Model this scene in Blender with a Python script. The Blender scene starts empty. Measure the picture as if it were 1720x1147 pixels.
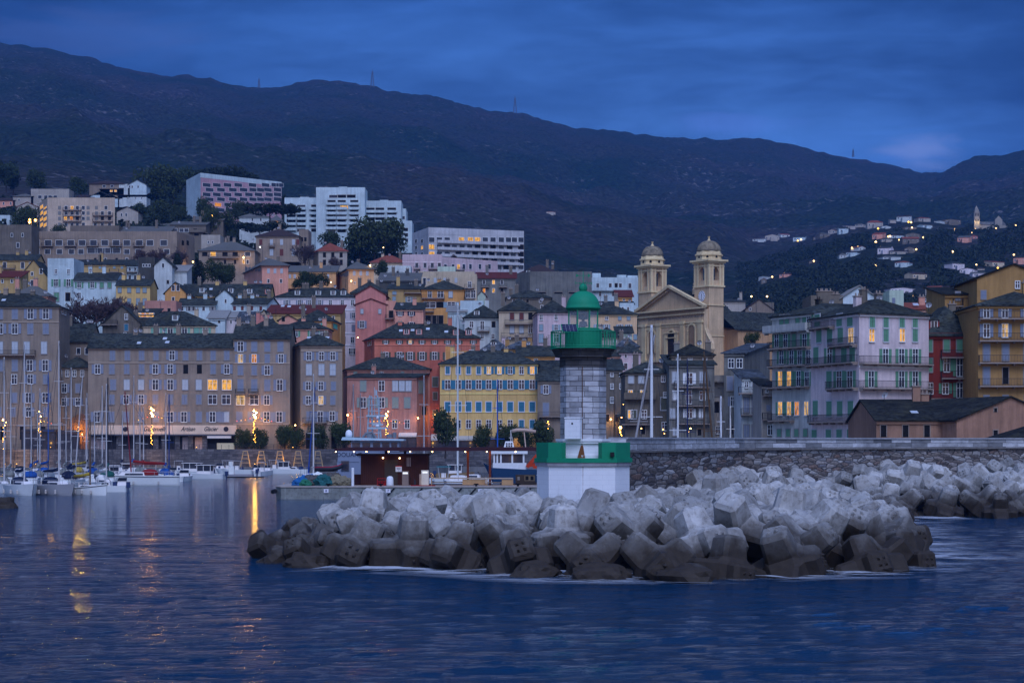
import bpy, bmesh, math, random
from mathutils import Vector, Matrix, noise as mnoise
R = math.radians
SC = bpy.context.scene
COL = SC.collection
FPX = 3500.0; CX = 860.0; HY = 738.0; CAMZ = 7.0     # focal length in photo pixels, principal column, horizon row, eye height

# ---------------------------------------------------------------- camera
cam_data = bpy.data.cameras.new('camera'); cam = bpy.data.objects.new('camera', cam_data); COL.objects.link(cam)
cam.location = (0, 0, CAMZ); cam.rotation_euler = (R(90), 0, 0)
cam_data.sensor_width = 36.0; cam_data.lens = 36.0 * FPX / 1720.0
cam_data.shift_y = (HY - 573.5) / 1720.0
cam_data.clip_start = 1.0; cam_data.clip_end = 60000.0
SC.camera = cam
SC.view_settings.view_transform = 'Standard'; SC.view_settings.look = 'None'
SC.view_settings.gamma = 1.0; SC.view_settings.exposure = 0.0; SC.view_settings.use_curve_mapping = False
SC.cycles.use_denoising = True
SC.cycles.max_bounces = 6; SC.cycles.diffuse_bounces = 3; SC.cycles.volume_bounces = 1
SC.cycles.sample_clamp_indirect = 4.0

# ---------------------------------------------------------------- node helper
class NT:
    def __init__(s, nt): s.nt = nt; s.n = nt.nodes; s.l = nt.links
    def new(s, t, **kw):
        nd = s.n.new(t)
        for k, v in kw.items():
            if k == 'inp':
                for kk, vv in v.items():
                    if isinstance(vv, bpy.types.NodeSocket): s.l.new(vv, nd.inputs[kk])
                    else: nd.inputs[kk].default_value = vv
            else: setattr(nd, k, v)
        return nd
    def math(s, op, a, b=0.0, c=None, clamp=False):
        nd = s.n.new('ShaderNodeMath'); nd.operation = op; nd.use_clamp = clamp
        for i, v in enumerate((a, b) if c is None else (a, b, c)):
            if isinstance(v, bpy.types.NodeSocket): s.l.new(v, nd.inputs[i])
            else: nd.inputs[i].default_value = v
        return nd.outputs[0]
    def mix(s, f, a, b, bt='MIX'):
        nd = s.n.new('ShaderNodeMix'); nd.data_type = 'RGBA'; nd.blend_type = bt
        for i, v in ((0, f), (6, a), (7, b)):
            if isinstance(v, bpy.types.NodeSocket): s.l.new(v, nd.inputs[i])
            else: nd.inputs[i].default_value = v if i == 0 else (v[0], v[1], v[2], 1.0)
        return nd.outputs[2]
    def ramp(s, f, stops, interp='LINEAR'):
        nd = s.n.new('ShaderNodeValToRGB'); nd.color_ramp.interpolation = interp
        e = nd.color_ramp.elements
        while len(e) < len(stops): e.new(0.5)
        for i, (p, c) in enumerate(stops):
            e[i].position = p; e[i].color = (c, c, c, 1) if not hasattr(c, '__len__') else (c[0], c[1], c[2], 1)
        s.l.new(f, nd.inputs[0]); return nd.outputs[0]
    def pos(s, scale=(1, 1, 1)):
        g = s.n.new('ShaderNodeNewGeometry'); m = s.n.new('ShaderNodeMapping'); m.inputs['Scale'].default_value = scale
        s.l.new(g.outputs['Position'], m.inputs[0]); return m.outputs[0]
    def obj(s, scale=(1, 1, 1)):
        g = s.n.new('ShaderNodeTexCoord'); m = s.n.new('ShaderNodeMapping'); m.inputs['Scale'].default_value = scale
        s.l.new(g.outputs['Object'], m.inputs[0]); return m.outputs[0]
    def noise(s, v, scale, detail=4.0, rough=0.55, dist=0.0):
        nd = s.n.new('ShaderNodeTexNoise'); s.l.new(v, nd.inputs['Vector'])
        nd.inputs['Scale'].default_value = scale; nd.inputs['Detail'].default_value = detail
        nd.inputs['Roughness'].default_value = rough; nd.inputs['Distortion'].default_value = dist
        return nd.outputs['Fac']

# ---------------------------------------------------------------- world: dusk sky
W = bpy.data.worlds.new('World'); SC.world = W; W.use_nodes = True
w = NT(W.node_tree); w.n.clear()
SUN_EL, SUN_AZ = R(50), R(172)          # soft light comes from behind the camera, a little from the right
sky = w.new('ShaderNodeTexSky', sky_type='NISHITA', sun_disc=False, sun_elevation=R(8), sun_rotation=SUN_AZ)
sky.air_density = 1.6; sky.dust_density = 0.4; sky.ozone_density = 4.0
tc = w.new('ShaderNodeTexCoord'); sep = w.new('ShaderNodeSeparateXYZ', inp={0: tc.outputs['Generated']})
dz = sep.outputs[2]; dy = sep.outputs[1]; dx = sep.outputs[0]
az = w.math('DIVIDE', dx, w.math('MAXIMUM', dy, 0.05))
cm = w.new('ShaderNodeMapping', inp={0: tc.outputs['Generated']}); cm.inputs['Scale'].default_value = (1.0, 1.0, 4.5)
cn = w.noise(cm.outputs[0], 5.5, 6.0, 0.55, 0.3)
cm2 = w.new('ShaderNodeMapping', inp={0: tc.outputs['Generated']}); cm2.inputs['Scale'].default_value = (3.0, 1.0, 14.0)
cn2 = w.noise(cm2.outputs[0], 6.0, 5.0, 0.55, 0.6)
# cloud deck colours over the hills
front = w.ramp(w.math('MULTIPLY', dz, 3.0, clamp=True),
               [(0.0, (0.044, 0.140, 0.430)), (0.28, (0.056, 0.170, 0.510)), (0.45, (0.080, 0.225, 0.640)), (0.63, (0.034, 0.112, 0.370)), (0.78, (0.010, 0.058, 0.240)), (1.0, (0.003, 0.046, 0.220))])
edge = w.math('MULTIPLY', w.math('ABSOLUTE', w.math('SUBTRACT', az, 0.03)), 3.9, clamp=True)
front = w.mix(w.math('MULTIPLY', w.math('POWER', edge, 1.5), 0.82), front, (0.008, 0.028, 0.105))
cl = w.ramp(cn, [(0.36, 0.58), (0.50, 0.98), (0.64, 1.36)])
cl2 = w.ramp(cn2, [(0.30, 0.86), (0.70, 1.20)])
front = w.mix(1.0, w.mix(1.0, front, cl, 'MULTIPLY'), cl2, 'MULTIPLY')
# low cloud bank resting on the right-hand saddle
def blob(ax, az_, rx, rz):
    a = w.math('DIVIDE', w.math('SUBTRACT', az, ax), rx); b = w.math('DIVIDE', w.math('SUBTRACT', dz, az_), rz)
    r = w.math('SQRT', w.math('ADD', w.math('MULTIPLY', a, a), w.math('MULTIPLY', b, b)))
    r = w.math('ADD', r, w.math('MULTIPLY', w.math('SUBTRACT', cn2, 0.5), 2.2))
    return w.math('SUBTRACT', 1.0, w.math('SMOOTHSTEP', r, 0.35, 1.15)) if False else w.ramp(r, [(0.25, 1.0), (1.0, 0.0)], 'EASE')
front = w.mix(w.math('MULTIPLY', blob(0.196, 0.134, 0.027, 0.011), 0.62), front, (0.24, 0.34, 0.74))
front = w.mix(w.math('MULTIPLY', blob(0.100, 0.149, 0.040, 0.007), 0.45), front, (0.12, 0.25, 0.78))
front = w.mix(w.math('MULTIPLY', blob(-0.205, 0.186, 0.070, 0.014), 0.35), front, (0.085, 0.15, 0.42))
back = w.mix(1.0, w.mix(1.0, sky.outputs[0], (0.060, 0.060, 0.060), 'MULTIPLY'), (1.0, 1.0, 1.12), 'MULTIPLY')
back = w.mix(1.0, back, w.ramp(w.math('ADD', w.math('MULTIPLY', dz, 1.0), 0.0, clamp=True), [(0.0, (0.19, 0.25, 0.48)), (0.25, (0.23, 0.36, 0.76)), (1.0, (0.12, 0.24, 0.68))]), 'ADD')
fb = w.ramp(w.math('ADD', w.math('MULTIPLY', dy, 0.5), 0.5), [(0.42, 0.0), (0.86, 1.0)], 'EASE')
skyc = w.mix(fb, back, front)
bgn = w.new('ShaderNodeBackground', inp={0: skyc, 1: 1.0}); w.l.new(bgn.outputs[0], w.new('ShaderNodeOutputWorld').inputs[0])

sd = bpy.data.lights.new('dusk_sun', 'SUN'); sd.energy = 2.6; sd.angle = R(36); sd.color = (0.58, 0.66, 1.0)
so = bpy.data.objects.new('dusk_sun', sd); COL.objects.link(so)
so.rotation_euler = (R(90) - SUN_EL, 0, R(8))       # shines towards +Y, from behind the camera

# ---------------------------------------------------------------- colour + materials
def lin(c): c = c / 255.0; return c / 12.92 if c <= 0.04045 else ((c + 0.055) / 1.055) ** 2.4
ILL = (0.350, 0.425, 0.770)
HAZE_D = 6.6e-5
def ph(r, g, b, k=1.0):          # base colour of a thing that reads (r,g,b) under this dusk light
    return tuple(min(0.80, max(0.012, k * lin(v) / e)) for v, e in zip((r, g, b), ILL))
def sr(r, g, b): return (lin(r), lin(g), lin(b))
MATS = {}
def mat(key, fn):
    if key not in MATS:
        m = bpy.data.materials.new(key if isinstance(key, str) else '_'.join(str(k) for k in key)); m.use_nodes = True
        t = NT(m.node_tree); b = m.node_tree.nodes['Principled BSDF']; b.inputs['Specular IOR Level'].default_value = .14
        fn(t, b); MATS[key] = m
    return MATS[key]
def setc(t, b, c):
    if isinstance(c, bpy.types.NodeSocket): t.l.new(c, b.inputs['Base Color'])
    else: b.inputs['Base Color'].default_value = (c[0], c[1], c[2], 1)
def bump(t, b, h, strength, dist=0.1):
    nd = t.new('ShaderNodeBump', inp={'Height': h, 'Strength': strength, 'Distance': dist}); t.l.new(nd.outputs[0], b.inputs['Normal'])
def scl(c, k): return tuple(min(0.85, v * k) for v in c)
def q(c): return tuple(round(v, 3) for v in c)
def plain(c, rough=0.6, metal=0.0, var=0.15, scale=3.0):
    def f(t, b):
        n = t.noise(t.pos(), scale, 3.0)
        setc(t, b, t.mix(n, scl(c, 1 - var), scl(c, 1 + var))); b.inputs['Roughness'].default_value = rough; b.inputs['Metallic'].default_value = metal
    return mat(('paint',) + q(c) + (rough, metal, var), f)
def plaster(c, dirt=1.0):
    def f(t, b):
        n1 = t.noise(t.pos((.16, .16, .22)), 1.0, 6.0, 0.6, 0.4)
        n2 = t.noise(t.pos((1.6, 1.6, .13)), 1.0, 4.0, 0.6)
        n3 = t.noise(t.pos(), 2.2, 5.0, 0.65)
        a = t.mix(t.ramp(n1, [(0.30, 0.0), (0.72, 1.0)]), scl(c, 1 - 0.20 * dirt), scl(c, 1.13))
        a = t.mix(1.0, a, t.ramp(n2, [(0.25, 1 - 0.28 * dirt), (0.60, 1.0)]), 'MULTIPLY')
        a = t.mix(t.math('MULTIPLY', t.ramp(n3, [(0.52, 0.0), (0.74, 1.0)]), 0.40 * dirt), a, scl((c[0] * .62, c[1] * .60, c[2] * .60), 1))
        setc(t, b, a); b.inputs['Roughness'].default_value = 0.9
        bump(t, b, n3, 0.25, 0.05)
    return mat(('plaster',) + q(c) + (dirt,), f)
def slate(c):
    def f(t, b):
        g = t.noise(t.pos((.5, .5, .5)), 1.0, 4.0, 0.6)
        v = t.new('ShaderNodeTexVoronoi', inp={'Vector': t.pos((1.6, 1.6, 3.4)), 'Scale': 1.3}).outputs['Color']
        v2 = t.new('ShaderNodeSeparateColor', inp={0: v}).outputs[0]
        a = t.mix(v2, scl(c, 0.30), scl(c, 1.75)); g2 = t.noise(t.pos((.12, .12, .12)), 1.0, 3.0)
        a = t.mix(1.0, a, t.ramp(g2, [(0.35, 0.70), (0.65, 1.25)]), 'MULTIPLY')
        a = t.mix(t.ramp(g, [(0.50, 0.0), (0.72, 0.60)]), a, (0.062, 0.056, 0.030))
        setc(t, b, a); b.inputs['Roughness'].default_value = 0.82
        bump(t, b, v2, 0.6, 0.10)
    return mat(('slate',) + q(c), f)
def tiles(c):
    def f(t, b):
        wv = t.new('ShaderNodeTexWave', inp={'Vector': t.pos(), 'Scale': 1.6, 'Distortion': 0.6, 'Detail': 2.0}).outputs['Fac']
        n = t.noise(t.pos(), 0.7, 5.0)
        a = t.mix(n, scl(c, 0.65), scl(c, 1.30)); a = t.mix(1.0, a, t.ramp(wv, [(0.0, 0.72), (0.5, 1.0)]), 'MULTIPLY')
        setc(t, b, a); b.inputs['Roughness'].default_value = 0.85
    return mat(('tiles',) + q(c), f)
def glass_dark():
    def f(t, b):
        n = t.noise(t.pos(), 0.35, 1.0)
        setc(t, b, t.mix(n, (0.010, 0.012, 0.020), (0.050, 0.055, 0.075))); b.inputs['Roughness'].default_value = 0.12
        b.inputs['Specular IOR Level'].default_value = 0.5
    return mat('dark_glass', f)
def glow(c, s, name='glow'):
    def f(t, b):
        setc(t, b, (0.02, 0.015, 0.01)); b.inputs['Roughness'].default_value = .9; b.inputs['Specular IOR Level'].default_value = 0.1; b.inputs['Emission Color'].default_value = (c[0], c[1], c[2], 1); b.inputs['Emission Strength'].default_value = s
        if name == 'lit_window':
            n = t.noise(t.pos((2.2, 2.2, 0.8)), 1.1, 2.0)
            t.l.new(t.mix(1.0, c, t.ramp(n, [(0.36, 0.35), (0.56, 1.0)]), 'MULTIPLY'), b.inputs['Emission Color'])
    return mat((name,) + q(c) + (s,), f)
LIT = [glow((1.0, 0.50, 0.10), 0.95, 'lit_window'), glow((1.0, 0.36, 0.05), 0.8, 'lit_window'), glow((1.0, 0.62, 0.26), 0.7, 'lit_window')]

# ---------------------------------------------------------------- mesh builder
class MB:
    def __init__(s): s.v = []; s.f = []; s.m = []; s.mats = []; s.mi = 0; s.sm = []; s.smooth = False
    def use(s, m):
        if m not in s.mats: s.mats.append(m)
        s.mi = s.mats.index(m); return s
    def face(s, pts):
        i = len(s.v); s.v += [tuple(p) for p in pts]; s.f.append(tuple(range(i, i + len(pts)))); s.m.append(s.mi); s.sm.append(s.smooth); return s
    def add(s, vs, fs):
        i = len(s.v); s.v += [tuple(p) for p in vs]
        for f in fs: s.f.append(tuple(i + k for k in f)); s.m.append(s.mi); s.sm.append(s.smooth)
        return s
    def box(s, x0, x1, y0, y1, z0, z1, M=None):
        vs = [Vector(p) for p in ((x0, y0, z0), (x1, y0, z0), (x1, y1, z0), (x0, y1, z0), (x0, y0, z1), (x1, y0, z1), (x1, y1, z1), (x0, y1, z1))]
        if M: vs = [M @ p for p in vs]
        s.add(vs, [(0, 3, 2, 1), (4, 5, 6, 7), (0, 1, 5, 4), (1, 2, 6, 5), (2, 3, 7, 6), (3, 0, 4, 7)]); return s
    def beam(s, a, b, wd, ht=None):
        a = Vector(a); b = Vector(b); d = b - a; L = d.length
        if L < 1e-6: return s
        ht = ht or wd; z = Vector((0, 0, 1)); d.normalize()
        x = d.cross(z); x = x.normalized() if x.length > 1e-4 else Vector((1, 0, 0)); y = x.cross(d)
        vs = []
        for p in (a, b):
            for sx, sy in ((-1, -1), (1, -1), (1, 1), (-1, 1)): vs.append(p + x * sx * wd / 2 + y * sy * ht / 2)
        s.add(vs, [(0, 1, 2, 3), (7, 6, 5, 4), (0, 4, 5, 1), (1, 5, 6, 2), (2, 6, 7, 3), (3, 7, 4, 0)]); return s
    def tube(s, pts, r, n=8, r1=None, caps=True):
        pts = [Vector(p) for p in pts]; k = len(pts); vs = []
        for i, p in enumerate(pts):
            d = (pts[min(i + 1, k - 1)] - pts[max(i - 1, 0)]).normalized()
            x = d.cross(Vector((0, 0, 1))); x = x.normalized() if x.length > 1e-3 else Vector((1, 0, 0)); y = x.cross(d)
            rr = r if r1 is None else r + (r1 - r) * i / (k - 1)
            for j in range(n):
                a = 2 * math.pi * j / n; vs.append(p + x * math.cos(a) * rr + y * math.sin(a) * rr)
        fs = [(i * n + j, i * n + (j + 1) % n, (i + 1) * n + (j + 1) % n, (i + 1) * n + j) for i in range(k - 1) for j in range(n)]
        if caps: fs += [tuple(range(n))[::-1], tuple((k - 1) * n + j for j in range(n))]
        s.add(vs, fs); return s
    def lathe(s, prof, n=24, c=(0, 0, 0), ph0=0.0, caps=True):
        vs = []; k = len(prof)
        for r, z in prof:
            for j in range(n):
                a = 2 * math.pi * j / n + ph0; vs.append((c[0] + r * math.cos(a), c[1] + r * math.sin(a), c[2] + z))
        fs = [(i * n + j, i * n + (j + 1) % n, (i + 1) * n + (j + 1) % n, (i + 1) * n + j) for i in range(k - 1) for j in range(n)]
        if caps: fs += [tuple(range(n))[::-1], tuple((k - 1) * n + j for j in range(n))]
        s.add(vs, fs); return s
    def prism(s, poly, z0, z1):
        n = len(poly); s.add([(x, y, z0) for x, y in poly] + [(x, y, z1) for x, y in poly],
              [tuple(range(n))[::-1], tuple(range(n, 2 * n))] + [(i, (i + 1) % n, n + (i + 1) % n, n + i) for i in range(n)]); return s
    def xf(s, M): s.v = [tuple(M @ Vector(p)) for p in s.v]; return s
    def mesh(s, name, m=None):
        me = bpy.data.meshes.new(name); me.from_pydata(s.v, [], s.f)
        if m is not None and not s.mats: me.materials.append(m)
        else:
            for x in s.mats: me.materials.append(x)
            me.polygons.foreach_set('material_index', s.m)
        me.polygons.foreach_set('use_smooth', s.sm); me.update(); return me
    def build(s, name, m=None, parent=None, loc=(0, 0, 0), rz=0.0):
        return link(s.mesh(name, m), name, parent, loc, rz)
def link(me, name, parent=None, loc=(0, 0, 0), rz=0.0, rot=None, scale=None):
    o = bpy.data.objects.new(name, me); COL.objects.link(o); o.location = loc
    if rz: o.rotation_euler = (0, 0, rz)
    if rot is not None: o.rotation_euler = rot
    if scale is not None: o.scale = scale
    if parent is not None: o.parent = parent
    return o
def tag(o, label=None, cat=None, group=None, kind=None):
    if label: o['label'] = label
    if cat: o['category'] = cat
    if group: o['group'] = group
    if kind: o['kind'] = kind
    return o
def thing(name, label, cat, loc=(0, 0, 0), rz=0.0, group=None):
    o = bpy.data.objects.new(name, None); COL.objects.link(o); o.location = loc; o.rotation_euler = (0, 0, rz); o.empty_display_size = 0.3
    return tag(o, label, cat, group)
def copy_tree(o, parent=None):
    c = o.copy(); COL.objects.link(c); c.parent = parent
    for ch in o.children: copy_tree(ch, c)
    return c
def P(px, py, D): return Vector(((px - CX) / FPX * D, D, CAMZ + (HY - py) / FPX * D))
def XW(px, D): return (px - CX) / FPX * D
def ZW(py, D): return CAMZ + (HY - py) / FPX * D
def DW(py, z=0.0): return (CAMZ - z) * FPX / (py - HY)     # distance at which a point of height z shows on row py

# ---------------------------------------------------------------- terrain height field
TK = [   # photo column: [(distance, row)]
 (-1500, [(470, 757), (560, 680), (650, 580), (760, 500), (900, 430), (1250, 350), (2000, 230), (3500, 120), (4600, 60), (6500, 160)]),
 (0,     [(470, 757), (560, 668), (650, 560), (760, 480), (900, 412), (1250, 335), (2000, 255), (3300, 145), (4600, 75), (6500, 160)]),
 (300,   [(470, 757), (560, 668), (650, 570), (760, 490), (900, 425), (1200, 352), (2000, 285), (3300, 190), (4600, 127), (6500, 200)]),
 (440,   [(470, 757), (560, 668), (650, 570), (760, 500), (900, 440), (1200, 370), (2000, 320), (3300, 215), (4600, 147), (6500, 230)]),
 (560,   [(470, 757), (560, 668), (650, 585), (760, 510), (900, 455), (1150, 405), (1600, 400), (3300, 225), (4600, 136), (6500, 230)]),
 (700,   [(470, 757), (560, 670), (650, 595), (760, 520), (900, 475), (1100, 450), (1600, 420), (3300, 250), (4600, 156), (6500, 250)]),
 (860,   [(470, 757), (560, 672), (650, 610), (760, 540), (900, 500), (1100, 480), (1600, 440), (3300, 290), (4600, 187), (6500, 270)]),
 (1000,  [(470, 757), (560, 680), (650, 615), (760, 560), (900, 520), (1100, 510), (1600, 465), (3300, 320), (4600, 214), (6500, 290)]),
 (1120,  [(470, 757), (560, 690), (650, 620), (760, 590), (900, 560), (1100, 550), (1600, 490), (3300, 340), (4600, 226), (6500, 300)]),
 (1200,  [(470, 757), (560, 700), (650, 630), (760, 600), (900, 575), (1150, 540), (1600, 495), (3300, 350), (4600, 232), (6500, 300)]),
 (1260,  [(470, 757), (560, 700), (650, 640), (760, 600), (900, 570), (1150, 525), (1600, 478), (2100, 440), (3300, 350), (4600, 229), (6500, 300)]),
 (1330,  [(470, 757), (560, 700), (650, 640), (760, 600), (900, 570), (1150, 515), (1500, 468), (1900, 428), (2300, 410), (3400, 350), (4600, 243), (6500, 300)]),
 (1400,  [(470, 757), (560, 700), (650, 640), (760, 600), (900, 565), (1150, 505), (1500, 448), (1900, 396), (2400, 392), (3500, 345), (4600, 259), (6500, 310)]),
 (1480,  [(470, 757), (560, 700), (650, 640), (760, 600), (900, 560), (1150, 500), (1500, 430), (1900, 380), (2400, 385), (3500, 340), (4700, 274), (6500, 320)]),
 (1545,  [(470, 757), (560, 700), (650, 640), (760, 600), (900, 555), (1150, 495), (1500, 425), (1900, 375), (2400, 378), (3500, 335), (4800, 289), (6500, 330)]),
 (1640,  [(470, 757), (560, 700), (650, 640), (760, 600), (900, 550), (1150, 490), (1500, 430), (1900, 386), (2400, 384), (3300, 320), (4200, 268), (6500, 340)]),
 (1720,  [(470, 757), (560, 700), (650, 640), (760, 600), (900, 545), (1150, 480), (1500, 430), (1900, 380), (2400, 372), (3300, 300), (4200, 254), (6500, 330)]),
 (3200,  [(470, 757), (560, 700), (650, 640), (760, 600), (900, 540), (1150, 470), (1500, 430), (1900, 380), (2400, 350), (3300, 240), (4200, 170), (6500, 250)]),
]
def _interp(tab, x, k=0):
    if x <= tab[0][0]: return tab[0][1]
    for (a, ya), (b, yb) in zip(tab, tab[1:]):
        if x <= b:
            t = (x - a) / (b - a); return ya + (yb - ya) * t
    return tab[-1][1]
def _prof(tab, D):      # height along a column, interpolated in height
    pts = [(d, ZW(y, d)) for d, y in tab]
    if D <= pts[0][0]: return pts[0][1]
    for (a, za), (b, zb) in zip(pts, pts[1:]):
        if D <= b:
            t = (D - a) / (b - a); return za + (zb - za) * t
    return pts[-1][1]
def terrain(x, y, detail=True):
    px = CX + FPX * x / y
    if px <= TK[0][0]: z = _prof(TK[0][1], y)
    elif px >= TK[-1][0]: z = _prof(TK[-1][1], y)
    else:
        for (a, ta), (b, tb) in zip(TK, TK[1:]):
            if px <= b:
                t = (px - a) / (b - a); t = t * t * (3 - 2 * t) if b - a > 80 else t
                z = _prof(ta, y) * (1 - t) + _prof(tb, y) * t; break
    if detail and y > 620:
        k = max(0.0, min(1.0, (y - 1250) / 1500.0)); k *= 1.0 - 0.92 * max(0.0, min(1.0, (px - 1200) / 60.0)) * max(0.0, min(1.0, (2700 - y) / 400.0)); p = Vector((x, y, 0))
        g = mnoise.fractal(p * 0.0016 + Vector((3.1, 7.7, 0)), 0.9, 2.1, 5)
        h = 1 - abs(mnoise.fractal(p * 0.0030 + Vector((9.1, 1.7, 4)), 0.9, 2.0, 4))
        kk = k * (1 - 0.75 * max(0, min(1, (y - 3600) / 700.0)))
        z += g * 34 * kk + (h - 0.8) * 40 * kk + mnoise.fractal(p * 0.022, 0.8, 2.1, 4) * (1.2 + 7.0 * k)
    return z
def build_terrain():
    cols = [-1500 + i * (3200 + 1500) / 520.0 for i in range(521)]
    ds = []; d = 466.0
    while d < 6500: ds.append(d); d *= 1.0105
    vs = []; nc = len(cols)
    for d in ds:
        for c in cols: x = XW(c, d); vs.append((x, d, terrain(x, d)))
    fs = [(j * nc + i, j * nc + i + 1, (j + 1) * nc + i + 1, (j + 1) * nc + i) for j in range(len(ds) - 1) for i in range(nc - 1)]
    mb = MB(); mb.smooth = True; mb.add(vs, fs)
    def f(t, b):
        p = t.pos()
        big = t.noise(p, 0.0022, 5.0, 0.6, 0.5); med = t.noise(p, 0.012, 6.0, 0.65); sm = t.noise(p, 0.075, 5.0, 0.7)
        bush = t.new('ShaderNodeTexVoronoi', inp={'Vector': p, 'Scale': 0.16}).outputs['Distance']
        a = t.mix(t.ramp(big, [(0.38, 0.0), (0.62, 1.0)]), (0.013, 0.027, 0.014), (0.050, 0.040, 0.040))
        a = t.mix(t.math('MULTIPLY', t.ramp(med, [(0.40, 0.0), (0.66, 1.0)]), 0.65), a, (0.026, 0.034, 0.016))
        a = t.mix(1.0, a, t.ramp(bush, [(0.1, 1.35), (0.8, 0.42)]), 'MULTIPLY')
        rk = t.math('MULTIPLY', t.ramp(t.noise(p, 0.0042, 4.0, 0.6), [(0.47, 0.0), (0.58, 1.0)]), t.ramp(t.noise(p, 0.075, 6.0, 0.72), [(0.57, 0.0), (0.63, 0.85)]))
        a = t.mix(rk, a, t.mix(sm, (0.07, 0.065, 0.07), (0.22, 0.20, 0.20)))
        setc(t, b, a); b.inputs['Roughness'].default_value = 1.0; b.inputs['Specular IOR Level'].default_value = 0.1
        hh = t.math('ADD', t.math('MULTIPLY', sm, 4.0), t.math('MULTIPLY', bush, -2.2)); bump(t, b, hh, 0.9, 2.0)
    tag(mb.build('hills', mat('maquis_hillside', f)), kind='structure')
build_terrain()

# ---------------------------------------------------------------- sea
def build_sea():
    def f(t, b):
        b.inputs['Base Color'].default_value = (0.001, 0.026, 0.065, 1)
        b.inputs['Roughness'].default_value = 0.06; b.inputs['Specular IOR Level'].default_value = 0.5; b.inputs['IOR'].default_value = 1.33
        g = t.n.new('ShaderNodeNewGeometry'); sp = t.new('ShaderNodeSeparateXYZ', inp={0: g.outputs['Position']})
        far = t.ramp(t.math('DIVIDE', sp.outputs[1], 500.0, clamp=True), [(0.10, 1.0), (0.25, 0.9), (0.31, 0.75), (0.40, 0.55), (0.80, 0.26)])
        left = t.ramp(t.math('ADD', t.math('DIVIDE', sp.outputs[0], 60.0), 0.5, clamp=True), [(0.78, 0.0), (0.90, 0.8)])
        n1 = t.noise(t.pos((0.10, 0.26, 1)), 1.0, 3.0, 0.5, 0.3)
        n2 = t.noise(t.pos((0.34, 0.95, 1)), 1.0, 6.0, 0.66, 0.6)
        n3 = t.noise(t.pos((2.2, 4.6, 1)), 1.0, 3.0, 0.6)
        h = t.math('ADD', t.math('MULTIPLY', n1, 0.9), t.math('ADD', t.math('MULTIPLY', n2, 1.15), t.math('MULTIPLY', n3, 0.30)))
        nd = t.new('ShaderNodeBump', inp={'Height': h, 'Distance': 0.34}); t.l.new(t.math('MAXIMUM', far, left), nd.inputs['Strength']); t.l.new(nd.outputs[0], b.inputs['Normal'])
    xs = [-78 + i * .36 for i in range(434)]; ds = []; d = 46.0
    while d < 240: ds.append(d); d += .20 + (d - 46) * .0038
    vs = []; nx = len(xs); X0, X1, D0, D1 = xs[0], xs[-1], ds[0], ds[-1]; nz = mnoise.noise
    for d in ds:
        for x in xs:
            e = min(1.0, (x - X0) / 6, (X1 - x) / 6, (d - D0) / 3, (D1 - d) / 30)
            calm = 1.0 - .93 * max(0.0, min(1.0, (d - 132) / 26.0)) * max(0.0, min(1.0, (26 - x) / 12.0))
            if x > 14 and d > 150: calm = max(calm, .6)
            a = nz(Vector((x * .16, d * .30, 3.7))) * .12; b = (1 - abs(nz(Vector((x * .42 + a, d * .75, 9.1)))) * 2) * .055; c = nz(Vector((x * 1.15, d * 1.7, 1.3))) * .030
            g = .65 + .7 * nz(Vector((x * .03, d * .05, 7.0)))
            vs.append((x, d, (a + (b + c) * g) * e * calm if e > 0 else 0.0))
    mb = MB(); mb.smooth = True; mb.add(vs, [(j*nx+i, j*nx+i+1, (j+1)*nx+i+1, (j+1)*nx+i) for j in range(len(ds) - 1) for i in range(nx - 1)])
    for x0, x1, y0, y1 in ((-3000, 3000, -1500, D0), (-3000, X0, D0, D1), (X1, 3000, D0, D1), (-3000, 3000, D1, 470)): mb.face([(x0, y0, 0), (x1, y0, 0), (x1, y1, 0), (x0, y1, 0)])
    tag(mb.build('sea_water', mat('sea_water', f)), kind='structure')
build_sea()
# ================================================================ houses
rnd = random.Random(7)
WALL = {
 'beige': ph(92, 89, 102), 'beige2': ph(97, 93, 106), 'tan': ph(86, 83, 95), 'cream': ph(130, 127, 138), 'white': ph(125, 140, 178),
 'lilac': ph(132, 126, 164), 'pinkwhite': ph(150, 146, 190), 'pink': ph(120, 92, 106), 'rose': ph(132, 92, 110), 'salmon': ph(142, 108, 120), 'red': ph(114, 66, 72),
 'brick': ph(128, 80, 84), 'yellow': ph(152, 127, 104), 'ochre': ph(108, 90, 72), 'ochre2': ph(136, 106, 80), 'mustard': ph(122, 110, 94), 'grey': ph(78, 84, 104), 'dark': ph(50, 54, 68),
 'stone': ph(74, 74, 86), 'peach': ph(148, 128, 128), 'palegreen': ph(120, 140, 162), 'deepred': ph(84, 36, 42), 'whiteblue': ph(124, 146, 190), 'lite': ph(112, 115, 138),
}
SHUT = {'blue': ph(78, 90, 132), 'pale': ph(112, 126, 168), 'vivid': ph(32, 76, 122), 'green': ph(60, 98, 102), 'dkgreen': ph(24, 74, 62), 'grey': ph(78, 84, 108),
        'teal': ph(76, 116, 132), 'turq': ph(52, 130, 148), 'sky': ph(84, 108, 150), 'navy': ph(28, 34, 62), 'brown': ph(66, 38, 48), 'sage': ph(84, 100, 122), 'white': ph(150, 160, 200), 'dkgrey': ph(52, 58, 66)}
ROOFC = {'slate': ph(28, 34, 44), 'slate2': ph(30, 38, 50), 'dkslate': ph(18, 21, 28), 'red': ph(60, 30, 36), 'tile': ph(84, 48, 52), 'grey': ph(58, 63, 80), 'blue': ph(40, 48, 70), 'brown': ph(38, 33, 44), 'pale': ph(86, 92, 116)}
def roofmat(k): return tiles(ROOFC[k]) if k in ('red', 'tile', 'brown') else (plaster(ROOFC[k], .6) if k in ('pale', 'grey') else slate(ROOFC[k]))
FRAME = plain(ph(160, 165, 200), 0.6, var=.08)
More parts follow.
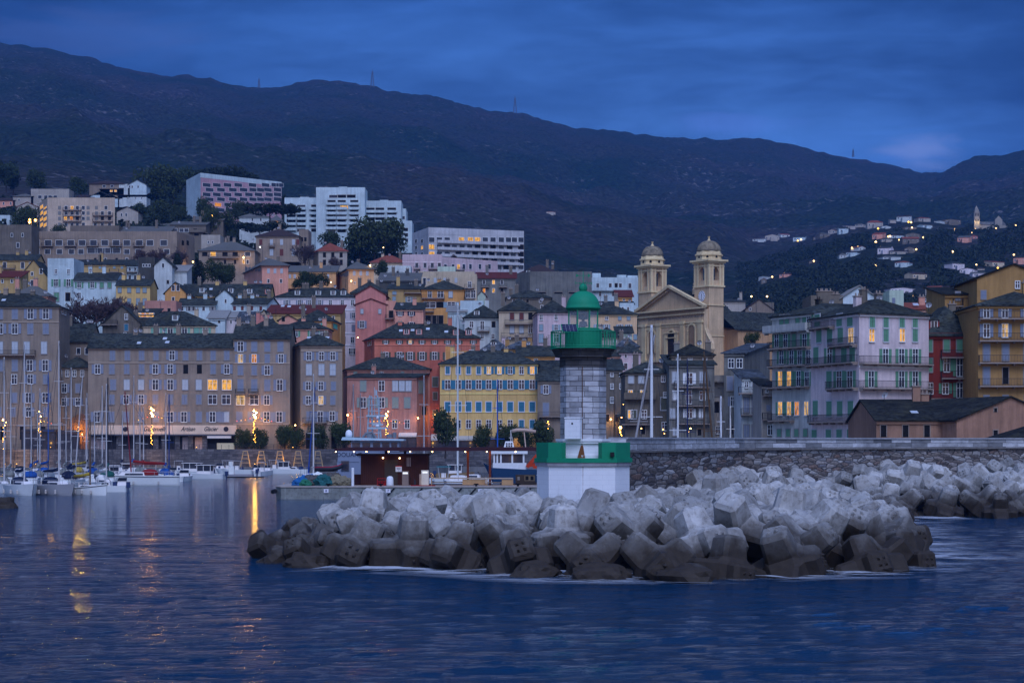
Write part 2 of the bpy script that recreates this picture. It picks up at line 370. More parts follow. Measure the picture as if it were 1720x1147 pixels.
IRON = plain((0.03, 0.03, 0.035), 0.5, var=.1)
SLAB = plaster(ph(96, 94, 112), .8)
_wc = {}
def wmesh(kind, w, h, col=None):
    key = (kind, round(w, 1), round(h, 1), col)
    if key in _wc: return _wc[key]
    w, h = max(.4, round(w, 1)), max(.5, round(h, 1)); m = MB()
    if kind == 'frame':
        m.use(FRAME); b = .09
        m.box(-w/2-b, -w/2, -.10, .05, -b, h+b).box(w/2, w/2+b, -.10, .05, -b, h+b).box(-w/2, w/2, -.10, .05, h, h+b).box(-w/2-.06, w/2+.06, -.20, .05, -b-.05, 0)
        m.box(-.045, .045, -.07, .0, 0, h).box(-w/2, w/2, -.065, .0, h*.62, h*.62+.06)
        r = m.mesh('window_frame')
    elif kind == 'surround':
        m.use(plain(col, .8)); b = .16
        m.box(-w/2-b, -w/2, -.05, .05, -b, h+b).box(w/2, w/2+b, -.05, .05, -b, h+b).box(-w/2, w/2, -.05, .05, h, h+b).box(-w/2-.1, w/2+.1, -.14, .05, -b-.05, 0)
        r = m.mesh('window_surround')
    elif kind == 'pane':
        m.face([(-w/2, -.03, 0), (w/2, -.03, 0), (w/2, -.03, h), (-w/2, -.03, h)]); r = m.mesh('pane', glass_dark())
    elif kind.startswith('lit'):
        m.face([(-w/2, -.03, 0), (w/2, -.03, 0), (w/2, -.03, h), (-w/2, -.03, h)]); r = m.mesh('pane', LIT[int(kind[3])])
    elif kind == 'shutter':
        m.use(plain(SHUT[col], .7)); g = w / 2
        m.box(-g, g, -.075, -.035, 0, h)
        for z in (0.0, h/2 - .06, h - .12): m.box(-g+.01, g-.01, -.10, -.075, z+.01, z + .11)
        r = m.mesh('shutter')
    elif kind == 'lodwin':
        m.use(FRAME); b = .10
        m.box(-w/2-b, -w/2, -.08, .05, -b, h+b).box(w/2, w/2+b, -.08, .05, -b, h+b).box(-w/2, w/2, -.08, .05, h, h+b).box(-w/2, w/2, -.12, .05, -b, 0)
        m.use(LIT[0] if col == 'lit' else LIT[1] if col == 'lit1' else glass_dark()); m.face([(-w/2, -.03, 0), (w/2, -.03, 0), (w/2, -.03, h), (-w/2, -.03, h)])
        r = m.mesh('window')
    elif kind == 'lodshut':
        m.use(plain(SHUT[col], .7)); m.box(-w/2, w/2, -.08, .05, 0, h).box(-.02, .02, -.10, -.08, 0, h); r = m.mesh('window')
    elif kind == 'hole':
        m.use(plain((.012, .011, .012), .9)); m.face([(-w/2, -.03, 0), (w/2, -.03, 0), (w/2, -.03, h), (-w/2, -.03, h)])  # flat near-black face
        m.use(SLAB); m.box(-w/2-.1, -w/2, -.07, .05, 0, h).box(w/2, w/2+.1, -.07, .05, 0, h).box(-w/2-.1, w/2+.1, -.10, .05, h, h+.12); r = m.mesh('dark_opening')
    elif kind == 'chim':
        m.use(plaster(col, 1.0)); m.box(-.5, .5, -.35, .35, -1.2, h).use(SLAB).box(-.6, .6, -.45, .45, h, h+.15)
        for x in (-.28, .28): m.lathe([(.13, h+.15), (.10, h+.55)], 8, (x, 0, 0))
        r = m.mesh('chimney')
    elif kind == 'dormer':
        m.use(plaster(col, .6)); m.box(-.75, .75, -.9, 1.6, -.5, 1.25).use(FRAME).box(-.5, .5, -.95, -.9, -.05, 1.15)
        m.use(glass_dark()).box(-.42, -.04, -.97, -.95, .02, 1.08).box(.04, .42, -.97, -.95, .02, 1.08)
        m.use(roofmat('slate')); m.add([(-.9, -1.1, 1.2), (.9, -1.1, 1.2), (.9, 1.9, 1.35), (-.9, 1.9, 1.35), (0, -1.1, 1.75), (0, 1.9, 1.9)], [(0, 1, 4), (0, 4, 5, 3), (1, 2, 5, 4), (2, 3, 5)])
        r = m.mesh('dormer')
    elif kind == 'dish':
        m.use(plain((.6, .6, .62), .4)); m.lathe([(.02, 0), (.30, .04), (.46, .14)], 12, caps=False).xf(Matrix.Rotation(R(115), 4, 'X')); m.use(IRON).box(-.03, .03, -.03, .03, -1.0, 0); r = m.mesh('satellite_dish')
    elif kind == 'aerial':
        m.use(IRON); m.box(-.03, .03, -.03, .03, -.6, 1.9)
        for i, z in enumerate((1.8, 1.5, 1.2)): m.box(-.5 + .1 * i, .5 - .1 * i, -.02, .02, z, z + .03)
        r = m.mesh('aerial')
    elif kind == 'skylight':
        m.use(plain(ph(120, 135, 180), .3)); m.box(-.45, .45, -.6, .6, .05, .14); r = m.mesh('skylight')
    _wc[key] = r; return r

def facade(root, A, B, rows, cols, sh, lod, ww=None, surround=None, litk=0):
    A = Vector(A); B = Vector(B); u = (B - A); u.z = 0; rz = math.atan2(u.y, u.x); org = Vector(root.location)
    pa = CX + FPX * A.x / A.y; pb = CX + FPX * B.x / B.y; k = u.length / max(1e-3, abs(pb - pa))
    nu = Vector((u.y, -u.x, 0)).normalized()       # outward
    def at(px):
        dx = (px - CX) / FPX; t = (dx * A.y - A.x) / ((B.x - A.x) - dx * (B.y - A.y)); return A + (B - A) * t
    for row in rows:
        parts = row.split(' '); y, h = parts[0].split(':')[:2]; y = float(y); h = float(h); types = parts[1]; cc = cols
        sw = float(parts[0].split(':')[2]) if parts[0].count(':') > 1 else None
        if len(parts) > 2: cc = [float(v) for v in parts[2].split(',')]
        for c, px in zip(types, cc):
            if c == '-': continue
            p = at(px); hm = h / FPX * p.y; wm = (sw or ww or min(h * .56, 9.5)) * k; z = ZW(y, p.y) - hm / 2
            if c in 'dD': hm *= 1.35; z -= .26 * hm
            if c in 'gG': wm *= 1.6
            loc = Vector((p.x, p.y, z)) - org
            if lod:
                kind, col = ('lodwin', None)
                if c in 'lL': col = 'lit' if (int(px) % 3) else 'lit1'
                elif c in 'cw': kind, col = 'lodshut', ('pale' if c == 'w' else sh)
                elif c == 'b': kind, col = 'hole', None
                link(wmesh(kind, wm, hm, col), 'window' if c != 'b' else 'dark_opening', root, loc, rz)
                if c == 'o' and lod == 1:
                    for s in (-1, 1):
                        link(wmesh('shutter', wm * .5, hm, sh), 'shutter', root, loc + Vector((u.x, u.y, 0)).normalized() * s * (wm * .78 + .1), rz)
                continue
            if c == 'b': link(wmesh('hole', wm, hm), 'dark_opening', root, loc, rz); continue
            if c == 'w' or c == 'c':
                f = link(wmesh('surround', wm, hm, q(surround or (.27, .25, .235))), 'window', root, loc, rz)
                for s in (-1, 1): link(wmesh('shutter', wm / 2 - .02, hm, 'pale' if c == 'w' else sh), 'shutter', f, (s * wm / 4, 0, 0))
                continue
            f = link(wmesh('frame', wm, hm), 'window', root, loc, rz)
            link(wmesh('lit%d' % ((int(px) + litk) % 3) if c in 'lLG' else 'pane', wm, hm), 'pane', f)
            if c in 'olD':
                for s in (-1, 1): link(wmesh('shutter', wm * .52, hm, sh), 'shutter', f, (s * (wm * .78 + .12), 0, 0))

def balcony(root, A, B, px0, px1, yf, sty='i', dep=1.0, hgt=1.0, M=None):
    A = Vector(A); B = Vector(B); u = (B - A); u.z = 0; org = Vector(root.location); n = Vector((u.y, -u.x, 0)).normalized(); uu = u.normalized()
    def at(px):
        dx = (px - CX) / FPX; t = (dx * A.y - A.x) / ((B.x - A.x) - dx * (B.y - A.y)); return A + (B - A) * t
    p0 = at(px0); p1 = at(px1); z = ZW(yf, (p0.y + p1.y) / 2); L = (p1 - p0).length; rz = math.atan2(u.y, u.x)
    m = MB(); m.box(0, L, -dep, .0, -.18, 0)
    for i in range(max(2, int(L / 2.2)) + 1): x = .12 + (L - .24) * i / max(2, int(L / 2.2)); m.box(x-.08, x+.08, -dep*.75, 0, -.42, -.18)
    loc = Vector((p0.x, p0.y, z)) - org
    b = m.build('balcony', M or SLAB, root, loc, rz); r = MB()
    if sty == 'i':
        for (x0, y0, x1, y1) in ((0, -dep+.04, L, -dep+.04), (.02, -dep+.04, .02, 0), (L-.02, -dep+.04, L-.02, 0)):
            r.beam((x0, y0, hgt), (x1, y1, hgt), .06); r.beam((x0, y0, .12), (x1, y1, .12), .04)
            ln = math.hypot(x1-x0, y1-y0); k = max(2, int(ln / .21))
            for i in range(k + 1): t = i / k; r.box(x0+(x1-x0)*t-.016, x0+(x1-x0)*t+.016, y0+(y1-y0)*t-.016, y0+(y1-y0)*t+.016, 0, hgt)
        r.build('railing', IRON, b)
    else:
        r.box(0, L, -dep-.04, -dep+.06, 0.003, hgt).box(-.04, .06, -dep+.06, 0, 0.003, hgt).box(L-.06, L+.04, -dep+.06, 0, 0.003, hgt); r.build('parapet', M or SLAB, b)

MAPD = True
def TD(d): return 460 + (d - 350) * 1.25 if MAPD else d
HOUSES = {}
def H(label, a, b, ye, wall, rows=(), cols=(), dp=12, roof='h', yr=None, rc='slate', br=None, bl=None, yb=None, cat='house', sh='blue',
      ch=(), bands=(), side=None, balc=(), lod=0, group=None, cornice=True, dorm=(), oh=.5, name='town_house', dishes=0, ww=None, surround=None, roofname='roof', dirt=1.0, sky=0):
    FL = Vector((XW(a[0], TD(a[1])), TD(a[1]), 0)); FR = Vector((XW(b[0], TD(b[1])), TD(b[1]), 0))
    if bl is not None: bv = Vector((XW(bl, FL.y + dp), FL.y + dp, 0)) - FL
    elif br is not None: bv = Vector((XW(br, FR.y + dp), FR.y + dp, 0)) - FR
    else: u = (FR - FL).normalized(); bv = Vector((-u.y, u.x, 0)) * dp
    BL = FL + bv; BR = FR + bv; ze = ZW(ye, (FL.y + FR.y) / 2)
    if yb is not None: zb = ZW(yb, FL.y)
    else: zb = min(terrain(p.x, max(p.y, 470), False) for p in (FL, FR, BL, BR)) - 4.0
    zb = min(zb, ze - 3)
    cen = (FL + BR) / 2; root = thing(name, label, cat, (cen.x, cen.y, zb), 0, group); org = Vector(root.location); T = Matrix.Translation(-org)
    wm_ = plaster(WALL[wall] if isinstance(wall, str) else wall, dirt); W_ = (FR - FL).length; Dp = bv.length
    midY = (FL.y + FR.y + BL.y + BR.y) / 4
    zr = ZW(yr, (midY if roof in 'hge' else BL.y)) if yr is not None else ze + (0.28 * min(W_, Dp) if roof != 'f' else .6)
    zr = max(zr, ze + .3)
    m = MB(); c4 = [FL, FR, BR, BL]
    def V(p, z): return Vector((p.x, p.y, z))
    def QP(s, t, z): p = FL + (FR - FL) * s + bv * t; return Vector((p.x, p.y, z))
    top = [ze] * 4
    if roof == 's': top = [ze, ze, zr, zr]
    for i in range(4):
        j = (i + 1) % 4; m.face([V(c4[i], zb), V(c4[j], zb), V(c4[j], top[j]), V(c4[i], top[i])])
    if roof == 'g':
        for s in (0, 1): m.face([QP(s, 0, ze), QP(s, .5, zr), QP(s, 1, ze)])
    if roof == 'e':
        for t in (0, 1): m.face([QP(0, t, ze), QP(.5, t, zr), QP(1, t, ze)])
    if roof == 'f': m.face([V(p, ze) for p in c4])
    m.xf(T); m.build('wall', wm_, root)
    # roof
    rm = MB(); os_ = oh / W_; ot = oh / Dp; th = .18
    def slab(pts):
        up = [p + Vector((0, 0, th)) for p in pts]; n = len(pts); rm.face(up); rm.face([p for p in pts][::-1])
        for i in range(n): rm.face([pts[i], pts[(i+1) % n], up[(i+1) % n], up[i]])
    sl = (zr - ze) * 2 * ot
    if roof == 'h':
        r = min(.47, .5 * Dp / W_ * .9); zl = ze - .12
        if W_ < Dp: r = .49
        t0, t1 = (.5, .5) if W_ >= Dp * .9 else (.32, .68)
        a0, a1, a2, a3 = QP(-os_, -ot, zl), QP(1+os_, -ot, zl), QP(1+os_, 1+ot, zl), QP(-os_, 1+ot, zl)
        if t0 == t1: k0, k1 = QP(r, .5, zr), QP(1-r, .5, zr); slab([a0, a1, k1, k0]); slab([a2, a3, k0, k1]); slab([a3, a0, k0]); slab([a1, a2, k1])
        else: k0, k1 = QP(.5, t0, zr), QP(.5, t1, zr); slab([a0, a1, k0]); slab([a1, a2, k1, k0]); slab([a2, a3, k1]); slab([a3, a0, k0, k1])
    elif roof == 'g':
        s2 = os_ * .6; k0, k1 = QP(-s2, .5, zr+.02), QP(1+s2, .5, zr+.02)
        slab([QP(-s2, -ot, ze-sl*.8), QP(1+s2, -ot, ze-sl*.8), k1, k0]); slab([QP(1+s2, 1+ot, ze-sl*.8), QP(-s2, 1+ot, ze-sl*.8), k0, k1])
    elif roof == 'e':
        t2 = ot * .6; sl2 = (zr - ze) * 2 * os_; k0, k1 = QP(.5, -t2, zr+.02), QP(.5, 1+t2, zr+.02)
        slab([QP(-os_, -t2, ze-sl2*.8), k0, k1, QP(-os_, 1+t2, ze-sl2*.8)][::-1]); slab([QP(1+os_, -t2, ze-sl2*.8), QP(1+os_, 1+t2, ze-sl2*.8), k1, k0])
    elif roof == 's':
        slab([QP(-os_, -ot, ze-.05), QP(1+os_, -ot, ze-.05), QP(1+os_, 1, zr), QP(-os_, 1, zr)])
    elif roof == 'f':
        e = .35 / W_; e2 = .35 / Dp; zp = zr
        for (s0, s1, q0, q1) in ((0, 1, 0, e2), (0, 1, 1-e2, 1), (0, e, e2, 1-e2), (1-e, 1, e2, 1-e2)):
            pts = [QP(s0-(.002 if s0 == 0 else 0), q0-(.003 if q0 == 0 else 0), ze+.003), QP(s1, q0, ze+.003), QP(s1, q1, ze+.003), QP(s0, q1, ze+.003)]
            up = [Vector((p.x, p.y, zp)) for p in pts]; rm.face(up)
            for i in range(4): rm.face([pts[i], pts[(i+1) % 4], up[(i+1) % 4], up[i]])
        rm.xf(T); ro = rm.build('parapet', wm_, root)
    if roof != 'f': rm.xf(T); ro = rm.build('roof', roofmat(rc), root)
    rzf = math.atan2((FR - FL).y, (FR - FL).x); ra = random.Random(int(a[0] * 17 + ye * 13))
    if not ch and roof in 'hgs' and lod < 2 and name == 'town_house' and W_ > 5: ch = tuple(a[0] + (b[0] - a[0]) * ra.uniform(.15, .85) for _ in range(1 + int(W_ / 9)))
    if not dishes and roof in 'hgs' and lod < 2 and name == 'town_house' and W_ > 5: dishes = 1 + int(W_ / 12)
    def sof(px, t):      # share along the front for a photo column at depth share t
        A = FL + bv * t; B = FR + bv * t; dx = (px - CX) / FPX; return (dx * A.y - A.x) / ((B.x - A.x) - dx * (B.y - A.y))
    for i, c in enumerate(ch):
        t = .46 if roof in 'hg' else .6; s = min(.96, max(.04, sof(c, t))); zz = (zr - (0.5 if roof == 'h' else .2)) if roof in 'hgs' else (ze + .2 if roof == 'f' else ze + (zr-ze)*(1-abs(s-.5)*2))
        link(wmesh('chim', 1, 1.0 + .5 * ((i * 7 + int(c)) % 3), q(WALL['stone'] if (i + int(c)) % 2 else WALL[wall] if isinstance(wall, str) else wall)), 'chimney', ro, QP(s, t, zz) - org, rzf)
    for d in dorm:
        px, y = d[:2]; t = .25; z = ZW(y, FL.y + bv.y * .2) - .6; t = max(.05, min(.45, .5 * (z - ze) / (zr - ze))); s = sof(px, t)
        link(wmesh('dormer', 1, 1, q(WALL[d[2] if len(d) > 2 else 'white'])), 'dormer', ro, QP(s, t, z) - org, rzf)
    rr = random.Random(int(a[0] * 31 + ye * 7))
    for i in range(dishes):
        k = ('dish', 'aerial', 'dish', 'aerial')[i % 4]; s = rr.uniform(.08, .92); t = .42
        zz = {'h': zr - .3, 'g': zr, 's': ze + (zr - ze) * .42, 'e': ze + (zr-ze)*(1-abs(s-.5)*2), 'f': ze}[roof]
        link(wmesh(k, 1, 1), {'dish': 'satellite_dish', 'aerial': 'aerial'}[k], ro, QP(s, t, zz + .8) - org, rr.uniform(-.5, .5))
    for i in range(sky):
        s = rr.uniform(.15, .85); t = rr.uniform(.12, .38); zz = ze + (zr - ze) * t * 2 + .12; sp = math.atan2((zr - ze), Dp / 2)
        link(wmesh('skylight', 1, 1), 'skylight', ro, QP(s, t, zz) - org, rot=(sp, 0, rzf))
    if cornice and roof in 'hgs' and lod < 2:
        cmb = MB(); hc = .45; u = (FR - FL).normalized(); n = Vector((u.y, -u.x, 0)); vb = bv.normalized()
        def strip(p, qq, nn, dpt, z0, z1): pts = [p, qq, qq + nn * dpt, p + nn * dpt]; cmb.add([V(x, z0) for x in pts] + [V(x, z1) for x in pts], [(3, 2, 1, 0), (4, 5, 6, 7), (0, 1, 5, 4), (1, 2, 6, 5), (2, 3, 7, 6), (3, 0, 4, 7)])
        strip(FL, FR, n, .22, ze - hc, ze - .14)
        if roof == 'h': strip(FR, BR, u, .22, ze - hc, ze - .14); strip(BL, FL, -u, .22, ze - hc, ze - .14)
        cmb.xf(T); cmb.build('cornice', plaster(scl(WALL[wall] if isinstance(wall, str) else wall, 1.2), .6), root)
    if bands:
        cmb = MB(); u = (FR - FL).normalized(); n = Vector((u.y, -u.x, 0))
        for y in bands:
            z = ZW(y, (FL.y + FR.y) / 2); pts = [FL, FR, FR + n * .12, FL + n * .12]
            cmb.add([V(x, z - .14) for x in pts] + [V(x, z + .14) for x in pts], [(3, 2, 1, 0), (4, 5, 6, 7), (0, 1, 5, 4), (1, 2, 6, 5), (2, 3, 7, 6), (3, 0, 4, 7)])
        cmb.xf(T); cmb.build('string_course', plaster(scl(WALL[wall] if isinstance(wall, str) else wall, 1.25), .4), root)
    if rows: facade(root, FL, FR, rows, cols, sh, lod, ww, surround)
    if side:
        w_, rws, cls = side[:3]; s_sh = side[3] if len(side) > 3 else sh
        if w_ == 'L': facade(root, BL, FL, rws, cls, s_sh, lod, ww, surround)
        else: facade(root, FR, BR, rws, cls, s_sh, lod, ww, surround)
    for bb in balc:
        px0, px1, yf = bb[:3]; sty = bb[3] if len(bb) > 3 else 'i'; fc = bb[4] if len(bb) > 4 else 'F'
        A, B = (FL, FR) if fc == 'F' else ((BL, FL) if fc == 'L' else (FR, BR))
        balcony(root, A, B, px0, px1, yf, sty, 1.0, 1.0, wm_ if sty == 's' else None)
    HOUSES[label] = dict(root=root, FL=FL, FR=FR, BL=BL, BR=BR, ze=ze, zb=zb, zr=zr, T=T)
    return root
# ================================================================ the town (distances in "plan" units, see TD)
MAPD = True
# ---- quay front, left to right
H('greyish beige quay house at the left edge with blue shutters and a balcony', (-75, 350), (99, 350), 515, 'beige',
  ['527:17 ccoo 0,25,51,77', '552:17 oocc 0,25,51,77', '584:20 wwww 0,25,45,74', '614:18 cccoo -28,0,25,50,76', '637:15 -noc -30,24,51,77', '668:16 cc-oo -28,24,25,48,76', '692:15 ccoc -2,22,48,77', '727:22 bbbb -30,5,38,72'],
  [], dp=15, yr=494, br=117, ch=(10, 30, 55), sh='blue', bands=(541, 714), balc=((-60, 60, 596),), side=('R', ['522:12 n 107'], []), dishes=3, sky=1)
H('narrow low beige house with an arched lit passage between two tall quay houses', (99, 353), (148, 353), 617, 'tan',
  ['627:10 nnnn 101,113,125,138', '652:14 oc 108,131', '675:13 oo 108,131'], [], dp=10, roof='h', yr=601, sh='blue', lod=0)
H('long beige quay house over the ice cream parlour front', (148, 350), (392, 350), 584, 'beige',
  ['597:15 cccco-cccc 189,214,238,262,289,300,312,335,358,381', '620:15 occcoobbco 164,188,213,238,261,286,312,335,358,381', '646:17 cwwoowwGGg 190,213,237,261,286,311,334,357,381,404',
   '671:15 cooccccggGg 188,212,237,261,286,310,334,357,380,404,424', '700:17 occccoocowc 163,187,212,237,262,286,309,334,357,380,372'], [], dp=14, roof='g', yr=561, ch=(228, 262, 300, 345), sh='blue', bands=(609,), dishes=5, sky=3)
H('taller beige quay house with two lit windows joined to the long parlour house', (392, 349.8), (487, 350), 569, 'beige2',
  ['582:16 occc 404,427,449,471', '602:14 llco 404,427,449,472', '622:15 cco 404,427,449', '647:18 ccco 404,427,449,470', '672:15 Gg-o 404,427,430,448', '700:17 ccoo 402,421,448,469'], [], dp=14, roof='g', yr=546, ch=(425, 447, 374), sh='blue', bands=(610, 712), dishes=2,
  balc=((396, 412, 661), (418, 434, 661)))
H('narrow beige quay house standing apart with pale shutters and a white ground floor', (505, 350), (575, 350), 580, 'beige2',
  ['598:14 ooo 519,540,559', '621:18 www 519,540,559', '648:14 ooc 518,539,560', '672:14 olc 518,539,559', '699:15 cDo 519,538,558', '740:26 bbb 518,540,561'], [], dp=13, roof='h', yr=563, bl=487, ch=(527, 548), sh='blue', bands=(589, 712), balc=((509, 550, 709),), sky=2)
# ---- behind the quay front
H('pink house with a stuccoed attic block behind the low pink quay house', (583, 358), (722, 358), 620, 'pink', ['626:8 cnc 597,641,676'], [], dp=16, yr=601, bl=576, sh='sage', ch=(643,), rc='slate')
H('low pink quay house with stained walls and grey panelled windows', (583, 350), (700, 350), 634, 'pink',
  ['648:17 cn-www 610,641,650,664,675,686', '676:17 oocc 610,641,664,684', '712:14 nn 663,684', '742:16 bbg 600,625,684'], [], dp=13, roof='s', yr=626, br=724, sh='sage', ch=(628,), side=('R', ['650:20 c 708', '690:14 b 712'], []), dirt=1.6)
H('tall red wall strip with closed shutters between pink and yellow houses', (722, 358), (741, 358), 612, 'red', ['641:16 c 731', '665:12 c 731', '695:12 c 731'], [], dp=16, roof='f', yr=609, sh='dkgrey')
H('long yellow quay house with blue shutters and white window surrounds', (739, 350), (903, 350), 611, 'yellow',
  ['622:12 ccccllonl 752,770,787,804,821,839,857,876,894', '646:15 ooooooooo 752,770,787,804,821,839,857,876,894', '683:16 ccccccccc 752,770,787,804,821,839,857,876,894', '712:14 nnnnnnncc 752,770,787,804,821,839,857,876,894'], [], dp=14, yr=590, sh='vivid', bands=(692, 661), ch=(760, 828, 850), cornice=True, surround=(.62, .62, .66))
H('beige house with two plain windows beside the yellow quay house', (903, 347), (990, 347), 640, 'tan', ['654:14 oo 917,960', '688:22 cc 917,960', '725:16 bb 917,960'], [], dp=13, roof='s', yr=606, sh='blue', balc=((905, 948, 699),))
H('ochre attic house with tall chimneys above the yellow quay house', (748, 364), (802, 364), 596, 'ochre2', ['595:13 n 792'], [], dp=9, roof='f', yr=592, ch=(752, 770, 795))
H('yellow gabled house stepping up behind the right end of the yellow quay house', (868, 362), (932, 362), 598, 'ochre2', ['607:9 nn 884,900'], [], dp=13, roof='g', yr=582, ch=(880, 916), dishes=2)
H('weathered beige house rising behind the lighthouse tower', (1012, 350), (1046, 350), 622, 'stone', ['628:8 nn 1028,1043', '649:8 nn 1028,1043', '672:9 n 1028', '702:12 bb 1020,1036'], [], dp=14, roof='s', yr=604, dirt=1.8)
H('low dark roofed quay building behind the lighthouse terrace', (1040, 348), (1062, 348), 700, 'dark', ['722:16 b 1050'], [], dp=12, roof='s', yr=686)
# ---- tier 2
H('empty roofed house in the gap right of the left edge house', (99, 366), (152, 366), 573, 'tan', ['590:10 nn 132,146'], [], dp=12, roof='g', yr=545, ch=(106, 118), dishes=3, lod=1)
H('cream house with teal shutters above the long parlour house', (241, 390), (362, 390), 547, 'cream', ['554:15 ooooc 263,286,310,345,330'], [], dp=13, yr=524, roof='h', sh='teal', ch=(330,), dorm=((295, 533),), dishes=2, bl=225)
H('bright skylit attic roof on the left of the cream house', (226, 400), (262, 400), 530, 'dark', ['529:7:8 GGG 236,244,252'], [], dp=9, roof='s', yr=519, cornice=False)
H('rough timber and stone house with one blue shutter', (172, 392), (238, 392), 545, 'stone', ['532:9 n 212', '550:11 c 212', '562:7 n 210'], [], dp=11, roof='e', yr=516, sh='vivid', balc=((170, 198, 545),), dirt=1.8, ch=(228,), dishes=2)
H('flat pink roof terrace house left of the white gabled row', (243, 408), (296, 408), 512, 'pink', ['522:8 bb 263,284'], [], dp=9, roof='f', yr=509, ch=(270,), lod=1)
H('white row house with small brown windows and grey shutters', (300, 430), (362, 430), 512, 'whiteblue', ['518:8 nonno 306,318,325,342,357'], [], dp=9, roof='g', yr=502, sh='grey', ch=(318, 345), lod=1)
H('white stepped gable house between two dark roofed white rows', (362, 432), (392, 432), 500, 'whiteblue', ['506:6 n 379'], [], dp=10, roof='e', yr=489, lod=1, ch=(372,))
H('white row house under a dark slate roof with four brown windows', (390, 425), (448, 425), 511, 'whiteblue', ['517:8 cccc 394,407,423,438'], [], dp=12, roof='g', yr=501, sh='brown', br=470, lod=1, ch=(402, 412, 424, 452))
H('low white shed roof house above the cream house', (350, 404), (378, 404), 535, 'whiteblue', ['540:5 b 368'], [], dp=8, roof='s', yr=522, rc='pale', lod=1)
H('small pink attic with dark door beside a white shed roof', (377, 406), (398, 406), 534, 'pinkwhite', ['541:5 n 388'], [], dp=6, roof='s', yr=524, rc='pale', lod=1)
H('low house with blue grey sheet roof behind green neon lights', (398, 402), (440, 402), 540, 'lite', ['543:4 nn 408,425'], [], dp=9, roof='s', yr=524, rc='blue', lod=1, ch=(418,), dishes=4)
H('cream gable house at the left end of the long red roof', (434, 404), (452, 404), 534, 'cream', ['532:5 n 440'], [], dp=12, roof='e', yr=523, lod=1)
H('olive yellow house under a long dark red roof', (447, 412), (572, 412), 527, 'mustard', ['534:6 n 560'], [], dp=15, roof='s', yr=513, rc='red', lod=1, sky=3, ch=(527,))
H('ochre house with turquoise shutters and white eaves', (500, 398), (557, 398), 539, 'ochre2', ['545:9 o 536', '560:8 o 536'], [], dp=14, yr=522, sh='turq', br=571, side=('R', ['546:12 c 563'], []), rc='slate')
H('small salmon attic gable in front of the ochre house', (468, 392), (500, 392), 538, 'salmon', ['536:8 b 476'], [], dp=8, roof='e', yr=531, lod=1)
H('slate roofed house with many chimneys left of the salmon gable', (428, 388), (470, 388), 549, 'rose', [], [], dp=10, yr=536, ch=(434, 441, 452), dishes=4, lod=1)
H('pink house with green shutters behind the tall beige quay house', (467, 382), (551, 382), 552, 'salmon', ['560:11 cooo 481,497,524,541'], [], dp=11, yr=539, sh='green', ch=(510, 545), rc='slate')
H('long pale pink house with dormers and a sunless tall right wing', (462, 440), (597, 440), 499, 'pinkwhite', ['509:9 oooonnn 482,503,520,537,555,575,592', '530:9 o-oo 482,483,575,594', '551:9 -c-cc 482,483,575,577,594', '571:10 -Lcn 482,571,577,592', '590:10 nnn 577,589,594'],
  [], dp=15, roof='h', yr=484, sh='blue', dorm=((500, 492), (535, 492), (560, 492), (577, 492)), bands=(502, 521, 541, 560, 580), yb=640)
H('dusty rose gabled house high above the red quay tenement', (597, 432), (648, 432), 496, 'rose', ['522:7 ww 608,638'], [], dp=14, roof='e', yr=484, rc='red')
H('brighter rose house with blue shutters under the tall rose gable', (597, 424), (649, 424), 512, 'rose', ['523:7 ww 608,638', '545:12 o 608'], [], dp=9, roof='e', yr=504, sh='blue', rc='red')
H('thin pink house with a small iron balcony right of the rose gables', (648, 424), (665, 424), 512, 'salmon', ['528:12 b 657'], [], dp=9, roof='f', yr=509, balc=((647, 662, 535),))
H('salmon house with dark blue shutters under a flat slate roof', (664, 412), (711, 412), 520, 'salmon', ['525:10 oo 672,691', '546:10 oo 672,691'], [], dp=12, roof='s', yr=509, sh='navy')
H('pale yellow house with blue shutters above the salmon house', (652, 450), (709, 450), 486, 'mustard', ['490:9 c-c 662,664,663', '503:9 co 662,687'], [], dp=12, roof='s', yr=478, sh='sky', balc=((679, 708, 492),))
H('orange ochre house with glazed gallery and dark arched openings', (708, 440), (782, 440), 486, 'ochre2', ['494:11 wgn 757,740,722', '512:10:12 gb-o 722,739,740,758', '537:14:11 bbb 720,739,730'], [], dp=14, roof='h', yr=473, sh='sky', ch=(738, 752), balc=((708, 747, 501), (708, 729, 523)), rc='slate')
H('narrow cream balcony house on the right of the orange ochre house', (780, 440), (801, 440), 470, 'cream', ['478:10 n 789', '494:12 nn 786,795', '513:10 n 789'], [], dp=12, roof='f', yr=466, balc=((780, 797, 484), (780, 797, 503)))
H('long brick red house with grey shutters and four dormers', (629, 388), (806, 388), 568, 'brick', ['573:9 oolooooo 648,671,689,709,730,752,771,795', '598:13 ooooool 648,671,689,709,730,752,770'],
  [], dp=14, yr=545, bl=612, sh='dkgrey', dorm=((683, 557, 'rose'), (704, 557, 'rose'), (766, 558, 'rose'), (787, 558, 'rose')), ch=(672, 716, 756), bands=(579,), sky=4, side=('L', ['575:10 n 621'], []), yb=640)
H('white house with a small central iron balcony', (780, 408), (843, 408), 534, 'white', ['545:10 ndb 792,810,829', '565:8 nn 810,828'], [], dp=12, yr=514, balc=((802, 822, 556),), dorm=((801, 526),), rc='slate', ch=(818,))
H('patched blue white wall house left of the white balcony house', (752, 414), (782, 414), 524, 'whiteblue', ['533:6 n 775'], [], dp=10, roof='s', yr=514, rc='pale', dirt=1.8)
H('white rooftop cabin on top of the patched blue white house', (773, 416), (812, 416), 511, 'whiteblue', [], [], dp=7, roof='f', yr=508, yb=521, lod=1)
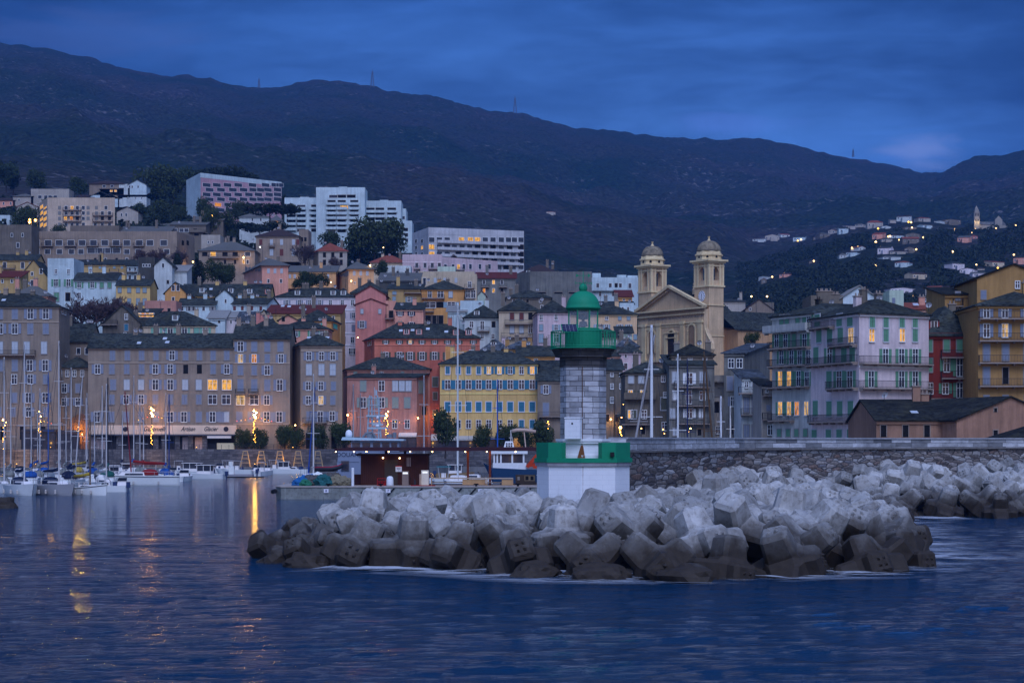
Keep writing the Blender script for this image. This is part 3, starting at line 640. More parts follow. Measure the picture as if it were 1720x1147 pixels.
H('cream house with dark red doors and two long balconies', (838, 400), (905, 400), 522, 'cream', ['531:12 ccb 860,876,891', '553:13:7 wwn 860,876,891'], [], dp=13, yr=503, sh='brown', balc=((848, 897, 544), (842, 898, 566)), rc='slate', ch=(845,))
H('dim slate roofed house with terracotta pots on its ridge', (850, 446), (925, 446), 500, 'stone', ['504:8 nnbn 863,875,886,908', '516:6 n 910'], [], dp=12, roof='h', yr=489, lod=1, ch=(858, 868), dishes=2)
H('lilac pink house with pointed slate roof left of the lantern', (903, 386), (958, 386), 525, 'lilac', ['533:9 nn 909,934', '550:10 co 909,934', '568:14 co 909,934', '590:10 nn 909,934'], [], dp=16, roof='h', yr=506, sh='sky', rc='slate', bl=895)
H('peach house with sky blue shutters right of the lantern', (958, 404), (1070, 404), 528, 'peach', ['533:8 -ncc 975,1019,1041,1056', '550:9 ooooo 975,1003,1019,1041,1056', '566:8 nc 1056,1067'], [], dp=13, roof='h', yr=513, sh='sky', rc='slate')
H('long green shaded terrace house above the peach house', (1000, 440), (1064, 440), 512, 'sage' if False else 'grey', ['517:6 nn 1022,1032'], [], dp=9, roof='s', yr=507, lod=1)
H('small white house with two dark windows above the peach house', (1041, 436), (1065, 436), 514, 'whiteblue', ['519:6 nn 1046,1055'], [], dp=8, roof='f', yr=512, lod=1)
H('small mustard house under the white apartments left of the church', (1036, 470), (1062, 470), 499, 'ochre2', ['503:5 n 1048', '509:6 nn 1049,1056'], [], dp=10, roof='s', yr=488, rc='red', lod=1)
H('dark slate roofed house with a dormer below the white balcony house', (803, 388), (862, 388), 592, 'lilac', ['598:8 n 822'], [], dp=14, yr=571, dorm=((829, 578),), ch=(846,), rc='blue')
H('mustard house in shadow between slate roofs left of the lighthouse', (845, 378), (902, 378), 586, 'ochre', ['592:6 n 858'], [], dp=10, yr=574, ch=(852, 868, 890), rc='blue')
H('jumbled grey slate house left of the church scroll', (1000, 386), (1040, 386), 566, 'lite', ['571:7 n 1033'], [], dp=10, yr=551, rc='slate', lod=1)
H('green edged roof terrace house beside the church scroll', (1036, 392), (1062, 392), 560, 'palegreen', ['566:6 n 1046'], [], dp=8, roof='s', yr=549, lod=1)
H('orange pink cottage just right of the lighthouse gallery', (1010, 370), (1040, 370), 598, 'salmon', ['602:8 n 1028'], [], dp=9, yr=587, lod=1)
H('lilac grey house with four square windows below the church scroll', (1040, 372), (1076, 372), 592, 'lilac', ['597:7 nn 1051,1065', '615:10 nn 1051,1065', '640:9 nn 1051,1065'], [], dp=10, yr=577, lod=1)
H('slate blue house wedged between church scroll and lilac house', (1036, 382), (1072, 382), 582, 'grey', ['587:6 n 1066'], [], dp=9, yr=567, lod=1, rc='blue')
# ---- upper tiers, left
H('grey roofed small house behind the left edge house', (20, 388), (80, 388), 497, 'salmon', ['500:5 n 60'], [], dp=9, roof='h', yr=479, rc='grey', lod=1, ch=(26, 42, 60), yb=540)
H('dim yellow house with red brown roof at the far left', (-30, 410), (34, 410), 466, 'mustard', ['472:6 nn 4,20'], [], dp=9, roof='s', yr=456, rc='red', lod=1)
H('long yellow terrace house with laundry hanging from its balcony', (-60, 530), (62, 530), 437, 'mustard', ['446:10 nnn 8,38,52', '460:9 onn 6,21,40'], [], dp=11, roof='g', yr=428, sh='sky', balc=((5, 26, 451),), lod=1, ch=(30, 45))
H('yellow gable house joined to the tall white corner house', (33, 458), (80, 458), 466, 'mustard', ['456:8 n 69', '460:6 n 54', '475:9 n 54'], [], dp=13, roof='e', yr=440, lod=1, cornice=False)
H('tall white house with green shutters beside the yellow gable', (80, 454), (124, 454), 444, 'whiteblue', ['456:7 nn 94,115', '475:12 oo 94,115', '499:14 cb 95,114'], [], dp=14, roof='f', yr=441, sh='green', dirt=1.3)
H('long white house with dark green shutters above the bare tree', (124, 452), (195, 452), 471, 'whiteblue', ['478:11 oocc 133,155,171,184', '497:10 n 133'], [], dp=13, roof='g', yr=459, sh='green', ch=(152, 175))
H('bright yellow house with blue shutters right of the long white house', (195, 449), (252, 449), 480, 'yellow', ['486:10 cccc 201,217,232,243', '507:10 cccc 201,217,232,243'], [], dp=12, roof='g', yr=470, sh='sky')
H('yellow upper terrace house with blue balcony door', (122, 520), (213, 520), 445, 'mustard', ['448:7 c-ccc 168,170,192,205,150', '462:7 nn 168,205'], [], dp=11, roof='s', yr=437, sh='sky', balc=((184, 200, 457),), lod=1)
H('small white balcony house at the right end of the yellow terrace', (213, 518), (233, 518), 447, 'whiteblue', ['452:6 nn 218,227', '466:7 nn 218,227'], [], dp=11, roof='s', yr=438, balc=((213, 231, 457),), lod=1)
H('rough grey stone house left of the tall white gable', (232, 505), (260, 505), 442, 'dark', ['446:5 nnn 241,246,251'], [], dp=13, roof='f', yr=438, lod=1, dirt=1.8)
H('tall blank white gable house with one small window', (259, 500), (289, 500), 446, 'white', ['446:7 n 274', '474:6 b 282'], [], dp=13, roof='e', yr=436, lod=1, cornice=False, yb=520)
H('blank white annex with sloping roof right of the tall white gable', (289, 504), (314, 504), 456, 'white', [], [], dp=10, roof='s', yr=446, rc='pale', lod=1)
H('ochre gable house with slate roof beside the white tower house', (277, 440), (312, 440), 492, 'ochre2', ['484:9 nn 291,299', '503:8 n 291'], [], dp=16, roof='e', yr=478, lod=1)
H('long slate roofed yellow house with white dormers', (304, 452), (452, 452), 497, 'yellow', ['500:4 nn 330,395'], [], dp=14, roof='g', yr=478, dorm=((340, 487), (388, 488), (420, 489), (450, 490, 'red')), ch=(335, 365, 412), lod=1, sky=2)
# ---- upper tiers, centre
H('grey metal roofed hall above the rose gables', (636, 510), (704, 510), 472, 'dark', ['475:5 nn 660,690'], [], dp=16, roof='s', yr=459, rc='grey', lod=1)
H('dim slate house with rough chimneys left of the metal roofed hall', (590, 470), (650, 470), 492, 'stone', [], [], dp=12, yr=474, ch=(604, 620, 634), lod=1)
H('flat cream house with a long balcony above the orange ochre house', (703, 530), (797, 530), 463, 'cream', ['471:8 dwwwd 713,731,747,766,785'], [], dp=12, roof='f', yr=461, lod=1, balc=((781, 796, 482),), yb=500)
H('cream stair cabin on the roof of the flat cream house', (735, 545), (765, 545), 453, 'palegreen', [], [], dp=8, roof='f', yr=451, lod=1, yb=470)
H('lilac house with ochre bands between shallow balconies', (676, 590), (742, 590), 438, 'lilac', ['445:9 nnnn 700,714,726,738', '459:7 nnn 700,713,726'], [], dp=14, roof='f', yr=433, lod=1, bands=(441,), balc=((695, 706, 452), (720, 736, 452)))
H('lilac curved wing of the ochre banded house', (742, 590), (836, 604), 440, 'lilac', ['448:8 nnlnnnn 748,761,770,779,790,806,822', '460:6 nnnn 752,768,790,812'], [], dp=14, roof='f', yr=436, lod=1, balc=((744, 758, 452), (764, 778, 454)))
H('grey terraced house with dark red roof and small lit windows', (800, 520), (866, 520), 468, 'grey', ['474:7 nLn 813,829,843', '488:7 LLb 813,829,843'], [], dp=13, roof='s', yr=458, rc='red', lod=1, balc=((808, 822, 482), (838, 852, 482)), ch=(818, 858))
H('tiny green roofed hut below the grey terraced house', (802, 500), (816, 500), 497, 'palegreen', [], [], dp=6, roof='e', yr=490, rc='red', lod=1)
H('big brown hipped roof hall with white porthole dormers', (866, 600), (946, 600), 462, 'stone', [], [], dp=18, roof='h', yr=445, rc='brown', dorm=((887, 458), (936, 460)), lod=1)
H('blank grey concrete hall with a long sheer wall', (890, 560), (994, 560), 464, 'grey', ['492:3:14 bbb 910,938,962'], [], dp=18, roof='f', yr=463, bl=848, lod=1, dirt=1.5, yb=520)
H('white flat roofed apartments right of the grey concrete hall', (994, 580), (1072, 580), 474, 'whiteblue', ['480:8 nnbnn 1004,1025,1035,1042,1058', '494:7 nn 1008,1030'], [], dp=14, roof='f', yr=471, lod=1, balc=((994, 1050, 488, 's'),), yb=520)
for i, (a, b, y0, lab) in enumerate(((970, 993, 463, 'white roof cabin left of the flat white apartments'), (995, 1009, 462, 'small white cube cabin on the flat white apartments'),
                                     (1037, 1052, 465, 'bluish cube cabin on the flat white apartments'), (1054, 1071, 466, 'white cube cabin on the flat apartments next to the church'))):
    H(lab, (a, 592), (b, 592), y0, 'whiteblue', [], [], dp=6, roof='f', yr=y0 - 1, yb=475, lod=1, cat='roof cabin', name='roof_cabin')
H('red hipped roof villa above the rose gables', (622, 600), (682, 600), 441, 'cream', ['449:6 nnn 635,650,668'], [], dp=12, yr=430, rc='tile', lod=1)
H('white stepped house with striped railings under the red villa', (648, 560), (690, 560), 452, 'white', ['458:5 bbb 660,668,682'], [], dp=9, roof='f', yr=450, lod=1, balc=((655, 676, 462),))
# orange convent with pediment
H('beige convent wing with orange eaves left of the pediment', (440, 540), (484, 540), 446, 'salmon', ['455:8 www 451,462,473', '472:6 nn 451,472'], [], dp=34, yr=437, bl=410, rc='grey', side=('L', ['452:7 ccccc 414,419,425,431,436'], [], 'grey'), lod=1, oh=.8)
H('orange lit convent centre with a round window pediment', (484, 552), (564, 552), 457, ph(160, 118, 106), ['464:7 ww-ww 487,495,500,510,551'], [], dp=12, roof='s', yr=447, rc='grey', lod=1, yb=485)
H('orange convent wing with hipped grey roof right of the pediment', (585, 540), (628, 540), 452, ph(152, 122, 116), ['459:8 www 595,606,617', '476:4 n 596'], [], dp=34, yr=443, bl=562, rc='grey', side=('L', ['460:8 ccccc 566,570,575,580,583'], [], 'grey'), lod=1, oh=.8)
H('cream villa with red hipped roof and arched brown windows', (535, 600), (583, 600), 422, 'lite', ['428:9 bbb 545,559,573', '441:9 bbb 545,559,573'], [], dp=15, yr=410, bl=521, rc='tile', lod=1, ch=(577,))
H('stately beige villa with tall windows behind bare trees', (430, 590), (502, 590), 397, 'beige2', ['407:9 cwwwc 438,456,473,493,500', '424:11 wcw 456,473,493'], [], dp=16, yr=385, rc='brown', sh='brown', ch=(470,), lod=1, balc=((452, 462, 414),), yb=440)
H('side wing of the stately beige villa', (502, 598), (518, 598), 393, 'beige', ['402:7 bb 507,513', '418:8 bb 507,513'], [], dp=12, roof='f', yr=391, lod=1)
H('beige institute with wide grey roof and deep loggias', (334, 580), (428, 580), 421, 'beige2', ['427:7:9 blbbn 344,358,378,395,416', '440:7 bb-ln 378,395,400,409,416'], [], dp=20, roof='h', yr=406, rc='grey', lod=1, balc=((350, 402, 433),))
H('low cream block behind the wide grey institute roof', (338, 606), (370, 606), 402, 'lite', ['407:4 nn 350,357'], [], dp=10, roof='f', yr=399, lod=1)
H('long beige apartment slab with a lit glass gallery', (51, 610), (297, 610), 401, 'beige2', ['408:9:11 nnnnnnnnnnnn 61,81,99,119,138,157,176,195,213,234,252,275', '423:8:9 nnnnn-nnn 62,80,100,120,136,170,213,232,280', '421:9:10 GGGG 155,168,181,194', '437:7 bnbn 160,177,196,213'],
  [], dp=24, roof='f', yr=399, br=327, lod=1, balc=((70, 90, 413), (108, 129, 413), (146, 166, 413), (185, 205, 413), (224, 243, 413)), side=('R', ['408:8 bb 307,315'], []), dirt=1.3)
H('flat roofed grey building behind the long apartment slab', (118, 650), (200, 650), 388, 'stone', ['392:5:8 nnLnn 130,158,173,180,190'], [], dp=14, roof='f', yr=385, rc='grey', lod=1)
H('grey sloped roof annex right of the flat grey building', (200, 652), (285, 652), 390, 'stone', ['394:4:6 nLnn 210,203,240,262'], [], dp=12, roof='s', yr=381, rc='grey', lod=1)
H('grey weathered block at the left edge of the hillside', (-60, 600), (53, 600), 388, 'stone', ['395:6 nn 20,38', '412:8 n 30'], [], dp=16, roof='f', yr=385, lod=1, dirt=1.6)
H('apartment block with orange lit left loggias and recessed balconies', (80, 700), (193, 700), 345, ph(126, 122, 138), ['349:6:5 cnlnnccn 100,111,121,130,140,148,162,178', '358:6:5 cnnnnccnn 100,111,121,130,140,148,162,172,184', '367:6:5 cllbnccbb 100,110,120,130,140,148,162,172,184', '377:6:5 cnnnn-nnn 100,111,121,130,140,150,160,172,184'],
  [], dp=22, roof='f', yr=342, bl=66, sh='grey', lod=2, side=('L', ['348:6:5 LL 70,76', '358:6:5 LL 70,76', '368:6:5 LL 70,76', '378:6:5 LL 70,76'], []), balc=((106, 137, 353), (106, 137, 363), (106, 137, 372), (156, 190, 362), (156, 190, 372)), yb=395)
H('stepped grey house right of the apartment blocks with flat eaves', (285, 690), (346, 690), 378, 'stone', ['387:6:7 nnnb 294,305,313,328', '394:4:8 bb 330,345'], [], dp=12, roof='s', yr=373, rc='grey', lod=1, balc=((318, 345, 390, 's'),))
H('small grey hillside house below the orange street light', (324, 700), (375, 700), 370, 'stone', ['375:4 nn 340,362'], [], dp=10, roof='s', yr=364, rc='grey', lod=1)
H('pink and grey checkered apartment slab curving over the hill', (337, 820), (473, 850), 306, 'whiteblue', ['311:6:13 nnnnnnnn 347,364,382,400,424,446,462,470', '319:6:13 nnnnnnnn 352,371,391,409,425,437,450,466', '327:6:13 nnnnnnnn 347,364,382,400,418,434,452,466', '335:6:13 nnnnnnnn 352,371,391,409,425,437,450,466', '344:6:11 lnnnn 366,382,400,418,434', '353:6:12 nnn 371,385,397'],
  [], dp=30, roof='f', yr=303, bl=313, lod=2, yb=372)
hh = HOUSES['pink and grey checkered apartment slab curving over the hill']; n_ = Vector(((hh['FR'] - hh['FL']).y, -(hh['FR'] - hh['FL']).x, 0)).normalized() * .018
m = MB(); m.face([Vector((p.x, p.y, z)) + n_ for p, z in ((hh['FL'], hh['zb']), (hh['FR'], hh['zb']), (hh['FR'], hh['ze']), (hh['FL'], hh['ze']))]); m.xf(hh['T']); m.build('facade_panel', plaster(ph(118, 100, 138), .8), hh['root'])
H('white hillside villa under the umbrella pine', (402, 730), (452, 730), 365, 'white', ['369:5 nn 424,438', '377:5 n 407'], [], dp=12, roof='h', yr=358, rc='grey', lod=1)
H('small cream villa with one lit window right of the umbrella pine', (453, 728), (474, 728), 371, 'lite', ['373:4:5 L 465', '380:5 n 468'], [], dp=10, roof='h', yr=363, rc='grey', lod=1)
# white terraced apartments: one building as adjoining wings
rw = ['346:4:16 nn 489,506']
WB = 'whiteblue'
H('left wing of the white terraced apartment complex', (478, 740), (540, 740), 342, WB, ['347:5:14 bnb 489,506,530', '355:5:14 bbb 489,506,530', '363:5:14 bbb 489,506,530', '371:5:14 bbb 489,506,530', '379:5:14 bbb 489,506,530', '387:5:14 bnb 489,506,530'], [], dp=16, roof='f', yr=339, lod=2,
  balc=((484, 498, 352, 's'), (500, 514, 352, 's'), (520, 538, 352, 's'), (484, 498, 360, 's'), (500, 514, 360, 's'), (520, 538, 360, 's'), (484, 498, 369, 's'), (500, 514, 369, 's'), (520, 538, 369, 's'), (484, 498, 378, 's'), (500, 514, 378, 's'), (520, 538, 378, 's'), (476, 498, 387, 's')), yb=425)
H('tall central wing of the white terraced apartment complex', (531, 735), (613, 735), 325, WB, ['330:5:14 nbb 560,574,590', '339:5:13 bbb 557,574,595', '348:5:13 blb 557,578,595', '356:5:13 bnb 557,574,595', '364:5:13 bGb 557,571,595', '372:5:13 bbb 557,574,595', '380:5:13 bbb 557,574,595', '388:5:13 nbn 557,574,595'], [], dp=16, roof='f', yr=322, lod=2,
  balc=tuple((x, x + 17, y, 's') for y in (344, 352, 360, 368, 377, 385) for x in (548, 566, 586)), yb=420)
H('right wing of the white terraced apartment complex', (613, 742), (674, 742), 347, WB, ['352:5:14 bbb 622,638,658', '361:5:14 bbb 622,638,658', '369:5:14 bbb 622,638,658', '378:5:14 bbb 622,638,658'], [], dp=16, roof='f', yr=344, lod=2, balc=tuple((x, x + 17, y, 's') for y in (357, 365, 374, 383) for x in (613, 630, 650)), yb=425)
H('stepped lower end of the white terraced apartment complex', (672, 744), (692, 744), 380, WB, ['386:5:12 b 679', '395:5:12 b 679', '404:5:12 b 679'], [], dp=16, roof='f', yr=377, lod=2, yb=425, balc=((664, 682, 399, 's'), (664, 682, 408, 's')))
H('middle step of the white terraced apartment complex', (666, 750), (682, 750), 360, WB, ['366:5:8 n 676'], [], dp=16, roof='f', yr=357, lod=2, yb=425)
for (a, b, y0, lab) in ((504, 519, 334, 'lift cabin on the left wing of the white apartments'), (569, 583, 317, 'lift cabin on the tall central wing of the white apartments'), (638, 652, 339, 'lift cabin on the right wing of the white apartments')):
    H(lab, (a, 744), (b, 744), y0 + 1, WB, [], [], dp=7, roof='f', yr=y0, yb=y0 + 12, lod=2, cat='roof cabin', name='roof_cabin')
H('long white apartment slab with continuous balconies and some lit windows', (720, 640), (880, 652), 396, ph(122, 132, 172), ['403:8:9 nnnlLlnnnnnn 725,738,751,775,790,802,815,828,842,854,864,875', '415:8:9 lnbnnnbnbnbb 725,738,751,763,776,789,802,815,828,842,856,875', '427:8:9 lnnbnbbbnbnb 725,738,751,770,784,798,812,826,838,850,862,875', '438:8:9 nbnbbnnb 770,785,800,815,830,845,860,875', '449:7:9 nbnn 838,850,862,875'],
  [], dp=24, roof='f', yr=392, bl=693, lod=2, balc=((734, 872, 410, 's'), (734, 872, 421.5, 's'), (740, 872, 433, 's'), (780, 872, 444, 's')), side=('L', ['405:6 nn 699,709', '416:6 nl 699,709', '427:6 nn 699,709'], []), yb=470)
H('set back penthouse floor on the long white apartment slab', (724, 652), (860, 662), 391, ph(122, 132, 172), ['394:3:6 nnnnn 750,775,800,825,845'], [], dp=10, roof='f', yr=389, lod=2, yb=402)
# hillside villas, far left
vil = [
 ('long white flat villa with dark windows high on the left slope', 52, 116, 324, 344, 'lite', 'f', 'grey', ['331:5:6 nnnn 67,77,84,93']),
 ('low cream villa at the left end of the long white villa', 22, 56, 330, 345, 'lite', 'h', 'grey', ['336:4 n 32']),
 ('brown flat roofed villa with lit ground floor windows', 150, 208, 309, 322, 'tan', 'h', 'brown', ['313:4:5 nn 175,188']),
 ('low annex with two lit windows under the brown villa', 168, 206, 318, 328, 'tan', 's', 'brown', ['321:3:4 LL 187,194']),
 ('white gabled villa at the top of the left hillside', 215, 246, 311, 325, 'whiteblue', 'e', 'grey', ['314:4 nnn 218,222,232']),
 ('white villa wing below the white gabled villa', 200, 218, 316, 326, 'white', 'f', 'grey', []),
 ('low white gable house in the middle of the left hillside', 152, 185, 330, 338, 'whiteblue', 'e', 'grey', []),
 ('white gable house stepping right of its taller twin', 170, 200, 334, 342, 'whiteblue', 'e', 'grey', []),
 ('brown shed roof house left of the two white gables', 128, 158, 332, 342, 'tan', 's', 'brown', []),
 ('long low white villa with brown roof above the dark trees', 198, 246, 328, 342, 'white', 's', 'brown', ['333:3 nnn 215,228,238']),
 ('salmon villa with a brown roof at the far left of the hillside', -6, 25, 337, 350, 'salmon', 's', 'brown', ['342:4 nn 6,18']),
 ('grey gabled villa with a red roof beside dark trees', 28, 64, 348, 368, 'lite', 'e', 'tile', ['352:4 nn 50,60']),
 ('white garage block at the left edge of the hillside', -20, 17, 368, 386, 'whiteblue', 'f', 'grey', []),
 ('small cream villa with sloping roof below the left villas', 196, 232, 356, 370, 'lite', 'e', 'brown', ['361:5 nn 204,212']),
 ('flat white villa peeping over the left apartment block', 118, 180, 341, 352, 'whiteblue', 's', 'brown', []),
 ('flat grey terrace house right below the small cream villa', 222, 262, 378, 392, 'stone', 's', 'grey', []),
 ('grey terrace house in front of the dark hillside trees', 248, 288, 380, 392, 'stone', 's', 'grey', ['386:3:8 b 270']),
]
for lab, a, b, ye, yb, wl, rf, rc, rows in vil:
    yr = ye - (6 if rf == 'e' else 4)
    H(lab, (a, 880 if ye < 340 else 780), (b, 880 if ye < 340 else 780), ye, wl, rows, [], dp=12, roof=rf, yr=yr if rf != 'f' else ye - 2, rc=rc, lod=1, yb=yb + 6, cornice=False, name='villa', cat='villa')
MAPD = False
# ================================================================ right-hand quarter (true distances)
H('lilac grey house with lit windows and balconies right of the lighthouse', (1050, 366), (1124, 366), 626, 'stone', ['636:13 ww 1060,1077', '662:12 ll 1059,1079', '696:13 lcn 1059,1065,1082', '663:9 n 1117', '636:10 n 1114', '678:20 c 1115', '716:13 n 1116', '722:14 b 1080'], [], dp=14, yr=610, roof='h', sh='dkgrey', dirt=1.7,
  balc=((1048, 1101, 669, 's'), (1044, 1098, 712, 'i')), surround=(.4, .4, .4))
H('grey mast side house with three rusty balconies', (1124, 360), (1200, 360), 613, 'grey', ['634:18 w-w 1134,1150,1180', '636:18 o 1158', '664:15 c-n 1134,1150,1180', '664:16 d 1157', '694:16 woc 1130,1158,1178', '725:12 wb 1134,1175'], [], dp=16, yr=597, roof='s', sh='white', dirt=1.7,
  balc=((1132, 1192, 650), (1136, 1192, 681), (1136, 1192, 711)))
H('dull brown attic storey with white windows over the mast side house', (1128, 366), (1198, 366), 596, 'tan', ['606:11 nn-n 1139,1159,1165,1184'], [], dp=14, yr=580, roof='h', rc='dkslate', ch=(1197,), dishes=2)
H('narrow grey house with white bay corner and blue awning', (1197, 362), (1218, 362), 646, 'lite', ['658:12 cc 1204,1211', '684:18 b 1203', '722:12 n 1206'], [], dp=12, roof='f', yr=644, sh='grey', balc=((1196, 1217, 640, 's'),))
H('weathered plaster house with tall blue shutters', (1216, 358), (1250, 358), 594, 'grey', ['610:15 nn 1228,1242', '644:22 cc 1226,1240', '674:16:7 Lo 1240,1231', '722:14 b 1228'], [], dp=18, yr=578, roof='s', sh='blue', br=1293, dirt=1.8, rc='blue', dishes=1)
H('low white balcony house in front of the shed roof', (1246, 344), (1282, 344), 635, 'white', ['646:9 nn 1254,1266', '680:24 cc 1254,1268', '724:20 ccc 1254,1268,1276'], [], dp=12, roof='s', yr=622, rc='blue', sh='blue', balc=((1240, 1280, 660), (1244, 1281, 696)), dirt=1.4)
H('narrow white house with stacked balconies beside the green shutter block', (1279, 328), (1300, 328), 648, 'lite', ['655:8 n 1288', '685:10 c 1291', '722:16 n 1294'], [], dp=12, roof='s', yr=638, rc='dkslate', sh='blue', balc=((1280, 1299, 664), (1280, 1300, 704)), dirt=1.4)
# corner block with green shutters: left front (receding) and right front
H('white green shutter tenement with long balconies at the sea corner', (1443, 290), (1560, 296), 528, ph(140, 138, 176), ['540:20 cccc 1465,1488,1515,1537', '563:21 LcLc 1464,1488,1515,1537', '598:24 ooo 1487,1514,1537', '637:26 ooo 1463,1514,1537', '685:23 ccc 1463,1488,1515'],
  [], dp=16, yr=506, bl=1362, sh='green', ww=8.5, roof='h', rc='slate', ch=(1440, 1450, 1475), surround=(.5, .5, .5), dirt=.9,
  balc=((1443, 1561, 611), (1443, 1560, 652)),
  side=('L', ['538:20 c-cc 1410,1400,1428,1373', '563:24 cccL 1376,1394,1412,1430', '597:26 cocc 1371,1394,1418,1432', '637:27 coo 1393,1410,1428', '686:25 cccc 1370,1393,1411,1429', '728:13 cccc 1368,1392,1410,1428'], []), bands=(617,))
b = HOUSES['white green shutter tenement with long balconies at the sea corner']
for (p0, p1, y) in ((1366, 1402, 550), (1400, 1440, 580), (1362, 1441, 611), (1396, 1442, 652), (1366, 1441, 708)): balcony(b['root'], b['BL'], b['FL'], p0, p1, y)
H('white tenement with green shutters left of the sea corner block', (1297, 322), (1364, 312), 530, ph(124, 134, 166), ['538:18 cccco 1313,1322,1340,1352,1359', '572:22 ooco 1305,1320,1334,1352', '600:22 oooo 1313,1330,1344,1358', '636:24 lloo 1311,1326,1342,1356', '686:22 llLL 1311,1326,1339,1355', '727:12 cccc 1309,1324,1338,1353'],
  [], dp=18, yr=512, sh='green', ww=6.5, roof='h', rc='slate', ch=(1318, 1335), dirt=1.3, balc=((1290, 1362, 556, 's'), (1297, 1362, 584), (1297, 1362, 614), (1296, 1360, 650), (1298, 1334, 706)), dishes=2)
H('white gabled attic house on the ridge behind the sea corner block', (1415, 345), (1472, 345), 500, ph(130, 150, 195), ['512:8 bb 1437,1450'], [], dp=12, roof='e', yr=485, rc='pale', cornice=False, lod=1)
H('long grey roof terrace house covered in chimney pots', (1362, 345), (1416, 345), 508, 'stone', [], [], dp=10, roof='f', yr=503, ch=(1376, 1384, 1392, 1402, 1410), lod=1, dishes=2)
H('white cube house with a blue door behind the slate hip roof', (1494, 340), (1518, 340), 497, 'palegreen', ['505:9 c 1501'], [], dp=9, roof='f', yr=494, sh='blue', lod=1)
H('low terracotta roof house between white cube and red tenement', (1519, 345), (1566, 345), 520, 'salmon', ['524:4 n 1552'], [], dp=9, roof='s', yr=510, rc='tile', lod=1, ch=(1548,), sky=1)
H('deep red tenement with green shutters and iron balconies', (1560, 300), (1641, 300), 564, 'deepred', ['580:20 ccc 1561,1590,1612', '613:22 coD 1561,1590,1612', '652:18 noD 1562,1588,1612'], [], dp=16, yr=518, roof='h', rc='slate', sh='green', bands=(561,), balc=((1580, 1641, 600), (1580, 1641, 635), (1562, 1641, 669)), dorm=((1567, 546, 'deepred'), (1631, 551, 'deepred')))
H('ochre balcony tenement at the right edge', (1643, 290), (1790, 290), 513, 'ochre', ['524:18 oo-oo 1657,1688,1700,1725,1750', '555:22 o-l-oo 1657,1660,1688,1690,1725,1750', '592:26 cccc 1657,1689,1725,1750', '631:28 cbcc 1657,1689,1725,1750', '672:14 cccc 1657,1689,1725,1750'], [], dp=14, yr=494, sh='blue', rc='slate',
  balc=((1643, 1790, 535), (1643, 1790, 572), (1643, 1790, 609), (1643, 1790, 648)), bands=(538,))
H('ochre house with sloping roofs behind the right edge tenement', (1587, 312), (1643, 312), 495, 'ochre', ['497:12 cn 1609,1633' , '524:10 cn 1632,1608'], [], dp=14, roof='s', yr=484, rc='dkslate', sh='blue', yb=600, balc=((1600, 1616, 514),))
H('tall ochre gabled block with one white window at the top right', (1641, 306), (1764, 306), 468, 'ochre', ['478:12 n 1709', '495:13 c 1652'], [], dp=16, roof='e', yr=452, rc='dkslate', sh='blue', yb=600)
H('long low salmon warehouse with dark slate roof behind the sea wall', (1472, 262), (1607, 262), 706, ph(104, 86, 92), ['724:20 bbb 1484,1521,1557', '724:20 c 1596'], [], dp=22, yr=673, roof='g', rc='dkslate', sh='dkgrey', dirt=1.3, yb=760, sky=1)
H('gable end wing of the salmon warehouse with a round vent', (1607, 258), (1786, 262), 706, ph(108, 88, 94), ['729:14 b 1672', '690:4 b 1672'], [], dp=20, yr=670, roof='e', rc='dkslate', dirt=1.6, yb=760)
H('small slate roofed shed at the right end of the sea wall', (1690, 240), (1800, 240), 738, 'stone', [], [], dp=10, yr=718, roof='h', rc='dkslate', yb=770)
H('plain grey house with blank gable behind the church', (1213, 740), (1252, 740), 507, 'lite', ['518:6 n 1222'], [], dp=20, roof='s', yr=503, lod=1, rc='slate', yb=545, ch=(1250,))
H('beige gable house under the curved street lamps', (1252, 730), (1298, 730), 520, 'tan', ['519:5 n 1260', '531:4 n 1258', '530:7 n 1294'], [], dp=18, roof='e', yr=506, lod=1, yb=560, rc='brown')
H('low brown house at the right of the beige gable house', (1276, 750), (1300, 750), 516, 'stone', [], [], dp=10, roof='f', yr=511, lod=1, yb=550)
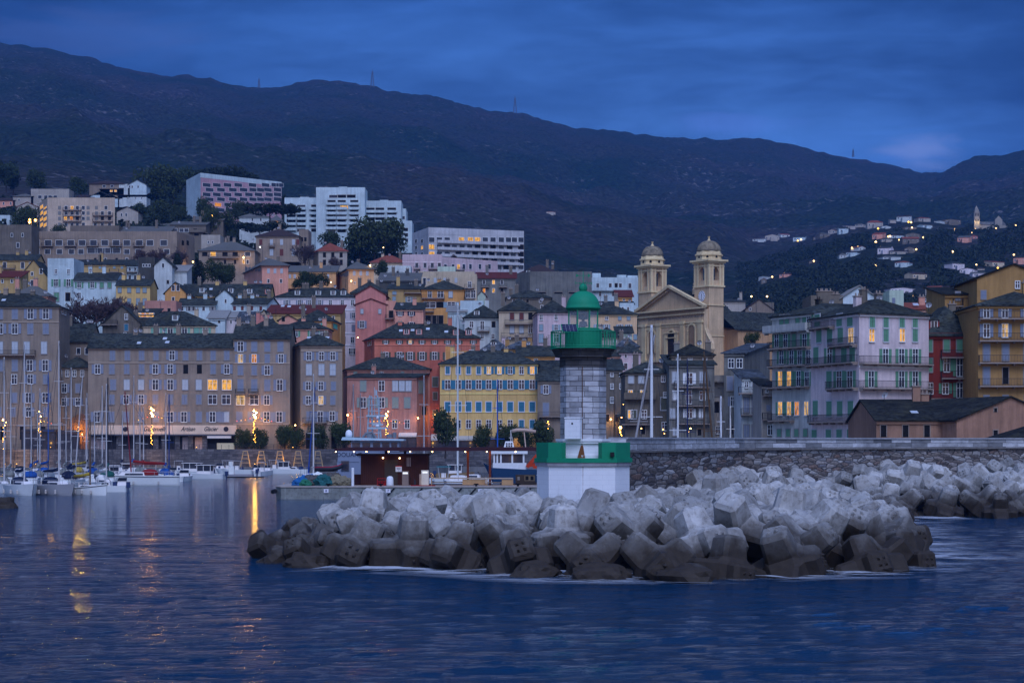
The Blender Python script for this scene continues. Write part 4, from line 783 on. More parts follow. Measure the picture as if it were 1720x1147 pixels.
# ================================================================ sea wall, breakwater, lighthouse
def text_mesh(txt, size, depth=0.03, shear=0.0, bold=0.0):
    cu = bpy.data.curves.new('lettering', 'FONT'); cu.body = txt; cu.size = size; cu.extrude = depth; cu.shear = shear; cu.offset = bold; cu.align_x = 'CENTER'; cu.align_y = 'CENTER'
    o = bpy.data.objects.new('lettering', cu); COL.objects.link(o)
    me = bpy.data.meshes.new_from_object(o.evaluated_get(bpy.context.evaluated_depsgraph_get())); bpy.data.objects.remove(o); me.materials.clear(); return me
def concrete(c, wet=True):
    def f(t, b):
        g = t.n.new('ShaderNodeNewGeometry'); sp = t.new('ShaderNodeSeparateXYZ', inp={0: g.outputs['Position']})
        n1 = t.noise(t.pos(), 0.45, 5.0, 0.6); n2 = t.noise(t.pos(), 2.6, 6.0, 0.7); n3 = t.noise(t.pos((1.6, 1.6, .25)), 2.0, 4.0)
        a = t.mix(t.ramp(n1, [(.32, 0), (.68, 1)]), scl(c, .66), scl(c, 1.18)); a = t.mix(t.ramp(n2, [(.50, 0), (.62, .62)]), a, (c[0] * .42, c[1] * .39, c[2] * .36)); a = t.mix(t.ramp(n3, [(.58, 0), (.68, .5)]), a, scl(c, 1.35))
        oi = t.n.new('ShaderNodeObjectInfo'); a = t.mix(1.0, a, t.ramp(oi.outputs['Random'], [(0, .66), (1, 1.15)]), 'MULTIPLY')
        if wet:
            hz = t.math('ADD', sp.outputs[2], t.math('MULTIPLY', t.math('SUBTRACT', t.noise(t.pos(), .35, 5.0, .65), .5), 4.2))
            wf = t.ramp(t.math('DIVIDE', hz, 4.0, clamp=True), [(.30, 1.0), (.50, .72), (.74, 0.0)])
            a = t.mix(wf, a, t.mix(n2, (.012, .010, .008), (.070, .053, .040)))
            t.l.new(t.mix(wf, (.9, .9, .9), (.62, .62, .62)), b.inputs['Roughness'])
        else: b.inputs['Roughness'].default_value = .9
        setc(t, b, a); bump(t, b, n2, .22, .04)
    return mat(('concrete',) + q(c) + (wet,), f)
BLOCKM = concrete((.42, .40, .37))
def ashlar(kx, bw, bh, c1, c2, mort, name):
    def f(t, b):
        g = t.n.new('ShaderNodeNewGeometry'); sp = t.new('ShaderNodeSeparateXYZ', inp={0: g.outputs['Position']})
        wob = t.math('MULTIPLY', t.noise(t.pos(), .5, 3.0), .10)
        v = t.new('ShaderNodeCombineXYZ', inp={0: t.math('MULTIPLY', sp.outputs[0], kx), 1: t.math('ADD', sp.outputs[2], wob)})
        br = t.new('ShaderNodeTexBrick', inp={'Vector': v.outputs[0], 'Scale': 1.0, 'Mortar Size': .018, 'Mortar Smooth': .2, 'Bias': 0.0, 'Brick Width': bw, 'Row Height': bh})
        br.offset = .43; br.squash = .8; br.squash_frequency = 3
        br.inputs['Color1'].default_value = c1 + (1,); br.inputs['Color2'].default_value = c2 + (1,); br.inputs['Mortar'].default_value = mort + (1,)
        n = t.noise(t.pos((.8, .8, 3.0)), 1.2, 6.0, .7); n2 = t.noise(t.pos(), .3, 4.0)
        a = t.mix(1.0, br.outputs['Color'], t.ramp(n, [(.3, .62), (.65, 1.15)]), 'MULTIPLY'); a = t.mix(t.ramp(n2, [(.5, 0), (.7, .5)]), a, scl(c1, .42))
        setc(t, b, a); b.inputs['Roughness'].default_value = .9; bump(t, b, t.math('SUBTRACT', n, t.math('MULTIPLY', br.outputs['Fac'], 1.2)), .6, .06)
    return mat(name, f)
def rubble():
    def f(t, b):
        p = t.pos((.85, .25, 2.5)); v = t.new('ShaderNodeTexVoronoi', distance='CHEBYCHEV', inp={'Vector': p, 'Scale': 1.25}); e = t.new('ShaderNodeTexVoronoi', feature='DISTANCE_TO_EDGE', inp={'Vector': p, 'Scale': 1.25})
        cc = t.new('ShaderNodeSeparateColor', inp={0: v.outputs['Color']})
        a = t.ramp(cc.outputs[0], [(0, (.09, .075, .07)), (.3, (.24, .20, .17)), (.5, (.33, .31, .29)), (.7, (.19, .12, .09)), (.85, (.44, .41, .38)), (1, (.17, .16, .17))])
        a = t.mix(t.ramp(e.outputs['Distance'], [(.02, 1.0), (.09, 0.0)]), a, (.055, .05, .05)); n = t.noise(t.pos(), 3.0, 5.0)
        a = t.mix(1.0, a, t.ramp(n, [(.3, .7), (.7, 1.25)]), 'MULTIPLY'); setc(t, b, a); b.inputs['Roughness'].default_value = .95; bump(t, b, e.outputs['Distance'], .8, .12)
    return mat('rubble_masonry', f)
# --- sea wall along the jetty
WL = [(1052, 147), (1110, 158), (1250, 184), (1500, 206), (1720, 217), (2150, 238)]
def build_wall():
    root = thing('sea_wall', 'long stone sea wall of white ashlar over dark rubble behind the concrete blocks', 'sea wall', (XW(1052, 147), 147, 0)); org = Vector(root.location)
    pts = [Vector((XW(p, d), d, 0)) for p, d in WL]
    def ext(z0, z1, off, th, m, name):
        mb = MB(); n = len(pts); fr = []; bk = []
        for i in range(n):
            d = (pts[min(i+1, n-1)] - pts[max(i-1, 0)]).normalized(); nn = Vector((d.y, -d.x, 0)); fr.append(pts[i] + nn * off - org); bk.append(pts[i] - nn * th - org)
        vs = []
        for z in (z0, z1): vs += [Vector((p.x, p.y, z)) for p in fr] + [Vector((p.x, p.y, z)) for p in bk]
        fs = []
        for i in range(n - 1): fs += [(i, i+1, 2*n+i+1, 2*n+i), (n+i+1, n+i, 3*n+i, 3*n+i+1), (2*n+i, 2*n+i+1, 3*n+i+1, 3*n+i)]
        fs += [(n, 0, 2*n, 3*n), (n-1, 2*n-1, 4*n-1, 3*n-1)]; mb.add(vs, fs); mb.build(name, m, root)
    ext(-2, 6.05, 0, 3, rubble(), 'rubble_wall')
    ext(6.05, 6.20, .22, 3, plaster((.22, .20, .18), 1.4), 'moulding')
    A = ashlar(1.15, 2.6, .42, (.17, .17, .17), (.66, .65, .64), (.09, .08, .08), 'white_ashlar')
    ext(6.20, 7.04, .03, 1.2, A, 'parapet'); ext(7.04, 7.16, .14, 1.3, plaster((.44, .44, .45), 1.3), 'coping')
build_wall()
# --- plan of the block mound
OUT = [(XW(p, d), d) for p, d in ((443, 128), (480, 119), (560, 113.5), (700, 111), (860, 108), (1000, 105), (1160, 103), (1300, 105.5), (1450, 109), (1520, 115), (1532, 124), (1515, 138), (1500, 158), (1500, 178), (1530, 184), (1620, 186), (1720, 187), (1900, 192))]
BACK = [(XW(p, d), d) for p, d in ((1900, 222), (1720, 213), (1500, 202), (1250, 181), (1110, 155), (1050, 146), (1010, 150), (900, 152), (760, 152), (620, 150), (520, 142), (462, 134))]
POLY = OUT + BACK
def inside(x, y, poly=POLY):
    c = False; n = len(poly)
    for i in range(n):
        x0, y0 = poly[i]; x1, y1 = poly[(i+1) % n]
        if (y0 > y) != (y1 > y) and x < (x1-x0) * (y-y0) / (y1-y0) + x0: c = not c
    return c
def segd(x, y, a, b):
    ax, ay = a; bx, by = b; dx, dy = bx-ax, by-ay; t = max(0, min(1, ((x-ax)*dx + (y-ay)*dy) / (dx*dx + dy*dy))); return math.hypot(x-ax-t*dx, y-ay-t*dy)
WETP = OUT + BACK[5:]
def moundh(x, y):
    d = min(segd(x, y, WETP[i], WETP[i+1]) for i in range(len(WETP) - 1))
    d = min(d, segd(x, y, WETP[-1], WETP[0]))
    if y > 160 and x > 18:
        return min(2.7, .24 * d)
    lim = 1.55 + max(0.0, min(1.0, (y - 126) / 26.0)) * 1.0
    if x < 1: lim = min(lim, 1.45)
    return min(lim, (.30 if x > -3 else .30 - min(.12, (-3 - x) * .016)) * d + .05)
def build_mound():
    mb = MB(); st = 1.5; xs = [-20 + i * st for i in range(62)]; ys = [100 + j * st for j in range(85)]; vs = []; idx = {}
    for j, y in enumerate(ys):
        for i, x in enumerate(xs):
            z = moundh(x, y) - 1.1 if inside(x, y) else -2.0
            vs.append((x, y, z + .5 * mnoise.noise(Vector((x*.6, y*.6, 0)))))
    n = len(xs); fs = [(j*n+i, j*n+i+1, (j+1)*n+i+1, (j+1)*n+i) for j in range(len(ys)-1) for i in range(n-1) if max(vs[k][2] for k in (j*n+i, j*n+i+1, (j+1)*n+i+1, (j+1)*n+i)) > -1.9]
    mb.add(vs, fs); tag(mb.build('rubble_core', plain((.03, .027, .025), .95, var=.4, scale=.6)), kind='structure')
build_mound()
def block_mesh(seed):
    r = random.Random(seed); bm = bmesh.new(); bmesh.ops.create_cube(bm, size=1.36); bm.faces.ensure_lookup_table()
    ends = []
    for f in list(bm.faces):
        n = f.normal.copy(); ln = 1.25 if abs(n.y) < .5 else .80; ln *= r.uniform(.92, 1.08)
        ex = bmesh.ops.extrude_discrete_faces(bm, faces=[f])['faces'][0] if False else bmesh.ops.extrude_face_region(bm, geom=[f])
        if isinstance(ex, dict):
            vs = [g for g in ex['geom'] if isinstance(g, bmesh.types.BMVert)]; bmesh.ops.delete(bm, geom=[f], context='FACES_ONLY')
            c = sum((v.co for v in vs), Vector()) / len(vs)
            for v in vs: v.co = c + (v.co - c) * r.uniform(.78, .86) + n * ln
            ends.append(n)
    bmesh.ops.bevel(bm, geom=list(bm.edges), offset=.17, segments=1, affect='EDGES', profile=.5)
    bm.normal_update()
    for n in ends:
        if r.random() < .25: continue
        fs = [f for f in bm.faces if f.normal.dot(n) > .98 and f.calc_center_median().dot(n) > 1.2 and len(f.verts) >= 4]
        if not fs: continue
        f = max(fs, key=lambda f: f.calc_area())
        if len(f.verts) != 4: continue
        res = bmesh.ops.subdivide_edges(bm, edges=list(f.edges), cuts=4, use_grid_fill=True)
        cells = [g for g in bm.faces if g.normal.dot(n) > .98 and g.calc_center_median().dot(n) > 1.2 and len(g.verts) == 4]
        t1 = Vector((n.y, n.z, n.x)); t2 = n.cross(t1); c0 = sum((g.calc_center_median() for g in cells), Vector()) / len(cells); ext = max(abs((g.calc_center_median() - c0).dot(t1)) for g in cells) + 1e-6
        pk = []
        for g in cells:
            a = round((g.calc_center_median() - c0).dot(t1) / ext * 2); b_ = round((g.calc_center_median() - c0).dot(t2) / ext * 2)
            if (abs(a), abs(b_)) in ((1, 1),) or (a, b_) == (0, 0) and r.random() < .0: pk.append(g)
        if pk: bmesh.ops.poke(bm, faces=pk, offset=.13)
    for v in bm.verts: v.co += Vector((r.uniform(-.02, .02), r.uniform(-.02, .02), r.uniform(-.02, .02)))
    me = bpy.data.meshes.new('armour_block'); bm.to_mesh(me); bm.free(); me.materials.append(BLOCKM); return me
BM_ = [block_mesh(s) for s in (3, 5, 8, 13, 21, 34)]
LHX, LHY = XW(980, 131), 131.5
REG = {}
def place_blocks():
    r = random.Random(41); pts = []
    cand = []
    for k in range(60000):
        x = r.uniform(-19, 66); y = r.uniform(103, 222)
        if not inside(x, y): continue
        px = CX + FPX * x / y
        if px > 1790 or math.hypot(x - LHX, y - LHY) < 4.6 or segd(x, y, (LHX, LHY), (pts0x, pts0y)) < 3.0: continue
        if y > 140 and px < 1060: continue
        if 132 < y and abs(px - 982) < 70: continue
        cand.append((x, y))
    for x, y in cand:
        sp = 3.2 if y < 150 else 3.15
        if all((x-a)**2 + (y-b)**2 > sp*sp for a, b, _ in pts): pts.append((x, y, 0))
        if len(pts) >= 288: break
    n = len(pts)
    for x, y, _ in pts:
        px = CX + FPX * x / y; h = moundh(x, y); d = min(segd(x, y, WETP[i], WETP[i+1]) for i in range(len(WETP) - 1))
        z = h + r.uniform(-.30, .40)
        if px < 500: z -= .5
        z = max(z, -.1)
        s = r.uniform(1.08, 1.36) * (1.0 if y < 150 else .93)
        if px < 560: s *= .8
        if y > 168 and px > 1480: reg = 'lower row of the distant pile' if z < 1.4 else 'top rows of the distant pile'
        elif y > 146: reg = 'crest rows between lighthouse and sea wall' if x < 16 else 'rows joining the near and distant piles'
        elif d < 2.6: reg = 'dark front waterline row of the near breakwater'
        elif d < 6.0: reg = 'second row of the near breakwater'
        elif d < 10.5: reg = 'third row of the near breakwater'
        else: reg = 'dry top row of the near breakwater'
        o = link(r.choice(BM_), 'armour_block', None, (x, y, z), rot=(r.uniform(-.9, .9), r.uniform(-.9, .9), r.uniform(0, 6.28)), scale=(s, s, s))
        REG.setdefault(reg, []).append((px, o))
    for reg, lst in REG.items():
        lst.sort(key=lambda t: t[0])
        for i, (px, o) in enumerate(lst):
            n_ = i + 1; od = '%d%s' % (n_, 'th' if 10 < n_ % 100 < 14 else {1: 'st', 2: 'nd', 3: 'rd'}.get(n_ % 10, 'th'))
            tag(o, '%s concrete block from the left in the %s' % (od, reg), 'armour block', 'armour blocks of the ' + reg)
pts0x, pts0y = XW(1060, 150), 150
place_blocks()
# rocks at the left waterline
def rock(x, y, s, seed, lab):
    r = random.Random(seed); bm = bmesh.new(); bmesh.ops.create_icosphere(bm, subdivisions=3, radius=1)
    for v in bm.verts:
        k = 1 + .45 * mnoise.noise(v.co * 1.3 + Vector((seed, 0, 0))) + .15 * mnoise.noise(v.co * 4 + Vector((seed, 5, 0))); v.co = Vector((v.co.x * k * 1.6, v.co.y * k, v.co.z * k * .85))
    me = bpy.data.meshes.new('rock'); bm.to_mesh(me); bm.free(); me.materials.append(BLOCKM); o = link(me, 'rock', None, (x, y, .12), r.uniform(-.4, .4), scale=(s, s, s)); tag(o, lab, 'rock')
rock(XW(455, 123), 123, .75, 3, 'dark wet rock lying furthest left off the breakwater tip')
rock(XW(478, 118), 118, 1.0, 9, 'flat dark rock awash just before the breakwater tip')
rock(XW(515, 114), 114, .8, 12, 'brown wet rock in foam left of the front blocks')
rock(XW(-3, 213), 213, 1.3, 17, 'dark rock breaking the water at the left edge of the harbour')
rock(XW(900, 105.5), 105.5, .75, 23, 'low brown rock in the foam before the lighthouse')
rock(XW(1012, 103.5), 103.5, .9, 27, 'flat brown rock awash right of the foam splash')
rock(XW(1150, 102), 102, .9, 31, 'dark angular rock at the foot of the front row right of centre')
# foam
def foam():
    def f(t, b):
        vc = t.n.new('ShaderNodeVertexColor'); vc.layer_name = 'edge'
        p = t.pos((.35, 1.0, 1)); n = t.noise(p, 1.3, 7.0, .72, .8); n2 = t.noise(t.pos((.12, .2, 1)), 1.0, 2.0)
        a = t.math('MULTIPLY', t.ramp(t.math('ADD', n, t.math('MULTIPLY', t.math('SUBTRACT', n2, .5), .7)), [(.46, 0), (.60, 1)]), vc.outputs['Color'])
        setc(t, b, (.55, .58, .62)); b.inputs['Roughness'].default_value = .8; t.l.new(t.math('MULTIPLY', a, .95), b.inputs['Alpha'])
    m = mat('sea_foam', f); mb = MB(); cols = []; O = [Vector((x, y, 0)) for x, y in OUT[2:16]]
    fine = []
    for a, b in zip(O, O[1:]):
        k = max(2, int((b - a).length / 1.0)); fine += [a.lerp(b, i / k) for i in range(k)]
    ring = []
    for i, p in enumerate(fine):
        d = (fine[min(i+3, len(fine)-1)] - fine[max(i-3, 0)]).normalized(); nn = Vector((d.y, -d.x, 0)); w = 2.4 + 2.4 * mnoise.noise(p * .12)
        ring.append([p - nn * 2.5, p + nn * .3, p + nn * w, p + nn * (w + 3.2)])
    vs = []; al = [1.0, 1.0, .55, 0.0]
    for q4 in ring:
        for k, p in enumerate(q4): vs.append((p.x, p.y, .10 + (.06 if k < 2 else 0))); cols.append(al[k])
    fs = [(i*4+k, (i+1)*4+k, (i+1)*4+k+1, i*4+k+1) for i in range(len(ring)-1) for k in range(3)]
    mb.add(vs, fs); o = mb.build('sea_foam', m); ca = o.data.color_attributes.new('edge', 'FLOAT_COLOR', 'POINT')
    for i, c in enumerate(cols): ca.data[i].color = (c, c, c, 1)
    tag(o, 'thin white foam washing round the foot of the breakwater', 'foam', kind='stuff')
foam()
# --- lighthouse
def lighthouse():
    root = thing('lighthouse', 'stone lighthouse with green gallery and dome on a white base', 'lighthouse', (LHX, LHY, 0)); S = 26.7
    zz = lambda y: CAMZ + (HY - y) / S
    GR = ph(12, 90, 86); 
    def gp(t, b):
        n = t.noise(t.pos(), 2.0, 5.0, .7); a = t.mix(t.ramp(n, [(.45, 0), (.8, .5)]), GR, scl(GR, .62)); setc(t, b, a); b.inputs['Roughness'].default_value = .55
    G = mat('green_paint', gp)
    def wp(t, b):
        n = t.noise(t.pos(), .9, 6.0, .65); n2 = t.noise(t.pos((3, 3, .3)), 1.5, 5.0); c = ph(146, 168, 212)
        g = t.n.new('ShaderNodeNewGeometry'); sp = t.new('ShaderNodeSeparateXYZ', inp={0: g.outputs['Position']})
        v = t.new('ShaderNodeCombineXYZ', inp={0: sp.outputs[0], 1: sp.outputs[2]}); br = t.new('ShaderNodeTexBrick', inp={'Vector': v.outputs[0], 'Scale': 1.0, 'Mortar Size': .012, 'Brick Width': .8, 'Row Height': .30})
        a = t.mix(n, scl(c, .88), scl(c, 1.08)); a = t.mix(t.ramp(n2, [(.62, 0), (.8, .35)]), a, (.30, .26, .20)); a = t.mix(t.math('MULTIPLY', br.outputs['Fac'], .22), a, scl(c, .5))
        rx = t.math('ABSOLUTE', t.math('SUBTRACT', sp.outputs[0], LHX - .12)); rust = t.math('MULTIPLY', t.math('LESS_THAN', t.math('ADD', rx, t.math('MULTIPLY', n, .12)), .085), .8)
        a = t.mix(t.math('MULTIPLY', rust, t.ramp(n2, [(.3, .2), (.6, .9)])), a, (.16, .07, .03)); setc(t, b, a); b.inputs['Roughness'].default_value = .75; bump(t, b, t.math('SUBTRACT', n2, br.outputs['Fac']), .25, .03)
    Wm = mat('white_masonry_paint', wp); RUST = plain((.17, .065, .025), .9, var=.4)
    hx = lambda r, a=0.0: [(r * math.cos(R(-90 + a + 45 * i)), r * math.sin(R(-90 + a + 45 * i))) for i in range(8)]
    rot = -4.0
    MB().prism(hx(2.92, rot), -.5, zz(782)).build('white_base', Wm, root)
    MB().prism(hx(3.04, rot), zz(782), zz(776)).build('grey_ledge', plaster((.34, .33, .34), 1.2), root)
    MB().prism(hx(3.10, rot), zz(776), zz(769)).build('green_ledge', G, root)
    # green parapet blocks left and right of the centre, running round the back
    for s, nm in ((-1, 'parapet_block'), (1, 'parapet_block')):
        pa = [R(-90 + rot + a) for a in ((27, 45, 90, 135, 180) if s > 0 else (-27, -45, -90, -135, -180))]
        hr = lambda a, r: r * math.cos(R(22.5)) / math.cos((a - R(-90 + rot)) % R(45) - R(22.5))
        o_ = [(hr(a, 2.96) * math.cos(a), hr(a, 2.96) * math.sin(a)) for a in pa]; i_ = [(hr(a, 2.40) * math.cos(a), hr(a, 2.40) * math.sin(a)) for a in pa]
        m = MB()
        for z0, z1 in ((zz(769), zz(743)),):
            vs = [(x, y, z) for z in (z0, z1) for (x, y) in o_ + i_]; k = len(o_); fs = []
            for i in range(k - 1):
                fs += [(i, i+1, 2*k+i+1, 2*k+i), (k+i+1, k+i, 3*k+i, 3*k+i+1), (2*k+i, 2*k+i+1, 3*k+i+1, 3*k+i)]
            fs += [(0, k, 3*k, 2*k), (k-1, 2*k-1, 4*k-1, 3*k-1)]; m.add(vs, fs)
        p = m.build(nm, G, root)
    m = MB(); m.prism(hx(1.72, rot), zz(769), zz(764)).prism(hx(1.60, rot), zz(764), zz(757.4)).prism(hx(1.55, rot), zz(757.4), zz(744.6)).prism(hx(1.68, rot), zz(744.6), zz(741)).prism(hx(1.74, rot), zz(741), zz(737)); m.build('white_plinth', Wm, root)
    m = MB(); m.add([(-.20, -1.57, zz(748)), (-.06, -1.60, zz(748)), (.06, -1.72, zz(768.6)), (-.42, -1.70, zz(768.6)), (-.30, -1.64, zz(757))], [(0, 3, 2, 1)] if False else [(0, 4, 3, 2, 1)]); m.build('rust_stain', RUST, root)
    T = ashlar(1.16, 1.05, .335, (.27, .265, .27), (.56, .55, .55), (.09, .08, .085), 'tower_ashlar')
    MB().prism(hx(1.45, rot), zz(737), zz(617)).build('stone_tower', T, root)
    m = MB(); m.beam((-.10, -1.475, zz(737)), (-.10, -1.475, zz(617)), .045); m.build('lightning_cable', plain((.10, .05, .03), .8), root)
    DK = ashlar(1.16, 1.2, .30, (.065, .06, .06), (.12, .11, .11), (.03, .03, .03), 'dark_ashlar')
    MB().prism(hx(1.49, rot), zz(617), zz(600)).build('dark_collar', DK, root)
    m = MB(); a = hx(1.80, rot); b = hx(2.12, rot); z0, z1 = zz(600), zz(585)
    m.prism(hx(1.78, rot), z0, zz(597)); 
    b0 = hx(1.78, rot); vs = [(x, y, zz(597)) for x, y in b0] + [(x, y, zz(586)) for x, y in hx(2.02, rot)]; m.add(vs, [tuple(range(7, -1, -1)), tuple(range(8, 16))] + [(i, (i+1) % 8, 8 + (i+1) % 8, 8+i) for i in range(8)])
    m.build('corbel', DK, root)
    gz = zz(585); MB().prism([(2.1 * math.cos(R(15*i)), 2.1 * math.sin(R(15*i))) for i in range(24)], zz(586), gz + .04).build('gallery_floor', G, root)
    rl = MB(); n = 56; r0 = 2.02; hgt = zz(557) - gz
    for i in range(n): a = 2*math.pi*i/n; rl.beam((r0*math.cos(a), r0*math.sin(a), gz), (r0*math.cos(a), r0*math.sin(a), gz + hgt), .035 if i % 7 else .07)
    for z in (gz + hgt, gz + .12): rl.tube([(r0*math.cos(2*math.pi*i/32), r0*math.sin(2*math.pi*i/32), z) for i in range(33)], .04, 6, caps=False)
    rl.build('gallery_railing', G, root)
    MB().lathe([(1.16, gz + .04), (1.16, zz(556)), (1.22, zz(555)), (1.22, zz(553))], 32).build('lantern_room_wall', G, root)
    lz0, lz1 = zz(553), zz(519); m = MB()
    for i in range(8): a = R(22.5 + 45 * i); m.beam((.98*math.cos(a), .98*math.sin(a), lz0), (.98*math.cos(a), .98*math.sin(a), lz1), .07)
    for z in (lz0 + .04, lz1 - .04): m.tube([(.98*math.cos(2*math.pi*i/24), .98*math.sin(2*math.pi*i/24), z) for i in range(25)], .05, 6, caps=False)
    m.build('lantern_frame', G, root)
    def gl(t, b):
        b.inputs['Base Color'].default_value = (.75, .8, .85, 1); b.inputs['Roughness'].default_value = .02; b.inputs['Alpha'].default_value = .16
    MB().lathe([(.95, lz0), (.95, lz1)], 8, ph0=R(22.5), caps=False).build('lantern_glass', mat('lantern_glass', gl), root)
    m = MB(); m.lathe([(.12, lz0 - .1), (.12, lz0 + .15), (.30, lz0 + .2), (.22, lz0 + .5), (.10, lz0 + .52), (.10, lz0 + .62), (.30, lz0 + .66), (.30, lz0 + .95), (.12, lz0 + 1.0)], 16); m.build('lamp_lens', plain((.10, .10, .12), .3), root)
    dz = zz(519); prof = [(1.10, dz), (1.12, dz + .10)] + [(1.06 * math.cos(a), dz + .10 + 1.08 * math.sin(a)) for a in [R(4 + 8 * i) for i in range(10)]] + [(.17, zz(492) + .14), (.13, zz(490) + .22), (.17, zz(488.5) + .2)] 
    m = MB(); m.smooth = True; m.lathe(prof, 40); d = m.build('dome', G, root)
    m = MB(); m.smooth = True; zb = zz(483); m.lathe([(.05, zb - .34), (.20, zb - .26), (.27, zb - .06), (.27, zb + .06), (.19, zb + .22), (.05, zb + .28), (.025, zb + .32), (.018, zz(455))], 20); m.build('ball_finial', G, d)
    m = MB(); zv = zz(475)
    for i in range(4): a = R(20 + 90 * i); c, s = math.cos(a), math.sin(a); m.beam((0, 0, zv), (.46 * c, .46 * s, zv), .03)
    m.build('wind_vane_arms', G, d)
    for i, ch in enumerate('NESO'):
        a = R(20 + 90 * i); me = text_mesh(ch, .26, .015); me.materials.append(G); link(me, 'vane_letter', d, (.52 * math.cos(a), .52 * math.sin(a), zv), rot=(R(90), 0, 0))
    m = MB(); m.beam((-.3, 0, zz(462)), (.34, 0, zz(462)), .03).add([(.30, -.01, zz(462) - .13), (.48, -.01, zz(462)), (.30, -.01, zz(462) + .13)], [(0, 1, 2)]).add([(-.45, .01, zz(462) - .1), (-.25, .01, zz(462)), (-.45, .01, zz(462) + .1)], [(0, 1, 2)]); m.build('wind_vane_arrow', G, d)
    # solar panel on the gallery rail
    M = Matrix.Translation((-.92, -2.2, zz(553.5))) @ Matrix.Rotation(R(8), 4, 'Z') @ Matrix.Rotation(R(38), 4, 'X')
    m = MB(); m.use(G).box(-.50, .50, -.42, .42, -.04, 0, M).use(plain((.015, .016, .05), .25, var=.1)).box(-.46, .46, -.38, .38, .004, .012, M).use(plain((.35, .35, .38), .5))
    for x in (-.23, 0, .23): m.box(x - .006, x + .006, -.38, .38, .012, .018, M)
    for y in (-.19, 0, .19): m.box(-.46, .46, y - .006, y + .006, .012, .018, M)
    m.build('solar_panel', None, root)
    m = MB(); Mx = Matrix.Translation((-.62, -1.42, 0)) @ Matrix.Rotation(R(-20), 4, 'Z'); m.box(-.50, .50, -.34, .30, zz(737), zz(703), Mx).box(-.53, .53, -.38, .34, zz(703), zz(701), Mx).use(plain((.05, .05, .06), .5)).box(-.06, .05, -.352, -.342, zz(713), zz(710), Mx); m.build('white_cabinet', None, root) if False else None
    m = MB(); m.use(Wm).box(-.50, .50, -.34, .30, zz(737), zz(703), Mx).box(-.53, .53, -.38, .34, zz(703), zz(701), Mx).use(plain((.05, .05, .06), .5)).box(-.06, .05, -.356, -.342, zz(713), zz(710), Mx); m.build('white_cabinet', None, root)
    m = MB(); m.box(1.60, 1.84, -2.62, -2.30, zz(766), zz(759)) ; m.build('parapet_opening', plain((.02, .02, .02), .9), root)
lighthouse()
